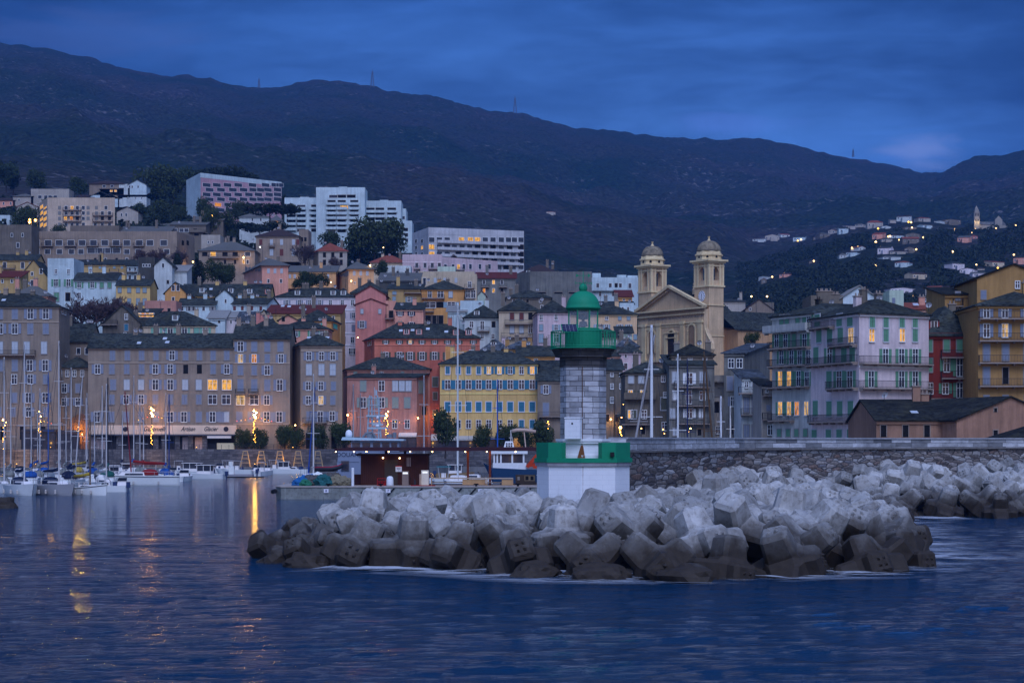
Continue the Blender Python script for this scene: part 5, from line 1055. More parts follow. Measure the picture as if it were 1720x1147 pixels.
# ================================================================ church with two bell towers
def church():
    A = Vector((XW(1072, 640), 640, 0)); B = Vector((XW(1183, 612), 612, 0)); u = (B - A).normalized(); rz = math.atan2(u.y, u.x); L = (B - A).length
    root = thing('church', 'large ochre stone baroque church with two domed bell towers and a clock', 'church', (A.x, A.y, 22), rz)
    v = Vector((-u.y, u.x, 0)); Z = lambda y, D=625: ZW(y, D) - 22; fx = lambda px: (px - 1072) / 111.0 * L
    ST = ashlar(1.0, 2.2, .6, (.36, .285, .20), (.42, .33, .24), (.30, .24, .17), 'church_stone'); 
    S1 = plaster(ph(134, 124, 126), 1.0); S2 = plaster(ph(148, 138, 138), .8); DKP = plain((.02, .016, .014), .8); SLT = slate(ROOFC['slate'])
    ze = Z(520)
    MB().box(0, L, 0, 3.0, 0, Z(523)).build('facade_wall', S1, root)
    m = MB()
    for y0, y1, pr, x0, x1 in ((607, 603, .7, -1.2, L + .8), (530.5, 528.5, .5, -.2, L + .2), (545, 543, .35, .3, L - .3)): m.box(x0, x1, -pr, -.001, Z(y0), Z(y1))
    m.build('string_course', S2, root)
    m = MB(); m.box(-1.0, L + .8, -1.1, 0, Z(522.5), Z(520)).build('main_cornice', S2, root)
    m = MB()
    for i in range(44): x = -.5 + i * (L + .8) / 44; m.box(x, x + .38, -.8, -.001, Z(524.8), Z(522.6))
    m.build('dentils', plaster(ph(112, 104, 108), 1), root)
    # pediment
    ap = Z(485); m = MB(); m.add([(0, .2, ze), (L, .2, ze), (L / 2, .2, ap), (0, 3, ze), (L, 3, ze), (L / 2, 3, ap)], [(0, 1, 2), (5, 4, 3), (0, 2, 5, 3), (1, 4, 5, 2)]); ped = m.build('pediment', S1, root)
    m = MB(); 
    for s in (-1, 1): m.beam((L/2 + s * (L/2 + 1.1), -.45, ze + .15), (L / 2, -.45, ap + .75), 1.2, .75)
    m.build('raking_cornice', S2, ped)
    m = MB()
    for s in (-1, 1):
        for i in range(20): t = (i + .5) / 20; x = L/2 + s * (L/2) * (1-t); z = ze + (ap - ze) * t - .32; m.box(x - .2, x + .2, -.6, .19, z - .25, z + .25)
    m.build('dentils', plaster(ph(106, 98, 104), 1), ped)
    me = text_mesh('D.O.M. ET DIVO IOANNI BAPTISTAE PATRONO PRAECIPUO DICATUM', 1.02, .02); me.materials.append(plain((.12, .11, .13), .8)); link(me, 'frieze_inscription', root, (L / 2, -.02, Z(534.5)), rot=(R(90), 0, 0))
    for px in (1083, 1108, 1148, 1177):
        m = MB(); x = fx(px); m.box(x - .95, x + .95, -.45, 0.001, Z(603), Z(546)).box(x - 1.15, x + 1.15, -.6, .001, Z(603), Z(600)).box(x - 1.25, x + 1.25, -.6, .001, Z(546), Z(541)); m.build('pilaster', S2, root)
    m = MB()
    for a, b in ((1086, 1105), (1111, 1146), (1151, 1175)): m.box(fx(a), fx(b), -.14, .001, Z(552 if a < 1090 else 549), Z(546.5))
    m.build('blank_panels', S2, root)
    def arch(px, y0, y1, w, name, mt, dep=-.06, extra=None):
        x = fx(px); z0, z1 = Z(y0), Z(y1) - w / 2; n = 12; pts = [(x - w/2, dep, z0), (x + w/2, dep, z0)] + [(x + w/2 * math.cos(math.pi * i / n), dep, z1 + w/2 * math.sin(math.pi * i / n)) for i in range(n + 1)]
        m = MB(); m.face(pts); o = m.build(name, mt, root)
        f = MB(); pr = [(x - w/2 - .28, z0)] + [(x + (w/2 + .28) * math.cos(math.pi - math.pi * i / n), z1 + (w/2 + .28) * math.sin(math.pi * i / n)) for i in range(n + 1)] + [(x + w/2 + .28, z0)]
        for (xa, za), (xb, zb) in zip(pr, pr[1:]): f.beam((xa, -.14, za), (xb, -.14, zb), .30, .5)
        f.build('arch_frame', S2, o); return o, x
    arch(1096, 592, 553, 3.2, 'niche', plaster(ph(104, 92, 92), 1.3)); arch(1163, 590, 548, 3.2, 'niche', plaster(ph(104, 92, 92), 1.3))
    d, x = arch(1129, 595, 555.5, 3.5, 'great_door', DKP); m = MB()
    m.use(plain((.05, .03, .022), .7)); 
    for c in range(4):
        for r_ in range(6): m.box(x - 1.5 + c * .78, x - .92 + c * .78, -.10, -.062, Z(594) + r_ * .78, Z(594) + r_ * .78 + .58)
    m.build('door_panels', None, d); m = MB(); m.box(x - 2.6, x + 2.6, -.5, .001, Z(568.2), Z(566.6)).box(x - 3.4, x - 2.4, -.35, .001, Z(597), Z(560)).box(x + 2.4, x + 3.4, -.35, .001, Z(597), Z(560)).box(x - 3.7, x + 3.7, -.5, .001, Z(560), Z(558)); m.build('door_surround', S2, root)
    # volutes
    for s, x0 in ((-1, .2), (1, L - .2)):
        m = MB(); prof = [(0, 548), (.25, 556), (.9, 564), (1.9, 572), (2.7, 580), (2.9, 590), (2.2, 599), (0, 602)]; n = len(prof)
        vs = [(x0 + s * a * 1.15, y, Z(r_)) for y in (.3, 1.5) for a, r_ in prof]; f = [tuple(range(n)) if s < 0 else tuple(range(n))[::-1], tuple(range(n, 2*n))[::-1] if s < 0 else tuple(range(n, 2*n))] + [(i, n + i, n + (i+1) % n, (i+1) % n) for i in range(n)]
        m.add(vs, f); c = (x0 + s * 1.6, Z(592)); vo = m.build('volute', S1, root); r_ = MB(); sp = [(c[0] + (1.45 - .12 * i) * math.cos(i * .7 + 1.2) * s * .85, .25, c[1] + (1.45 - .12 * i) * math.sin(i * .7 + 1.2) * 1.25) for i in range(11)]
        r_.tube(sp, .17, 6); r_.tube([(x0 + s * a * 1.13, .25, Z(b_)) for a, b_ in prof[:6]], .16, 6); r_.build('volute_scroll', S2, vo)
    # body
    zb = Z(557, 640); zrg = Z(512, 650); m = MB(); m.box(2, L - 1.5, 3, 17, 0, zb); m.add([(2, 17, zb), (L-1.5, 17, zb), (L/2, 17, ap - 1)], [(0, 2, 1)]); m.build('nave_wall', plaster(ph(124, 104, 98), 1.1), root)
    m = MB(); m.add([(1.5, 3, zb), (L/2, 3, ap), (L/2, 17, ap - 1), (1.5, 17, zb), (L - 1, 3, zb), (L - 1, 17, zb)], [(0, 1, 2, 3), (1, 4, 5, 2)]); m.build('nave_roof', SLT, root)
    m = MB(); m.box(L - 1.4, L + 4.5, 9, 62, 0, Z(561, 640)); m.build('aisle_wall', plaster(ph(124, 104, 98), 1.1), root)
    z0, z1 = Z(561, 640), Z(532, 650); m = MB(); m.add([(L + 5, 7.5, z0), (L + 5, 62.5, z0), (L - 4, 62.5, z1), (L - 4, 7.5, z1), (L + 5, 7.5, z0 - .3), (L + 5, 62.5, z0 - .3)], [(0, 1, 2, 3), (0, 4, 5, 1)]); m.build('aisle_roof', SLT, root)
    m = MB(); m.lathe([(1.7, -1), (1.7, .5), (1.2, 1.2), (1.5, 2.0), (1.0, 3.2), (.4, 4.2), (.2, 4.6)], 12, (L/2 + 3, 8, Z(488))); m.box(L/2 + 2.85, L/2 + 3.15, 7.85, 8.15, Z(488) + 4.4, Z(488) + 8.6).box(L/2 + 2.1, L/2 + 3.9, 7.87, 8.13, Z(488) + 6.8, Z(488) + 7.1); m.build('cross_finial', S1, root)
    # towers
    def tower(x0, x1, y0, y1, D, rows, clock=False):
        yc, y_sh, yb2, ydr, ydt, yf = rows      # cornice, shaft top, drum base/top, dome top, finial
        z = lambda y: Z(y, D); m = MB(); t = MB()
        m.box(x0, x1, y0, y1, 0, z(y_sh)); tw = m.build('bell_tower', S1, root)
        t.box(x0 - .35, x1 + .35, y0 - .35, y1 + .35, z(y_sh), z(y_sh) + .5)
        if clock: t.box(x0 - .3, x1 + .3, y0 - .3, y1 + .3, z(513.5), z(512)).box(x0 - .2, x1 + .2, y0 - .2, y1 + .2, z(565), z(563.5))
        zt = z(yc); zs = z(y_sh) + .5; cx, cy = (x0 + x1) / 2, (y0 + y1) / 2; w, d_ = x1 - x0, y1 - y0; pw = w * .30; pd = d_ * .30
        m = MB(); aw, ad = w - 2 * pw, d_ - 2 * pd; za = zt - 1.9
        for xa in (x0, x1 - pw):
            for ya in (y0, y1 - pd): m.box(xa, xa + pw, ya, ya + pd, zs, zt)
        for ya in (y0 + .15, y1 - .55): m.box(x0 + pw, x1 - pw, ya, ya + .4, za + .2, zt - .002).box(x0 + pw, x1 - pw, ya, ya + .4, zs, zs + 1.5)
        for xa in (x0 + .15, x1 - .55): m.box(xa, xa + .4, y0 + pd, y1 - pd, za + .2, zt - .002).box(xa, xa + .4, y0 + pd, y1 - pd, zs, zs + 1.5)
        for k in range(7):     # arch spandrels
            a0, a1 = math.pi * k / 14, math.pi * (k + 1) / 14
            for s in (-1, 1):
                xa, xb = cx + s * aw/2 * math.cos(a0), cx + s * aw/2 * math.cos(a1); h0 = za - 1.3 + 1.5 * math.sin(a0)
                m.box(min(xa, xb), max(xa, xb), y0 + .16, y0 + .54, h0, za + .2)
                ya, yb_ = cy + s * ad/2 * math.cos(a0), cy + s * ad/2 * math.cos(a1); m.box(x1 - .54, x1 - .16, min(ya, yb_), max(ya, yb_), h0, za + .2)
        m.box(x0 + .8, x1 - .8, y0 + .8, y1 - .8, zs, zs + 1.0)
        m.build('belfry', S1, tw)
        t.box(x0 - .2, x1 + .2, y0 - .2, y1 + .2, zt - 1.5, zt - 1.2).box(x0 - 1.0, x1 + 1.0, y0 - 1.0, y1 + 1.0, zt, zt + .55).box(x0 - .5, x1 + .5, y0 - .5, y1 + .5, zt - .5, zt - .004)
        for xa in (x0 - .12, x0 + pw - .6, x1 - pw, x1 - .5): t.box(xa, xa + .6, y0 - .14, y0 + .1, zs, zt - .5)
        for ya in (y0 - .10, y0 + pd - .5, y1 - pd, y1 - .4): t.box(x1 - .1, x1 + .14, ya, ya + .5, zs, zt - .5)
        t.build('tower_mouldings', S2, tw)
        R1 = w * .56; z0 = zt + .55; z1 = z(ydr); k = MB(); k.lathe([(R1, z0), (R1, z1 - .5), (R1 + .35, z1 - .4), (R1 + .35, z1), (R1 - .1, z1 + .1), (R1 - .25, z1 + .9)], 8, (cx, cy, 0), R(22.5)); k.build('drum', S2, tw)
        k = MB()
        for a in range(8):
            a_ = R(45 * a); c, s = math.cos(a_), math.sin(a_); rr = R1 * math.cos(R(22.5)) + .03; p = Vector((cx + c * rr, cy + s * rr, 0)); t_ = Vector((-s, c, 0)) * .38; zz0, zz1 = z0 + .5, z1 - .9
            k.face([p - t_ + Vector((0, 0, zz0)), p + t_ + Vector((0, 0, zz0)), p + t_ + Vector((0, 0, zz1)), p + t_ * .5 + Vector((0, 0, zz1 + .4)), p - t_ * .5 + Vector((0, 0, zz1 + .4)), p - t_ + Vector((0, 0, zz1))])
        k.build('drum_openings', DKP, tw)
        H_ = z(ydt) - z1 - .9; k = MB(); k.smooth = True; rd = R1 - .3
        k.lathe([(rd * math.cos(a) ** .8 if a < 1.56 else .05, z1 + .9 + H_ * math.sin(a)) for a in [R(90 * i / 12) for i in range(13)]], 16, (cx, cy, 0))
        def dm(t2, b2):
            n = t2.noise(t2.pos(), .9, 5.0, .7); setc(t2, b2, t2.mix(t2.ramp(n, [(.42, 0), (.6, 1)]), (.27, .215, .14), (.14, .115, .075))); b2.inputs['Roughness'].default_value = .9
        do = k.build('dome', mat('mossy_dome', dm), tw); k = MB(); k.lathe([(.55, z(ydt) - .5), (.6, z(ydt)), (.28, z(ydt) + .4), (.22, z(ydt) + .9), (.42, z(ydt) + 1.3), (.2, z(yf) - .3), (.06, z(yf))], 12, (cx, cy, 0)); k.build('finial', S2, do)
        if clock:
            zc = z(497); xc = cx + .2; k = MB(); k.use(plain((.75, .78, .85), .4)).lathe([(1.55, 0), (1.55, .12)], 28).use(plain((.02, .02, .03), .5))
            for i in range(12): a = R(30 * i); k.beam((1.10 * math.cos(a), 1.10 * math.sin(a), .14), (1.42 * math.cos(a), 1.42 * math.sin(a), .14), .16, .03)
            k.beam((0, 0, .17), (0, .75, .17), .18, .03).beam((0, 0, .20), (-.1, -1.1, .20), .13, .03); k.xf(Matrix.Translation((xc, y0 - .06, zc)) @ Matrix.Rotation(R(90), 4, 'X')); k.build('clock', None, tw)
    tower(26.4, L + .3, 1.5, 6.9, 614, (439, 482, 0, 426.5, 403, 397), True)
    tower(-.6, 6.0, .6, 6.2, 640, (449, 493, 0, 436, 413.5, 407.5))
church()
# ================================================================ quays
STONEQ = ashlar(1.0, 1.4, .55, (.085, .08, .085), (.17, .155, .155), (.03, .03, .03), 'quay_stone')
PAVE = plaster((.20, .19, .185), 1.0)
MB().box(-230, 150, 455.4, 480, -2, 4.62).build('upper_promenade', PAVE)['kind'] = 'structure'
MB().box(-230, 120, 447, 455, -2, 1.05).build('lower_quay', PAVE)['kind'] = 'structure'
tag(MB().box(-230, 0, 454.6, 455.4, 1.05, 4.9).build('quay_retaining_wall', STONEQ), 'long grey stone retaining wall between lower quay and promenade', 'retaining wall')
tag(MB().box(0.0, 120, 454.6, 455.4, 1.05, 4.64).build('quay_retaining_wall', STONEQ), 'stone retaining wall of the promenade behind the fuel dock pergola', 'retaining wall')
MB().box(18, 260, 236, 480, -2, 1.5).build('east_quay', PAVE)['kind'] = 'structure'
def railing(x0, x1, y, z, label):
    r = MB(); 
    for zz in (1.0, .55): r.beam((x0, y, z + zz), (x1, y, z + zz), .06)
    n = int((x1 - x0) / 1.6)
    for i in range(n + 1): x = x0 + (x1 - x0) * i / n; r.box(x - .035, x + .035, y - .035, y + .035, z, z + 1.0)
    tag(r.build('promenade_railing', IRON), label, 'railing')
railing(-112, -10, 455.0, 4.9, 'thin dark iron railing along the promenade on the left')
railing(.5, 60, 455.0, 4.64, 'thin iron railing behind the fuel dock roof')
# parlour front with its lettering
def parlour():
    D = 459.2; sc = D / FPX; root = thing('shop_front', 'white ice cream parlour fascia lettered Giacomelli Artisan Glacier', 'shop front', (XW(272, D), D, ZW(756, D))); o = Vector(root.location)
    X = lambda p: XW(p, D) - o.x; Zf = lambda y: ZW(y, D) - o.z
    MB().box(X(150), X(397), -.3, .5, Zf(729), Zf(714)).build('fascia', plaster(ph(150, 134, 150), .5), root)
    MB().box(X(152), X(396), -.9, .4, Zf(731.5), Zf(729.5)).build('awning_rail', plain((.10, .10, .12), .6), root)
    INK = plain((.035, .03, .04), .6)
    for t, px, s in (('Giacomelli', 259, 1.12), ('Artisan', 316, 1.05), ('Glacier', 354, 1.05)):
        me = text_mesh(t, s, .02, .45, .012); me.materials.append(INK); link(me, 'lettering', root, (X(px), -.33, Zf(720.5)), rot=(R(90), 0, 0), scale=(1.0, 1.25, 1.0))
    for px in (211, 380): m = MB(); m.lathe([(.55, 0), (.55, .05)], 20).xf(Matrix.Rotation(R(90), 4, 'X')); m.build('round_emblem', INK, root, (X(px), -.31, Zf(720.5)))
    for px in (200, 232, 262, 276, 298, 320, 344): MB().box(X(px) - .55, X(px) + .55, -.2, .5, 0, Zf(731)).build('stone_pillar', STONEQ, root)
    m = MB(); m.box(X(150), X(395), .52, .56, 0, Zf(731)); m.build('arcade_shade', plain((.025, .022, .025), .9), root)  # thin near-black sheet paints the shade behind the pillars
    m = MB()
    for a, b in ((152, 176), (306, 317), (327, 341)): m.box(X(a), X(b), .35, .50, .05, Zf(734))
    m.build('shop_shutters', plaster(ph(104, 100, 128), .8), root)
    MB().box(X(349), X(389), -1.0, -.2, Zf(736), Zf(732)).build('small_awning', plain(ph(140, 142, 175), .7), root)
    m = MB(); m.box(X(366), X(395), -1.6, -.4, 0, Zf(744)); m.build('counter_screen', plaster(ph(158, 138, 142), .5), root)
parlour()
def canopy(label, p0, p1, y0, y1, D, roofc, lit=None, yb=757):
    root = thing('cafe_terrace', label, 'cafe terrace', (XW((p0+p1)/2, D), D, ZW(yb, D))); o = Vector(root.location); X = lambda p: XW(p, D) - o.x; Zf = lambda y: ZW(y, D) - o.z
    m = MB(); m.add([(X(p0), -1.6, Zf(y1)), (X(p1), -1.6, Zf(y1)), (X(p1), 1.6, Zf(y0)), (X(p0), 1.6, Zf(y0)), (X(p0), -1.6, Zf(y1) - .35), (X(p1), -1.6, Zf(y1) - .35), (X(p1), 1.6, Zf(y0) - .2), (X(p0), 1.6, Zf(y0) - .2)], [(0, 1, 2, 3), (4, 7, 6, 5), (0, 4, 5, 1), (1, 5, 6, 2), (3, 2, 6, 7), (0, 3, 7, 4)]); m.build('canopy', plain(roofc, .7), root)
    m = MB(); n = max(2, int((p1 - p0) / 12))
    for i in range(n + 1): x = X(p0) + .1 + (X(p1) - X(p0) - .2) * i / n; m.box(x - .06, x + .06, -1.5, -1.38, 0, Zf(y1) - .36)
    m.build('posts', IRON, root); g = MB(); g.face([(X(p0), -1.3, 0), (X(p1), -1.3, 0), (X(p1), -1.3, Zf(y1) - .4), (X(p0), -1.3, Zf(y1) - .4)]); g.build('glass_screens', glass_dark(), root)
canopy('dark canopied cafe terrace at the foot of the left edge house', 38, 96, 719, 723, 456.5 + 3, (.05, .045, .05))
canopy('cafe awning in front of the arched passage house', 98, 136, 722, 725, 459.5, (.06, .05, .05))
canopy('blue grey roofed cafe pavilion in front of the yellow quay house', 724, 800, 729, 737, 459.5, ph(104, 112, 140))
canopy('pale awning shop in front of the pink quay house', 670, 700, 724, 731, 459.5, ph(140, 140, 170))
canopy('grey terrace roof behind the small white fishing boat', 806, 860, 731, 735, 459.5, ph(84, 84, 96))
# trestle light frames on the lower quay
def trestle(px, yb, label, first=[None]):
    D = 452
    if first[0] is None:
        root = thing('wooden_trestle', label, 'trestle', (XW(px, D), D, 1.06)); m = MB(); M_ = plain((.42, .30, .16), .8)
        for s in (-1, 1): m.beam((s * 1.05, -.3, 0), (s * .45, 0, 3.4), .14); m.beam((s * 1.05, .5, 0), (s * .45, 0, 3.4), .14)
        m.build('legs', M_, root); m = MB()
        for z in (.9, 1.8, 2.6): w = 1.05 - .6 * z / 3.4; m.beam((-w, -.2, z), (w, -.2, z), .12)
        m.beam((-.6, 0, 3.4), (.6, 0, 3.4), .16); m.build('rungs', M_, root); first[0] = root; root['group'] = 'wooden trestles on the lower quay'; return
    c = copy_tree(first[0]); c.location = (XW(px, D), D, 1.06); c['label'] = label
for px, lb in ((412, 'wooden trestle furthest left on the lower quay'), (439, 'wooden trestle second from the left on the lower quay'), (470, 'wooden trestle glowing yellow right of the second one'), (501, 'yellow lit wooden trestle nearest the blue mast'), (534, 'wooden trestle between white mast and red dinghy')): trestle(px, 775, lb)
# ================================================================ fuel dock
def dock():
    D = 245; top = 1.5; X = lambda p: XW(p, D + 6)
    root = thing('fuel_dock', 'long low concrete fuel dock with tyre marks on its side', 'dock', (X(640), D, 0)); ox, oy = root.location.x, root.location.y
    x0 = X(470) - ox; x1 = 40 - ox
    m = MB(); m.prism([(x0, 2.0), (x0 + .8, 0), (x1, 0), (x1, 17), (x0, 17)], -1.5, top - .12); m.build('dock_side', concrete((.30, .31, .28), False), root)
    m = MB(); m.prism([(x0 - .1, 1.9), (x0 + .75, -.1), (x1, -.1), (x1, 17.1), (x0 - .1, 17.1)], top - .12, top); m.build('dock_deck', plaster((.40, .34, .29), .8), root)
    BK = plain((.012, .012, .014), .8)
    for i, px in enumerate((607, 630, 655, 702, 722, 745, 768, 792, 816, 840, 862, 884)):
        m = MB(); x = XW(px, 245) - ox; m.add([(x - .75, -.12, .02), (x - .55, -.12, .02), (x + .6, -.12, 1.28), (x + .4, -.12, 1.28), (x - .75, -.02, .02), (x - .55, -.02, .02), (x + .6, -.02, 1.28), (x + .4, -.02, 1.28)], [(0, 1, 2, 3), (7, 6, 5, 4), (0, 3, 7, 4), (1, 5, 6, 2)]); m.build('rubber_strip', BK, root)
    for t, px in (('8', 548), ('7', 652), ('6', 807)):
        m = MB(); x = XW(px, 245) - ox; m.box(x - .28, x + .28, -.13, -.1, .75, 1.2); s = m.build('berth_plate', plain(ph(140, 150, 200), .5), root); me = text_mesh(t, .38, .01); me.materials.append(plain((.03, .05, .2), .6)); link(me, 'berth_number', s, (x, -.15, .97), rot=(R(90), 0, 0))
    for px in (552, 640, 800, 870):
        m = MB(); x = XW(px, 246) - ox; m.lathe([(.14, top), (.12, top + .2), (.26, top + .26), (.26, top + .32)], 10, (x, .5, 0)); m.beam((x - .35, .5, top + .2), (x + .35, .5, top + .2), .08); m.build('mooring_bollard', BK, root)
    m = MB(); m.tube([(x0 - .1, 1.7, .9), (x0 - .28, 1.0, .85), (x0 + .1, .3, .9)], .26, 10); m.build('rubber_fender', BK, root)
    # hut
    RU = plain((.062, .020, .013), .75, var=.35, scale=1.5); D2 = 251; Xh = lambda p: XW(p, D2); Zh = lambda y: ZW(y, D2)
    h = thing('fuel_station_hut', 'rust brown slatted fuel station hut on the dock', 'hut', (Xh(662), D2, top)); hx, hy = h.location.x, h.location.y
    a, b = Xh(606) - hx, Xh(719) - hx; zt = Zh(765) - top; m = MB(); m.box(a, b, 0, 4.2, 0, zt); n = 70
    m.use(RU)
    for i in range(n):
        x = a + (b - a) * (i + .5) / n
        if i % 2 == 0: m.box(x - .045, x + .045, -.07, -.001, .05, zt - .05)
    m.build('slatted_wall', RU, h); MB().box(a - .6, b + .15, -.35, 4.6, zt, zt + .22).build('hut_roof', plain((.03, .012, .01), .7), h)
    m = MB(); m.box(Xh(646) - hx, Xh(668) - hx, -.11, -.072, .1, zt - .5)
    m.build('mesh_screen', plain((.055, .04, .03), .8, var=.5, scale=9), h)
    m = MB(); m.use(plain(ph(160, 168, 205), .5)).box(Xh(664.5) - hx, Xh(675) - hx, -.16, -.12, Zh(792) - top, Zh(783.5) - top).use(plain((.45, .02, .02), .5)).box(Xh(664.5) - hx, Xh(675) - hx, -.16, -.12, Zh(783.5) - top, Zh(782) - top).use(plain((.12, .14, .2), .5))
    for i, (zz, w) in enumerate(((785.4, 3.4), (787.2, 3.0), (789.6, 1.0))): m.box(Xh(669.7 - w) - hx, Xh(669.7 + w) - hx, -.17, -.162, Zh(zz + .8) - top, Zh(zz) - top)
    m.build('warning_sign', None, h)
    m = MB()
    for px in (684, 686.5, 689): m.box(Xh(px) - hx - .05, Xh(px) - hx + .05, -.12, -.075, Zh(783) - top, Zh(768) - top)
    m.build('pale_slats', plain(ph(90, 90, 120), .6), h)
    MB().box(Xh(591) - hx, a - .01, .8, 3.5, 0, Zh(797) - top).build('side_locker', plain((.045, .015, .012), .8), h)
    # pergola
    p = thing('pergola', 'long dark red steel pergola with small lamps over the dock', 'pergola', (X(760), D2, top)); qx, qy = p.location.x, p.location.y
    m = MB(); m.add([(Xh(563) - qx, -2.0, Zh(753.6) - top), (Xh(565) - qx, -2.0, Zh(757) - top), (34 - qx, -2.0, Zh(757) - top), (34 - qx, -2.0, Zh(750.8) - top), (Xh(563) - qx, 5.0, Zh(753.6) - top), (Xh(565) - qx, 5.0, Zh(757) - top), (34 - qx, 5.0, Zh(757) - top), (34 - qx, 5.0, Zh(750.8) - top), (Xh(590) - qx, -2.0, Zh(751) - top), (Xh(590) - qx, 5, Zh(751) - top)], [(0, 1, 2, 3, 8), (4, 9, 7, 6, 5), (1, 5, 6, 2), (8, 3, 7, 9), (0, 8, 9, 4), (0, 4, 5, 1), (3, 2, 6, 7)])
    m.build('roof_beam', plain((.05, .018, .022), .7), p); RP = plain((.15, .035, .015), .6)
    for px in (648, 680, 786, 823, 905):
        m = MB(); x = Xh(px) - qx
        if px < 700: m.box(x - .16, x + .16, .3, .62, zt + .22, Zh(757) - top)
        else: m.box(x - .14, x + .14, -.2, .08, 0, Zh(757) - top)
        m.build('post', RP if px > 700 else plain((.03, .012, .012), .7), p)
    for px in (566, 596, 617, 654, 690, 727, 782, 818, 866):
        m = MB(); m.lathe([(.03, 0), (.07, .02), (.07, .1), (.02, .12)], 8, (Xh(px) - qx, -1.5, Zh(757.2) - top - .14)); m.build('spot_lamp', glow((1.0, .62, .22), 14.0), p)
    for px, y in ((643.5, 770), (671.5, 770.5)): m = MB(); m.lathe([(.03, 0), (.08, .04), (.08, .14), (.02, .18)], 8, (Xh(px) - qx, -.3, Zh(y) - top)); m.build('wall_lamp', glow((1.0, .70, .35), 10.0), p)
    for px, y, e in ((783, 762, 22), (820, 762, 26), (643, 774, 8), (671, 774, 8), (860, 776, 14), (745, 768, 14)):
        l = bpy.data.lights.new('warm_lamp', 'POINT'); l.energy = e; l.color = (1, .62, .28); l.shadow_soft_size = .1; o = bpy.data.objects.new('warm_lamp', l); COL.objects.link(o); o.parent = p; o.location = (Xh(px) - qx, -1.1, Zh(y) - top)
    # dock furniture, each a thing
    def at(px, d=0): return (XW(px, 248 + d), 248 + d, top)
    r = thing('fuel_pump', 'grey fuel pump with a bright display left of the white bin', 'fuel pump', at(681)); MB().box(-.38, .38, -.3, .3, 0, 1.75).build('pump_body', plain(ph(82, 76, 90), .5), r); MB().box(-.3, .3, -.32, -.302, 1.4, 1.62).build('display', glow((.8, .85, 1.0), 1.2), r); MB().tube([(.42, -.1, 1.4), (.6, -.2, .9), (.5, -.15, .3), (.42, 0, .5)], .035, 6).build('hose', BK, r)
    r2 = thing('fuel_pump', 'pale tall fuel pump at the right corner of the hut', 'fuel pump', at(714)); MB().box(-.44, .44, -.35, .35, 0, 1.85).build('pump_body', plain(ph(140, 140, 160), .5), r2); MB().box(-.3, .3, -.37, -.352, 1.5, 1.7).build('display', glow((.8, .85, 1.0), 1.2), r2); MB().tube([(-.48, -.1, 1.4), (-.66, -.2, .8), (-.5, -.1, .4)], .035, 6).build('hose', BK, r2)
    m = MB(); m.smooth = True; m.lathe([(.40, 0), (.44, .1), (.42, .7), (.36, 1.0), (.22, 1.12), (.03, 1.16)], 20); tag(m.build('white_bin', plain(ph(160, 168, 205), .5), None, at(655)), 'white domed plastic bin before the hut screen', 'bin')
    m = MB(); m.lathe([(.16, 0), (.16, 2.1), (.12, 2.16)], 12); tag(m.build('white_post', plain(ph(165, 170, 205), .5), None, at(592.5, -1.5)), 'thick white post standing left of the brown hut', 'post')
    r = thing('hose_rack', 'red fire hose rack with extinguishers at the foot of the hut', 'hose rack', at(641)); RD = plain((.35, .012, .012), .5)
    MB().box(-.55, .55, -.1, .3, .5, .56).box(-.55, -.48, -.1, .3, 0, .9).box(.48, .55, -.1, .3, 0, .9).box(-.55, .55, -.1, .3, .84, .9).build('frame', RD, r)
    for x in (-.3, 0.02, .32): m = MB(); m.lathe([(.12, 0), (.12, .38), (.05, .48)], 10, (x, .1, 0)); m.build('extinguisher', RD, r)
    for px, c, lb in ((706, 'dark', 'slim grey card post beside the right fuel pump'), (697, 'dark', 'small dark hose reel between the two pumps')):
        m = MB(); m.box(-.1, .1, -.1, .1, 0, 1.4 if px > 700 else .7); tag(m.build('dock_post', plain(ph(110, 100, 110) if px > 700 else (.03, .03, .035), .6), None, at(px, -.5)), lb, 'post')
    m = MB(); m.box(XW(690, 247), XW(731, 247), 247, 247.15, top + .004, top + .10); tag(m.build('red_kerb', RD), 'low red kerb bar lying before the pumps', 'kerb')
    WD = plain((.42, .33, .24), .7, var=.2)
    for a_, b_, lb, dd in ((724, 816, 'long pale wooden bench counter under the pergola', 3), (817, 862, 'short white framed wooden counter right of the pergola post', 2)):
        r = thing('dock_counter', lb, 'counter', at((a_ + b_) / 2, dd)); w = (XW(b_, 250) - XW(a_, 250)) / 2
        MB().box(-w, w, -.35, .35, .78, .92).build('top_board', WD, r); MB().box(-w, -w + .12, -.3, .3, 0, .78).box(w - .12, w, -.3, .3, 0, .78).box(w * .15, w - .13, -.25, .28, .05, .72).build('side_panels', plaster(ph(110, 95, 90), .7), r); MB().box(-w + .13, w * .15 - .01, .18, .25, .3, .42).build('back_rail', WD, r)
    # net heap and floats
    nr = random.Random(5)
    NM = [plain((.02, .10, .10), .9, var=.6, scale=6), plain((.20, .17, .11), .9, var=.5, scale=5), plain((.03, .16, .09), .9, var=.5, scale=6), plain((.02, .12, .30), .8, var=.3), plain((.10, .09, .08), .9, var=.6, scale=5), plain(ph(150, 158, 195), .8)]
    for i, (px, dd, s, mi, lb) in enumerate(((505, 0, .9, 3, 'bright blue net bag at the left end of the dock heap'), (512, -1, .7, 2, 'green fishing net spilling at the left end of the dock'), (528, 1, 1.15, 4, 'dark grey fishing net heap below the white mast'), (530, 3, 1.3, 5, 'pale folded tarpaulin on the fishing nets'), (545, 0, 1.15, 0, 'teal fishing net heap in the middle of the dock end'), (556, 2, 1.4, 4, 'tall dark net pile behind the tan net'), (566, 0, 1.05, 1, 'tan rounded fishing net bundle near the grey hull'), (578, -.5, .95, 1, 'right hand brown net bundle beside the white post'), (519, 3, 1.1, 3, 'blue tarpaulin lump behind the fishing nets'))):
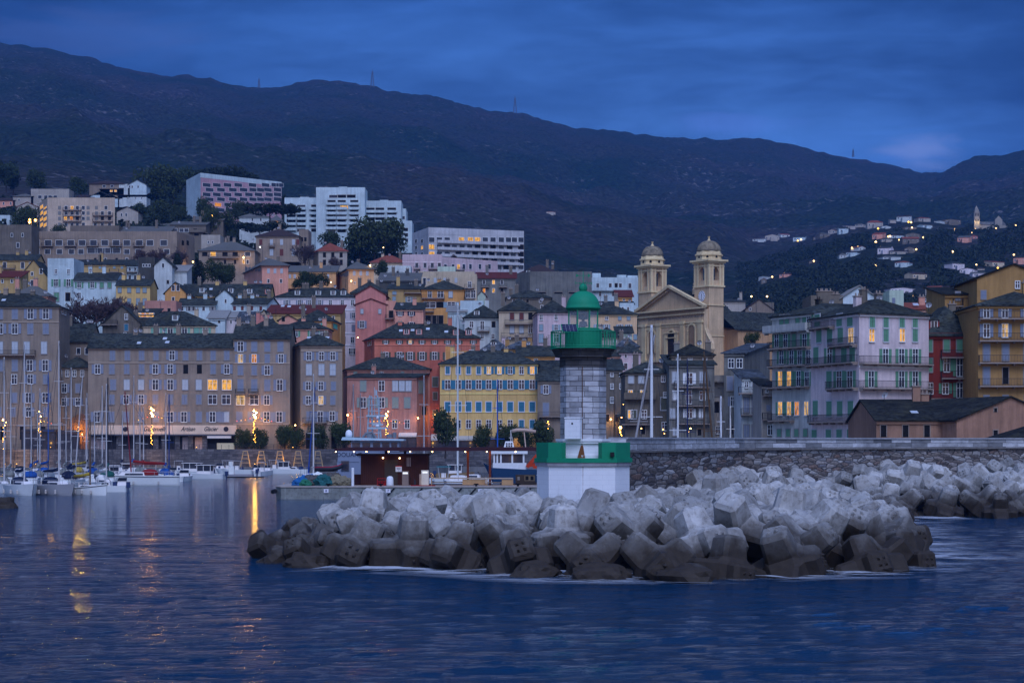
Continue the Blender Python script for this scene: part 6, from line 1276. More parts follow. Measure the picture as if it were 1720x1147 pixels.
        bm = bmesh.new(); bmesh.ops.create_icosphere(bm, subdivisions=4, radius=1)
        for v in bm.verts:
            k = 1 + .35 * mnoise.noise(v.co * 1.7 + Vector((i * 9, 0, 0))) + .16 * mnoise.noise(v.co * 6 + Vector((0, i * 5, 0))) + .08 * mnoise.noise(v.co * 14); v.co *= k; v.co.z = max(-.35, v.co.z)
        me = bpy.data.meshes.new('net'); bm.to_mesh(me); bm.free(); me.materials.append(NM[mi]); X_ = at(px, dd + 1); o = link(me, 'fishing_net', None, (X_[0], X_[1], top + .30 * s), nr.uniform(0, 3), scale=(1.15 * s, s, .82 * s)); tag(o, lb, 'fishing net', 'fishing nets heaped on the dock')
dock()
# ================================================================ boats
HULLW = plain(ph(150, 158, 200), .35, var=.06); DECK = plain(ph(140, 148, 188), .6, var=.1); ALU = plain(ph(120, 128, 165), .4, var=.06); ROPE = plain((.05, .05, .06), .8)
def hull_mb(L, B, fb, flare=.8, stripe=None, hullm=None, sheer=.35, bowrake=.9):
    m = MB(); st = 14; n = 7; vs = []
    for i in range(st + 1):
        t = i / st; x = -L/2 + L * t; w = B/2 * (1 - max(0, (t - .45) / .55) ** 2.1) * (.80 + .20 * min(1, t / .35)); w = max(w, .03); zt = fb * (1 + sheer * max(0, t - .3) ** 1.5)
        for j in range(n):
            s = j / (n - 1); yy = w * (flare + (1 - flare) * s) if s > 0 else w * flare * .9; z = -.25 + (zt + .25) * s; xx = x + (bowrake * (s - 1) * max(0, t - .75) / .25 if bowrake else 0)
            vs.append((xx, yy, z))
    k = len(vs); vs += [(x, -y, z) for x, y, z in vs]; fs = []
    m.use(hullm or HULLW); m.smooth = True
    fh = [(i*n+j, (i+1)*n+j, (i+1)*n+j+1, i*n+j+1) for i in range(st) for j in range(n - 1)]
    m.add(vs, [f[::-1] for f in fh] + [tuple(k + a for a in f) for f in fh] + [tuple([0 * n + j for j in range(n)] + [k + j for j in range(n - 1, -1, -1)])])
    if stripe:
        m.use(stripe); z = fb * .80
        for s in (1, -1):
            for i in range(st):
                a, b = vs[i*n+n-2], vs[(i+1)*n+n-2]; a2, b2 = vs[i*n+n-1], vs[(i+1)*n+n-1]; o = .025
                P_ = lambda p, q, r: (p[0]+(q[0]-p[0])*r, s*(p[1]+(q[1]-p[1])*r+o), p[2]+(q[2]-p[2])*r)
                m.add([P_(a, a2, .2), P_(b, b2, .2), P_(b, b2, .55), P_(a, a2, .55)], [(0, 1, 2, 3) if s < 0 else (3, 2, 1, 0)])
    m.smooth = False; m.use(DECK); edge = [vs[i*n+n-1] for i in range(st+1)]; zoff = -.06
    for i in range(st): a, b = edge[i], edge[i+1]; m.face([(a[0], -a[1]*.97, a[2]+zoff), (b[0], -b[1]*.97, b[2]+zoff), (b[0], b[1]*.97, b[2]+zoff), (a[0], a[1]*.97, a[2]+zoff)])
    return m
def cabin_mb(x0, x1, w0, w1, z0, h, m_, glassband=True):
    m = MB(); m.use(m_); vs = [(x0, -w0, z0), (x0, w0, z0), (x1, w1, z0), (x1, -w1, z0), (x0 + .1, -w0*.82, z0+h), (x0 + .1, w0*.82, z0+h), (x1 - h*1.4, w1*.9, z0+h), (x1 - h*1.4, -w1*.9, z0+h)]
    m.add(vs, [(4, 7, 6, 5), (0, 3, 7, 4), (3, 2, 6, 7), (2, 1, 5, 6), (1, 0, 4, 5)])
    if glassband:
        m.use(glass_dark())
        for s in (-1, 1):
            y0, y1 = w0 * .93, w1 * .95; xa, xb = x0 + (x1-x0)*.15, x0 + (x1-x0)*.72; m.add([(xa, s*(w0*.935+.02), z0+h*.35), (xb, s*(w0*.935+(w1*.96-w0*.935)*.72+.02), z0+h*.35), (xb-.1, s*(w0*.87+(w1*.92-w0*.87)*.72+.02), z0+h*.75), (xa, s*(w0*.87+.02), z0+h*.75)], [(0, 1, 2, 3) if s < 0 else (3, 2, 1, 0)])
    return m
BGRP = 'sailing boats moored in the left basin'
def sailboat(label, px, yw, L, ang, mast, hullc=None, cover=None, stripe=None, mcol=None, group=BGRP, detail=True, D=None, trad=False, mw=.17):
    D = D or DW(yw); x = XW(px, D); root = thing('sailing_boat', label, 'sailing boat', (x, D, 0), R(ang), group); B = L * .31; fb = L * .105 + .15
    hm = plain(hullc, .35, var=.06) if hullc else HULLW
    hull_mb(L, B, fb, stripe=stripe, hullm=hm, sheer=.9 if trad else .35, bowrake=.15 if trad else .9).build('hull', None, root)
    cabin_mb(-L*.12, L*.27, B*.30, B*.16, fb - .1, L*.045 + .1, DECK).build('cabin', None, root)
    px1, y1 = mast; H_ = ZW(y1, D); tip = Vector((XW(px1, D) - x, 0, H_)); tip = Matrix.Rotation(-R(ang), 3, 'Z') @ tip; base = Vector((L*.08, 0, fb)); lean = (XW(px1, D) - XW(px, D))
    tip = Vector((L*.08, 0, H_)) + Matrix.Rotation(-R(ang), 3, 'Z') @ Vector((lean, 0, 0)) if abs(lean) > .9 else Vector((L*.08, 0, H_))
    mm = plain(mcol, .5) if mcol else ALU
    m = MB(); m.tube([base, tip], mw * .62, 8, mw * .42); mo = m.build('mast', mm, root)
    m = MB()
    for t, w in ((.42, .16), (.72, .11)):
        p = base.lerp(tip, t); m.beam(p + Vector((0, -L*w*.6, 0)), p + Vector((0, L*w*.6, 0)), .07)
    if not trad: m.build('spreaders', mm, mo)
    m = MB(); bz = fb + L*.10 + .5; m.beam((L*.07, 0, bz), (-L*.33, 0, bz), .12); m.build('boom', mm, root)
    if cover is not None:
        m = MB(); m.smooth = True; m.tube([(L*.06, 0, bz + .45), (-L*.08, 0, bz + .26), (-L*.32, 0, bz + .16)], .24, 8, .14); m.build('sail_cover', plain(cover, .8), root)
    m = MB(); r_ = .02 if D > 250 else .018
    m.tube([tip, (L*.49, 0, fb * 1.25)], r_, 4); m.tube([tip, (-L*.48, 0, fb)], r_, 4)
    for s in (-1, 1): m.tube([base.lerp(tip, .97), base.lerp(tip, .42) + Vector((0, s*L*.095, 0)), (L*.05, s*B*.46, fb)], r_, 4)
    m.build('rigging', ROPE, root)
    if detail:
        m = MB()
        for s in (-1, 1):
            pts = [(-L*.46, s*B*.38, fb), (-L*.2, s*B*.47, fb), (L*.1, s*B*.45, fb*1.05), (L*.34, s*B*.26, fb*1.1), (L*.47, s*.1, fb*1.2)]
            for a in pts: m.beam(a, (a[0], a[1], a[2] + .6), .035)
            m.tube([(a[0], a[1], a[2] + .6) for a in pts], .018, 4)
        m.build('guard_rail', ALU, root)
        m = MB()
        for s in (-1, 1):
            for t in (-.25, .05, .25): m.lathe([(.02, 0), (.13, .08), (.13, .5), (.02, .6)], 8, (L*t, s*(B*.5*(1 - max(0, t-.0)*.9) + .1), .12))
        m.build('fenders', plain(ph(120, 125, 155), .6), root)
        if cover is not None and not trad:
            m = MB(); m.smooth = True; m.use(plain(cover, .8)); m.lathe([(B*.34, 0), (B*.33, .5), (B*.2, .85), (.02, .95)], 12, (-L*.14, 0, fb + .1)); m.build('sprayhood', None, root)
    return root
NAVY = (.012, .02, .05); BLU = (.02, .09, .32); GRN = (.02, .10, .08); RED = (.25, .02, .02); YEL = (.40, .28, .04); WHT = ph(140, 150, 190); GRY = ph(80, 88, 110); BRN = (.12, .07, .035)
sailboat('white sailing yacht with dark boot stripe at the far left front', 38, 831, 10.5, -62, (33, 577), cover=NAVY, stripe=None)
sailboat('grey hulled sailing yacht with navy sprayhood and two fenders', 94, 831, 10.5, -52, (90, 573), hullc=ph(104, 112, 148), cover=NAVY)
sailboat('small traditional wooden boat with pointed bow and dark rub rail', 146, 831, 7.6, -38, (147, 705), cover=YEL, stripe=plain((.03, .03, .04), .6), mcol=BRN, trad=True)
sailboat('long white sailing boat with raked red mast', 232, 815, 12.5, 188, (221, 658), mcol=(.22, .015, .02), cover=RED, stripe=plain(NAVY, .5))
for i, (lb, px, yw, L, an, mt, cv, mc) in enumerate((
    ('sailing boat at the left edge half out of the picture', 6, 827, 9, -70, (9, 600), GRY, None),
    ('sailing boat with bluish sail cover behind the far left front yacht', 52, 815, 10, 100, (48, 645), BLU, None),
    ('sailing boat with thin pale mast between the first two yachts', 66, 812, 9, 95, (71, 652), GRY, None),
    ('sailing boat with blue boom bag behind the grey hulled yacht', 78, 806, 10, 80, (75, 625), BLU, BLU),
    ('sailing boat with grey cover whose mast crosses the cafe terrace', 110, 808, 9.5, 95, (113, 665), GRY, None),
    ('sailing boat with upright silver mast before the arched passage house', 118, 815, 10, 92, (121, 617), NAVY, None),
    ('sailing boat with mast leaning right before the arched passage', 123, 818, 9.5, 85, (136, 632), NAVY, None),
    ('sailing boat with a yellow sail cover in the left basin', 140, 804, 9, 60, (135, 668), YEL, None),
    ('sailing boat with brown mast right of the arched passage', 158, 806, 9, 95, (153, 690), BLU, None),
    ('sailing boat with paired pale mast left of the black mast', 170, 810, 9, 88, (170, 648), GRY, None),
    ('sailing boat with green sail cover and black mast', 181, 815, 10.5, 100, (183, 634), GRN, (.015, .015, .02)),
    ('sailing boat with white cover and light mast right of the black mast', 176, 822, 8.5, -60, (173, 645), WHT, None),
    ('sailing boat with tall mast rising before the round emblem', 224, 800, 10, 95, (223, 631), BLU, None),
    ('sailing boat with short mast under the parlour lettering', 235, 803, 8.5, 100, (234, 675), GRY, None),
    ('sailing boat with white mast right of the parlour lettering', 240, 800, 9, 90, (238, 683), RED, None),
    ('small white sailing boat with blue folded sail and blue mast', 284, 812, 8, -80, (286, 662), BLU, (.02, .06, .22)),
    ('sailing boat with silver mast next to the blue mast', 278, 806, 8.5, 95, (282, 660), BLU, None),
    ('sailing boat with shore facing bow at the left edge', 17, 812, 9, 95, (22, 640), GRY, None),
    ('sailing boat with slim mast at the far back left', 62, 799, 8.5, 90, (56, 690), BLU, None),
    ('sailing boat with slim mast behind the cafe terrace', 100, 798, 8.5, 90, (101, 680), GRY, None),
    ('sailing boat with slim mast far back beside the passage house', 145, 797, 8.5, 90, (129, 655) if False else (144, 660), NAVY, None),
    ('sailing boat with a short mast far back before the parlour', 205, 797, 8.5, 95, (206, 690), NAVY, None),
    )): sailboat(lb, px, yw, L, an, mt, cover=cv, mcol=mc, detail=(yw > 800))
# boats seen mostly by their masts behind dock and wall
G2 = 'sailing boats seen by their masts behind dock and sea wall'
for lb, px, D, L, mt, mc, mw in (
    ('sailing boat with the tallest white mast before the yellow house', 769, 285, 13, (775, 508), ph(150, 158, 195), .24),
    ('sailing boat with blue mast before the yellow house', 836, 285, 10, (838, 637), (.02, .10, .42), .18),
    ('sailing boat with pale mast at the pink house corner', 712, 300, 10, (714, 630), ph(120, 130, 170), .18),
    ('sailing boat with white mast left of the blue slanting one', 526, 330, 10, (532, 628), ph(130, 138, 175), .20),
    ('sailing boat with blue slanting mast left of the dock', 517, 335, 9, (529, 650), (.02, .07, .30), .18),
    ('sailing boat with pale mast before the lit pink wall', 593, 310, 9, (593, 645), ph(100, 110, 145), .18),
    ('sailing boat with thin mast beside the patrol boat lattice', 605, 315, 9, (606, 660), ph(100, 110, 145), .15),
    ('sailing boat with thick white mast left of the church door', 1096, 255, 14, (1103, 545), ph(150, 158, 200), .34),
    ('sailing boat with slanting pale mast crossing the lilac grey house', 1055, 262, 12, (1101, 562), ph(105, 112, 145), .26),
    ('sailing boat with white mast on the mast side house', 1140, 258, 11, (1145, 594), ph(150, 158, 200), .22),
    ('sailing boat with dark blue leaning mast on the mast side house', 1156, 262, 11, (1147, 602), (.02, .03, .10), .16),
    ('sailing boat with upright brown mast before the grey house', 1184, 260, 11, (1184, 590), BRN, .22),
    ('sailing boat with slanting brown mast before the blue awning', 1205, 256, 11, (1185, 596), BRN, .22),
    ('sailing boat with short white furled mast by the blue awning', 1212, 262, 8, (1212, 665), ph(160, 168, 205), .26),
    ('sailing boat with short pale mast left of the white balcony house', 1228, 262, 8, (1229, 682), ph(140, 148, 185), .20),
    ('sailing boat with brown mast just right of the lighthouse', 1033, 262, 8, (1033, 665), BRN, .20)):
    sailboat(lb, px, 0, L, 92, mt, mcol=mc, D=D, group=G2, detail=False, mw=mw, cover=None)
# motor boats
G3 = 'small motor boats by the pontoon'
def motorboat(label, px, yw, L, ang, kind=0, hullc=None, canopy=None, engine=(.03, .05, .12), group=G3):
    D = DW(yw); root = thing('motor_boat', label, 'motor boat', (XW(px, D), D, 0), R(ang), group); B = L * .38; fb = .75 + L*.02
    hull_mb(L, B, fb, hullm=plain(hullc, .4) if hullc else HULLW, sheer=.5).build('hull', None, root)
    if kind == 1:
        m = MB(); m.use(DECK).box(-L*.18, L*.16, -B*.33, B*.33, fb-.1, fb+.5); x0, x1 = -L*.18, L*.16; z0, z1 = fb+.5, fb+1.5
        for x in (x0, (x0+x1)/2, x1 - .1):
            for y in (-B*.33, B*.33 - .1): m.box(x, x+.1, y, y+.1, z0, z1)
        m.box(x0-.2, x1+.25, -B*.38, B*.38, z1, z1+.1); m.use(glass_dark()).box(x0+.12, x1-.12, -B*.315, B*.315, z0, z1 - .01); m.build('wheelhouse', None, root)
    elif kind == 2:
        m = MB(); m.use(DECK).box(-.35, .35, -.35, .35, fb-.1, fb+.8); m.build('console', None, root); m = MB(); cm = plain(canopy or ph(96, 104, 140), .7)
        m.use(ALU)
        for x in (-.9, .9):
            for s in (-1, 1): m.beam((x*.7, s*B*.38, fb), (x, s*B*.34, fb+1.75), .05)
        m.use(cm).box(-1.1, 1.1, -B*.36, B*.36, fb+1.75, fb+1.86); m.build('bimini', None, root)
    else:
        m = cabin_mb(-L*.05, L*.32, B*.36, B*.18, fb-.08, .65, DECK); m.use(glass_dark()).add([(-L*.05, -B*.34, fb+.57), (-L*.05, B*.34, fb+.57), (-L*.02+.2, B*.3, fb+1.0), (-L*.02+.2, -B*.3, fb+1.0)], [(0, 1, 2, 3), (3, 2, 1, 0)]); m.build('cabin', None, root)
    m = MB(); m.use(plain(engine, .4)).box(-L/2 - .5, -L/2 + .02, -.22, .22, .55, 1.35).box(-L/2 - .3, -L/2 - .12, -.08, .08, -.2, .55); m.build('outboard_engine', None, root)
    return root
for a in (('small white dinghy at the waterline with an outboard', 183, 826, 4.6, 186, 0), ('white motor boat stern with raised engine beside the dinghy', 206, 825, 5.2, 80, 0), ('white open boat behind the red masted yacht', 196, 812, 5.5, 170, 2),
          ('white motor cruiser with dark stern beside the small blue mast boat', 258, 814, 7, 75, 0), ('white motor boat with large dark outboard seen from astern', 310, 808, 6.4, 80, 0), ('white cabin launch with three square windows', 344, 804, 7.6, 170, 1),
          ('broad white motor cruiser behind the large outboard', 322, 799, 8.5, 165, 1), ('white day boat with wide grey canopy near the lamp streak', 398, 796, 6.5, 175, 2), ('white day boat with blue canopy left of the streak', 383, 795, 6, 160, 2), ('white boat with tall windscreen just right of the streak', 432, 797, 6, 100, 0),
          ('small white boat with black outboard under the second trestle', 449, 797, 5.6, 80, 0), ('white fishing launch with small cabin near the far quay', 475, 795, 6.5, 190, 1), ('low white boat at the end of the far row', 461, 793.5, 6, 175, 2), ('white cruiser stern with navy cushions in the far row', 370, 793, 6.5, 95, 0),
          ('little dark open boat beside the far quay', 497, 795, 5, 180, 0), ('white launch under the far parlour wall', 300, 796, 6.5, 100, 2), ('white moored boat between yacht sterns at the left', 166, 820, 5.5, 100, 0), ('low white cabin boat in the gap behind the wooden boat', 190, 805, 7, 110, 1), ('white boat with dark cover beside the silver mast', 270, 803, 6.5, 95, 2),
          ('white runabout moored between the launch and the parlour wall', 333, 795, 5.5, 95, 0), ('white boat stern with two white seats right of the pontoon', 441, 799, 5.2, 75, 2), ('small white tender behind the silver mast boat', 291, 802, 5.0, 100, 0), ('white cabin boat tucked behind the red masted yacht', 212, 800, 6.5, 100, 1), ('low white boat between the far launches', 486, 793.5, 5.0, 170, 0), ('white open boat at the left basin back row', 118, 797, 6.0, 95, 2), ('white cruiser behind the yellow sail cover', 152, 800, 7.0, 100, 0), ('white stern with dark cover at the far left back row', 34, 799, 7.0, 95, 0)):
    motorboat(*a)
m = MB(); D = DW(801.5); m.box(XW(361, D), XW(424, D), D, D + 2.4, .15, .55); r = m.build('pontoon', plain(ph(90, 96, 128), .7)); tag(r, 'long low floating pontoon with dark float openings', 'pontoon')
for px in (378, 412): MB().box(XW(px, D) - 3.2, XW(px, D) + 3.2, D + .2, D + 2.2, -.3, .15).build('float', plain((.015, .015, .02), .6), r)
m = MB(); m.box(-.45, .45, -.4, .4, 0, 1.5); tag(m.build('service_box', plain(ph(150, 158, 195), .5), None, (XW(388, D), D + 1, .56)), 'white service cabinet standing on the pontoon', 'service box')
m = MB(); m.box(-.45, .45, -.4, .4, 0, 1.2); tag(m.build('service_box', plain(ph(150, 158, 195), .5), None, (XW(356, 420), 446.5 + 2, 1.06)), 'white service cabinet at the lower quay edge', 'service box')
# grey patrol boat behind the hut
def patrol():
    D = 275; k = D / FPX; root = thing('patrol_boat', 'large blue grey patrol boat with flat roof and lattice mast behind the hut', 'patrol boat', (XW(660, D), D, 0)); ox = root.location.x; GB = plain(ph(78, 92, 138), .5, var=.08); DG = plain(ph(60, 70, 104), .5)
    X = lambda p: XW(p, D) - ox; Z = lambda y: ZW(y, D)
    m = MB(); vs = []
    prof = [(566, 812), (572, 757), (690, 760), (712, 784), (704, 815)]; n = len(prof)
    for y in (-3.2, 3.2): vs += [(X(p), y, max(-.5, Z(r_))) for p, r_ in prof]
    m.add(vs, [tuple(range(n))[::-1], tuple(range(n, 2*n))] + [(i, (i+1) % n, n + (i+1) % n, n+i) for i in range(n)]); m.build('hull', GB, root)
    MB().box(X(571), X(606), -3.26, -3.0, Z(775), Z(757)).build('bulwark', GB, root)
    m = MB(); m.use(DG).box(X(576), X(590), -3.31, -3.27, Z(790), Z(773)).use(glass_dark()).box(X(577), X(589), -3.34, -3.312, Z(789), Z(774)); m.build('side_window', None, root)
    me = text_mesh('DOUANE', .78, .01); me.materials.append(plain((.02, .03, .06), .5)); link(me, 'hull_lettering', root, (X(590), -3.29, Z(763.5)), rot=(R(90), 0, 0))
    m = MB(); m.use(GB).box(X(592), X(672), -2.4, 2.4, Z(758), Z(740)); wh = m.build('wheelhouse', None, root); 
    for a, b in ((611, 624), (628.5, 640.5), (644, 656), (659, 669), (594, 607)): MB().box(X(a), X(b), -2.46, -2.42, Z(750.5), Z(743)).build('wheelhouse_window', glass_dark(), wh)
    m = MB(); m.add([(X(576), -2.9, Z(739)), (X(680), -2.9, Z(740)), (X(680), 2.9, Z(740)), (X(576), 2.9, Z(739)), (X(578), -2.9, Z(734)), (X(680), -2.9, Z(737.5)), (X(680), 2.9, Z(737.5)), (X(578), 2.9, Z(734))], [(0, 3, 2, 1), (4, 5, 6, 7), (0, 1, 5, 4), (1, 2, 6, 5), (2, 3, 7, 6), (3, 0, 4, 7)]); m.build('flat_roof', plain(ph(110, 138, 190), .4), root)
    m = MB(); m.smooth = True; m.lathe([(.42, 0), (.46, .35), (.42, .65), (.28, .88), (.04, .97)], 18, (X(587), -1, Z(734))); m.build('radome', plain(ph(160, 170, 210), .4), root)
    m = MB(); L_ = [(617, 734, 621, 664), (640, 734, 634, 664), (626, 736, 624, 665), (636, 736, 637, 668)]
    for a, b, c, d in L_:
        for y in (-.6, .6): m.beam((X(a), y, Z(b)), (X(c), y * .6, Z(d)), .10)
    for y_ in (668, 680, 690, 700, 710, 719, 727): m.beam((X(618), -.5, Z(y_)), (X(640), -.5, Z(y_)), .09); m.beam((X(618), -.5, Z(y_)), (X(640), .5, Z(y_ + 8)), .05)
    for a, b, y_ in ((616, 650, 698.5), (626, 644, 713), (618, 652, 719)): m.box(X(a), X(b), -.75, -.5, Z(y_) - .12, Z(y_) + .12)
    m.beam((X(629), 0, Z(700)), (X(629), 0, Z(650)), .08); m.beam((X(632), 0, Z(664)), (X(632), 0, Z(655)), .25); lm = m.build('lattice_mast', plain(ph(100, 122, 165), .5), root)
    m = MB(); m.smooth = True; m.lathe([(.1, 0), (.22, .15), (.2, .4), (.03, .5)], 10, (X(635), -.6, Z(704))).lathe([(.1, 0), (.3, .15), (.25, .35), (.03, .45)], 10, (X(634.5), -.6, Z(718))); m.build('radar_dome', plain(ph(150, 165, 210), .4), lm)
    m = MB(); m.tube([(X(610), -1, Z(735)), (X(616), -1.1, Z(728)), (X(626), -1, Z(726)), (X(632), -1, Z(735))], .18, 8); m.lathe([(.35, 0), (.35, .4), (.1, .5)], 12, (X(655), -1.2, Z(735))).lathe([(.25, 0), (.3, .7), (.1, .8)], 12, (X(663), -1.0, Z(736))).lathe([(.35, 0), (.3, .5)], 12, (X(622), -1.6, Z(735))); m.build('deck_gear', plain(ph(70, 80, 110), .5), root)
patrol()
def rib():
    D = 268; root = thing('inflatable_dinghy', 'dark inflatable dinghy with red tubes hanging at the dock end', 'inflatable boat', (XW(550, D), D, ZW(788, D))); m = MB(); m.smooth = True
    for s in (-1, 1): m.tube([(-1.6, s*.55, 0), (.6, s*.6, .05), (1.5, s*.35, .25), (1.85, 0, .45)], .26, 8)
    m.build('dark_tube', plain((.03, .03, .035), .6), root); m = MB(); m.smooth = True
    for s in (-1, 1): m.tube([(-1.6, s*.60, .22), (.6, s*.64, .27), (1.5, s*.38, .46), (1.85, 0, .66)], .10, 8)
    m.build('red_trim', plain((.30, .02, .04), .6), root); MB().box(-1.5, 1.3, -.45, .45, -.28, -.05).build('floor', plain((.08, .08, .09), .7), root)
rib()
# white and blue fishing boat right of the pergola post
def fisher():
    D = 270; root = thing('fishing_boat', 'white wheelhouse fishing boat with dark blue hull right of the pergola post', 'fishing boat', (XW(860, D), D, 0)); ox = root.location.x; X = lambda p: XW(p, D) - ox; Z = lambda y: ZW(y, D)
    BH = plain((.015, .05, .11), .45)
    m = MB(); prof = [(812, 777), (826, 785), (905, 789), (935, 786), (935, 815), (830, 815)]; n = len(prof); vs = []
    for y in (-2.3, 2.3): vs += [(X(p), y * (.35 if p < 815 else 1), max(-.4, Z(r_))) for p, r_ in prof]
    m.add(vs, [tuple(range(n))[::-1], tuple(range(n, 2*n))] + [(i, (i+1) % n, n + (i+1) % n, n+i) for i in range(n)]); m.build('hull', BH, root)
    WP = plain(ph(150, 160, 200), .5); m = MB(); m.use(WP).box(X(828), X(884), -1.8, 1.8, Z(788), Z(777)); y0, y1 = Z(777), Z(762)
    for p in (829, 834, 840, 859, 878): m.box(X(p), X(p) + .22, -1.8, -1.55, y0, y1).box(X(p), X(p) + .22, 1.55, 1.8, y0, y1)
    m.box(X(824), X(886), -2.0, 2.0, y1, y1 + .35).use(glass_dark()).box(X(829) + .05, X(878), -1.7, 1.7, y0, y1 - .01); m.build('wheelhouse', None, root)
    m = MB(); m.use(WP).add([(X(846), -.5, Z(752)), (X(864), -.5, Z(752)), (X(861), -.3, Z(741)), (X(849), -.3, Z(741)), (X(846), .5, Z(752)), (X(864), .5, Z(752)), (X(861), .3, Z(741)), (X(849), .3, Z(741))], [(0, 1, 2, 3), (5, 4, 7, 6), (3, 2, 6, 7), (0, 3, 7, 4), (1, 5, 6, 2)]); m.use(glass_dark())
    for c in range(3):
        for r_ in range(2): m.box(X(850 + 4*c), X(852.5 + 4*c), -.53, -.44, Z(750 - 4*r_), Z(747.5 - 4*r_))
    m.use(ALU).beam((X(858), 0, Z(741)), (X(858), 0, Z(722)), .12).beam((X(855), 0, Z(735)), (X(861), 0, Z(735)), .1).beam((X(862), 0, Z(745)), (X(858), 0, Z(724)), .06); m.box(X(838), X(864), -1, 1, Z(753.5), Z(752)); m.build('mast_tower', None, root)
    m = MB(); m.beam((X(880), -.5, Z(722)), (X(884), -.5, Z(762)), .14); m.smooth = True; m.tube([(X(860), -.5, Z(724)), (X(868), -.6, Z(722)), (X(880), -.5, Z(722)), (X(900), -.5, Z(725))], .22, 8); m.build('furled_awning', plain(ph(120, 112, 130), .8), root)
    m = MB(); m.beam((X(885), -1.9, Z(784)), (X(902), -1.9, Z(764)), .45); m.beam((X(887), -1.9, Z(782)), (X(904), -1.9, Z(779)), .35); m.beam((X(902), -1.9, Z(764)), (X(903), -1.9, Z(778)), .25); m.beam((X(893), -1.9, Z(775)), (X(900), -1.9, Z(783)), .15); m.box(X(895), X(909), -2.1, -1.6, Z(786), Z(782)); m.build('orange_crane', plain((.50, .05, .015), .5), root)
    me = text_mesh('A', 1.0, .01); me.materials.append(plain(ph(160, 170, 205), .5)); link(me, 'hull_letter', root, (X(905), -2.34, Z(794)), rot=(R(90), 0, 0))
fisher()
def workboat():
    D = 256; root = thing('work_boat', 'small grey aluminium work boat with two square windows beside the lighthouse base', 'work boat', (XW(884, D), D, 0)); ox = root.location.x; X = lambda p: XW(p, D) - ox; Z = lambda y: ZW(y, D); GA = plain(ph(72, 70, 84), .45)
    hull_mb(6.5, 2.3, 1.6, hullm=GA).build('hull', None, root); m = MB(); m.use(GA).box(X(866), X(899), -.9, .9, 1.4, Z(797)); m.use(plain(ph(150, 140, 150), .5))
    for a in (881, 889.5): m.box(X(a), X(a + 8), -.96, -.9, Z(807), Z(798)).use(glass_dark()).box(X(a + 1.2), X(a + 6.8), -.99, -.962, Z(806), Z(799)).use(plain(ph(150, 140, 150), .5))
    m.use(plain(ph(140, 150, 190), .5)).box(X(869), X(873), -.95, -.9, Z(806), Z(800)); m.build('wheelhouse', None, root)
workboat()
motorboat('open white sports boat with dark windscreen between the pergola posts', 803, 812, 7.5, 175, 0, None, None, (.03, .05, .12), None)
motorboat('white boat with turquoise cover left of the open sports boat', 745, 812, 6.5, 5, 2, None, (.03, .22, .24), (.03, .05, .12), None)
motorboat('small moored boat with wooden spars behind the pergola', 765, 803, 7, 0, 1, (.30, .2, .1), None, (.03, .05, .12), None)
# ================================================================ vegetation
def leafm(c, name):
    def f(t, b):
        n = t.noise(t.pos(), .9, 3.0); oi = t.n.new('ShaderNodeObjectInfo'); a = t.mix(n, scl(c, .55), scl(c, 1.5)); a = t.mix(t.math('MULTIPLY', oi.outputs['Random'], .35), a, (c[0] * 1.6, c[1] * 1.2, c[2] * .9))
        setc(t, b, a); b.inputs['Roughness'].default_value = .9; b.inputs['Specular IOR Level'].default_value = .2
    return mat(name, f)
LEAF = {'pine': leafm((.020, .030, .016), 'pine_foliage'), 'round': leafm((.034, .052, .020), 'broadleaf_foliage'), 'cypress': leafm((.016, .026, .015), 'cypress_foliage'), 'bare': leafm((.085, .062, .066), 'bare_twigs')}
BARK = plain((.07, .05, .04), .95, var=.3)
def crown_mesh(kind, seed, n=1500):
    r = random.Random(seed); m = MB(); lobes = []
    if kind == 'pine': lobes = [(Vector((r.uniform(-.7, .7), r.uniform(-.7, .7), r.uniform(.58, .84))), r.uniform(.26, .42), .42) for _ in range(13)]
    elif kind == 'cypress': lobes = [(Vector((r.uniform(-.04, .04), r.uniform(-.04, .04), .12 + .09 * i)), .17 * math.sin(math.pi * (.12 + .8 * (i / 9.0)) ** .8) + .03, 1.1) for i in range(10)]
    elif kind == 'bare': lobes = []
    else: lobes = [(Vector((r.uniform(-.5, .5), r.uniform(-.5, .5), r.uniform(.36, .82))), r.uniform(.24, .42), .85) for _ in range(13)]
    def leaf(p, s):
        a = Vector((r.gauss(0, 1), r.gauss(0, 1), r.gauss(0, 1))).normalized(); b = a.orthogonal().normalized() * s; c = a.cross(b).normalized() * s * r.uniform(.5, 1.0); m.face([p - b - c * .3, p + c, p + b - c * .3, p - c * .8])
    if kind == 'bare':
        def br(p, d, L, rad, k):
            q_ = p + d * L; m.beam(p, q_, rad)
            if k == 0: return
            for _ in range(3 if k > 1 else 4): br(p.lerp(q_, r.uniform(.5, 1)), (d + Vector((r.gauss(0, .5), r.gauss(0, .5), r.gauss(.15, .35)))).normalized(), L * r.uniform(.6, .85), max(.006, rad * .60), k - 1)
        for _ in range(10): br(Vector((r.uniform(-.1, .1), r.uniform(-.1, .1), .05)), Vector((r.gauss(0, .6), r.gauss(0, .6), 1)).normalized(), .30, .026, 5)
        for v in range(0): pass
    else:
        tot = sum(l[1] ** 2 for l in lobes)
        for c, rad, fl in lobes:
            k = int(n * rad * rad / tot)
            for _ in range(k):
                d = Vector((r.gauss(0, 1), r.gauss(0, 1), r.gauss(0, 1))).normalized(); rr = rad * r.uniform(.55, 1.06); p = c + Vector((d.x * rr, d.y * rr, d.z * rr * fl)); leaf(p, r.uniform(.032, .062) * (1 if kind != 'cypress' else .7))
    return m.mesh('crown', LEAF[kind])
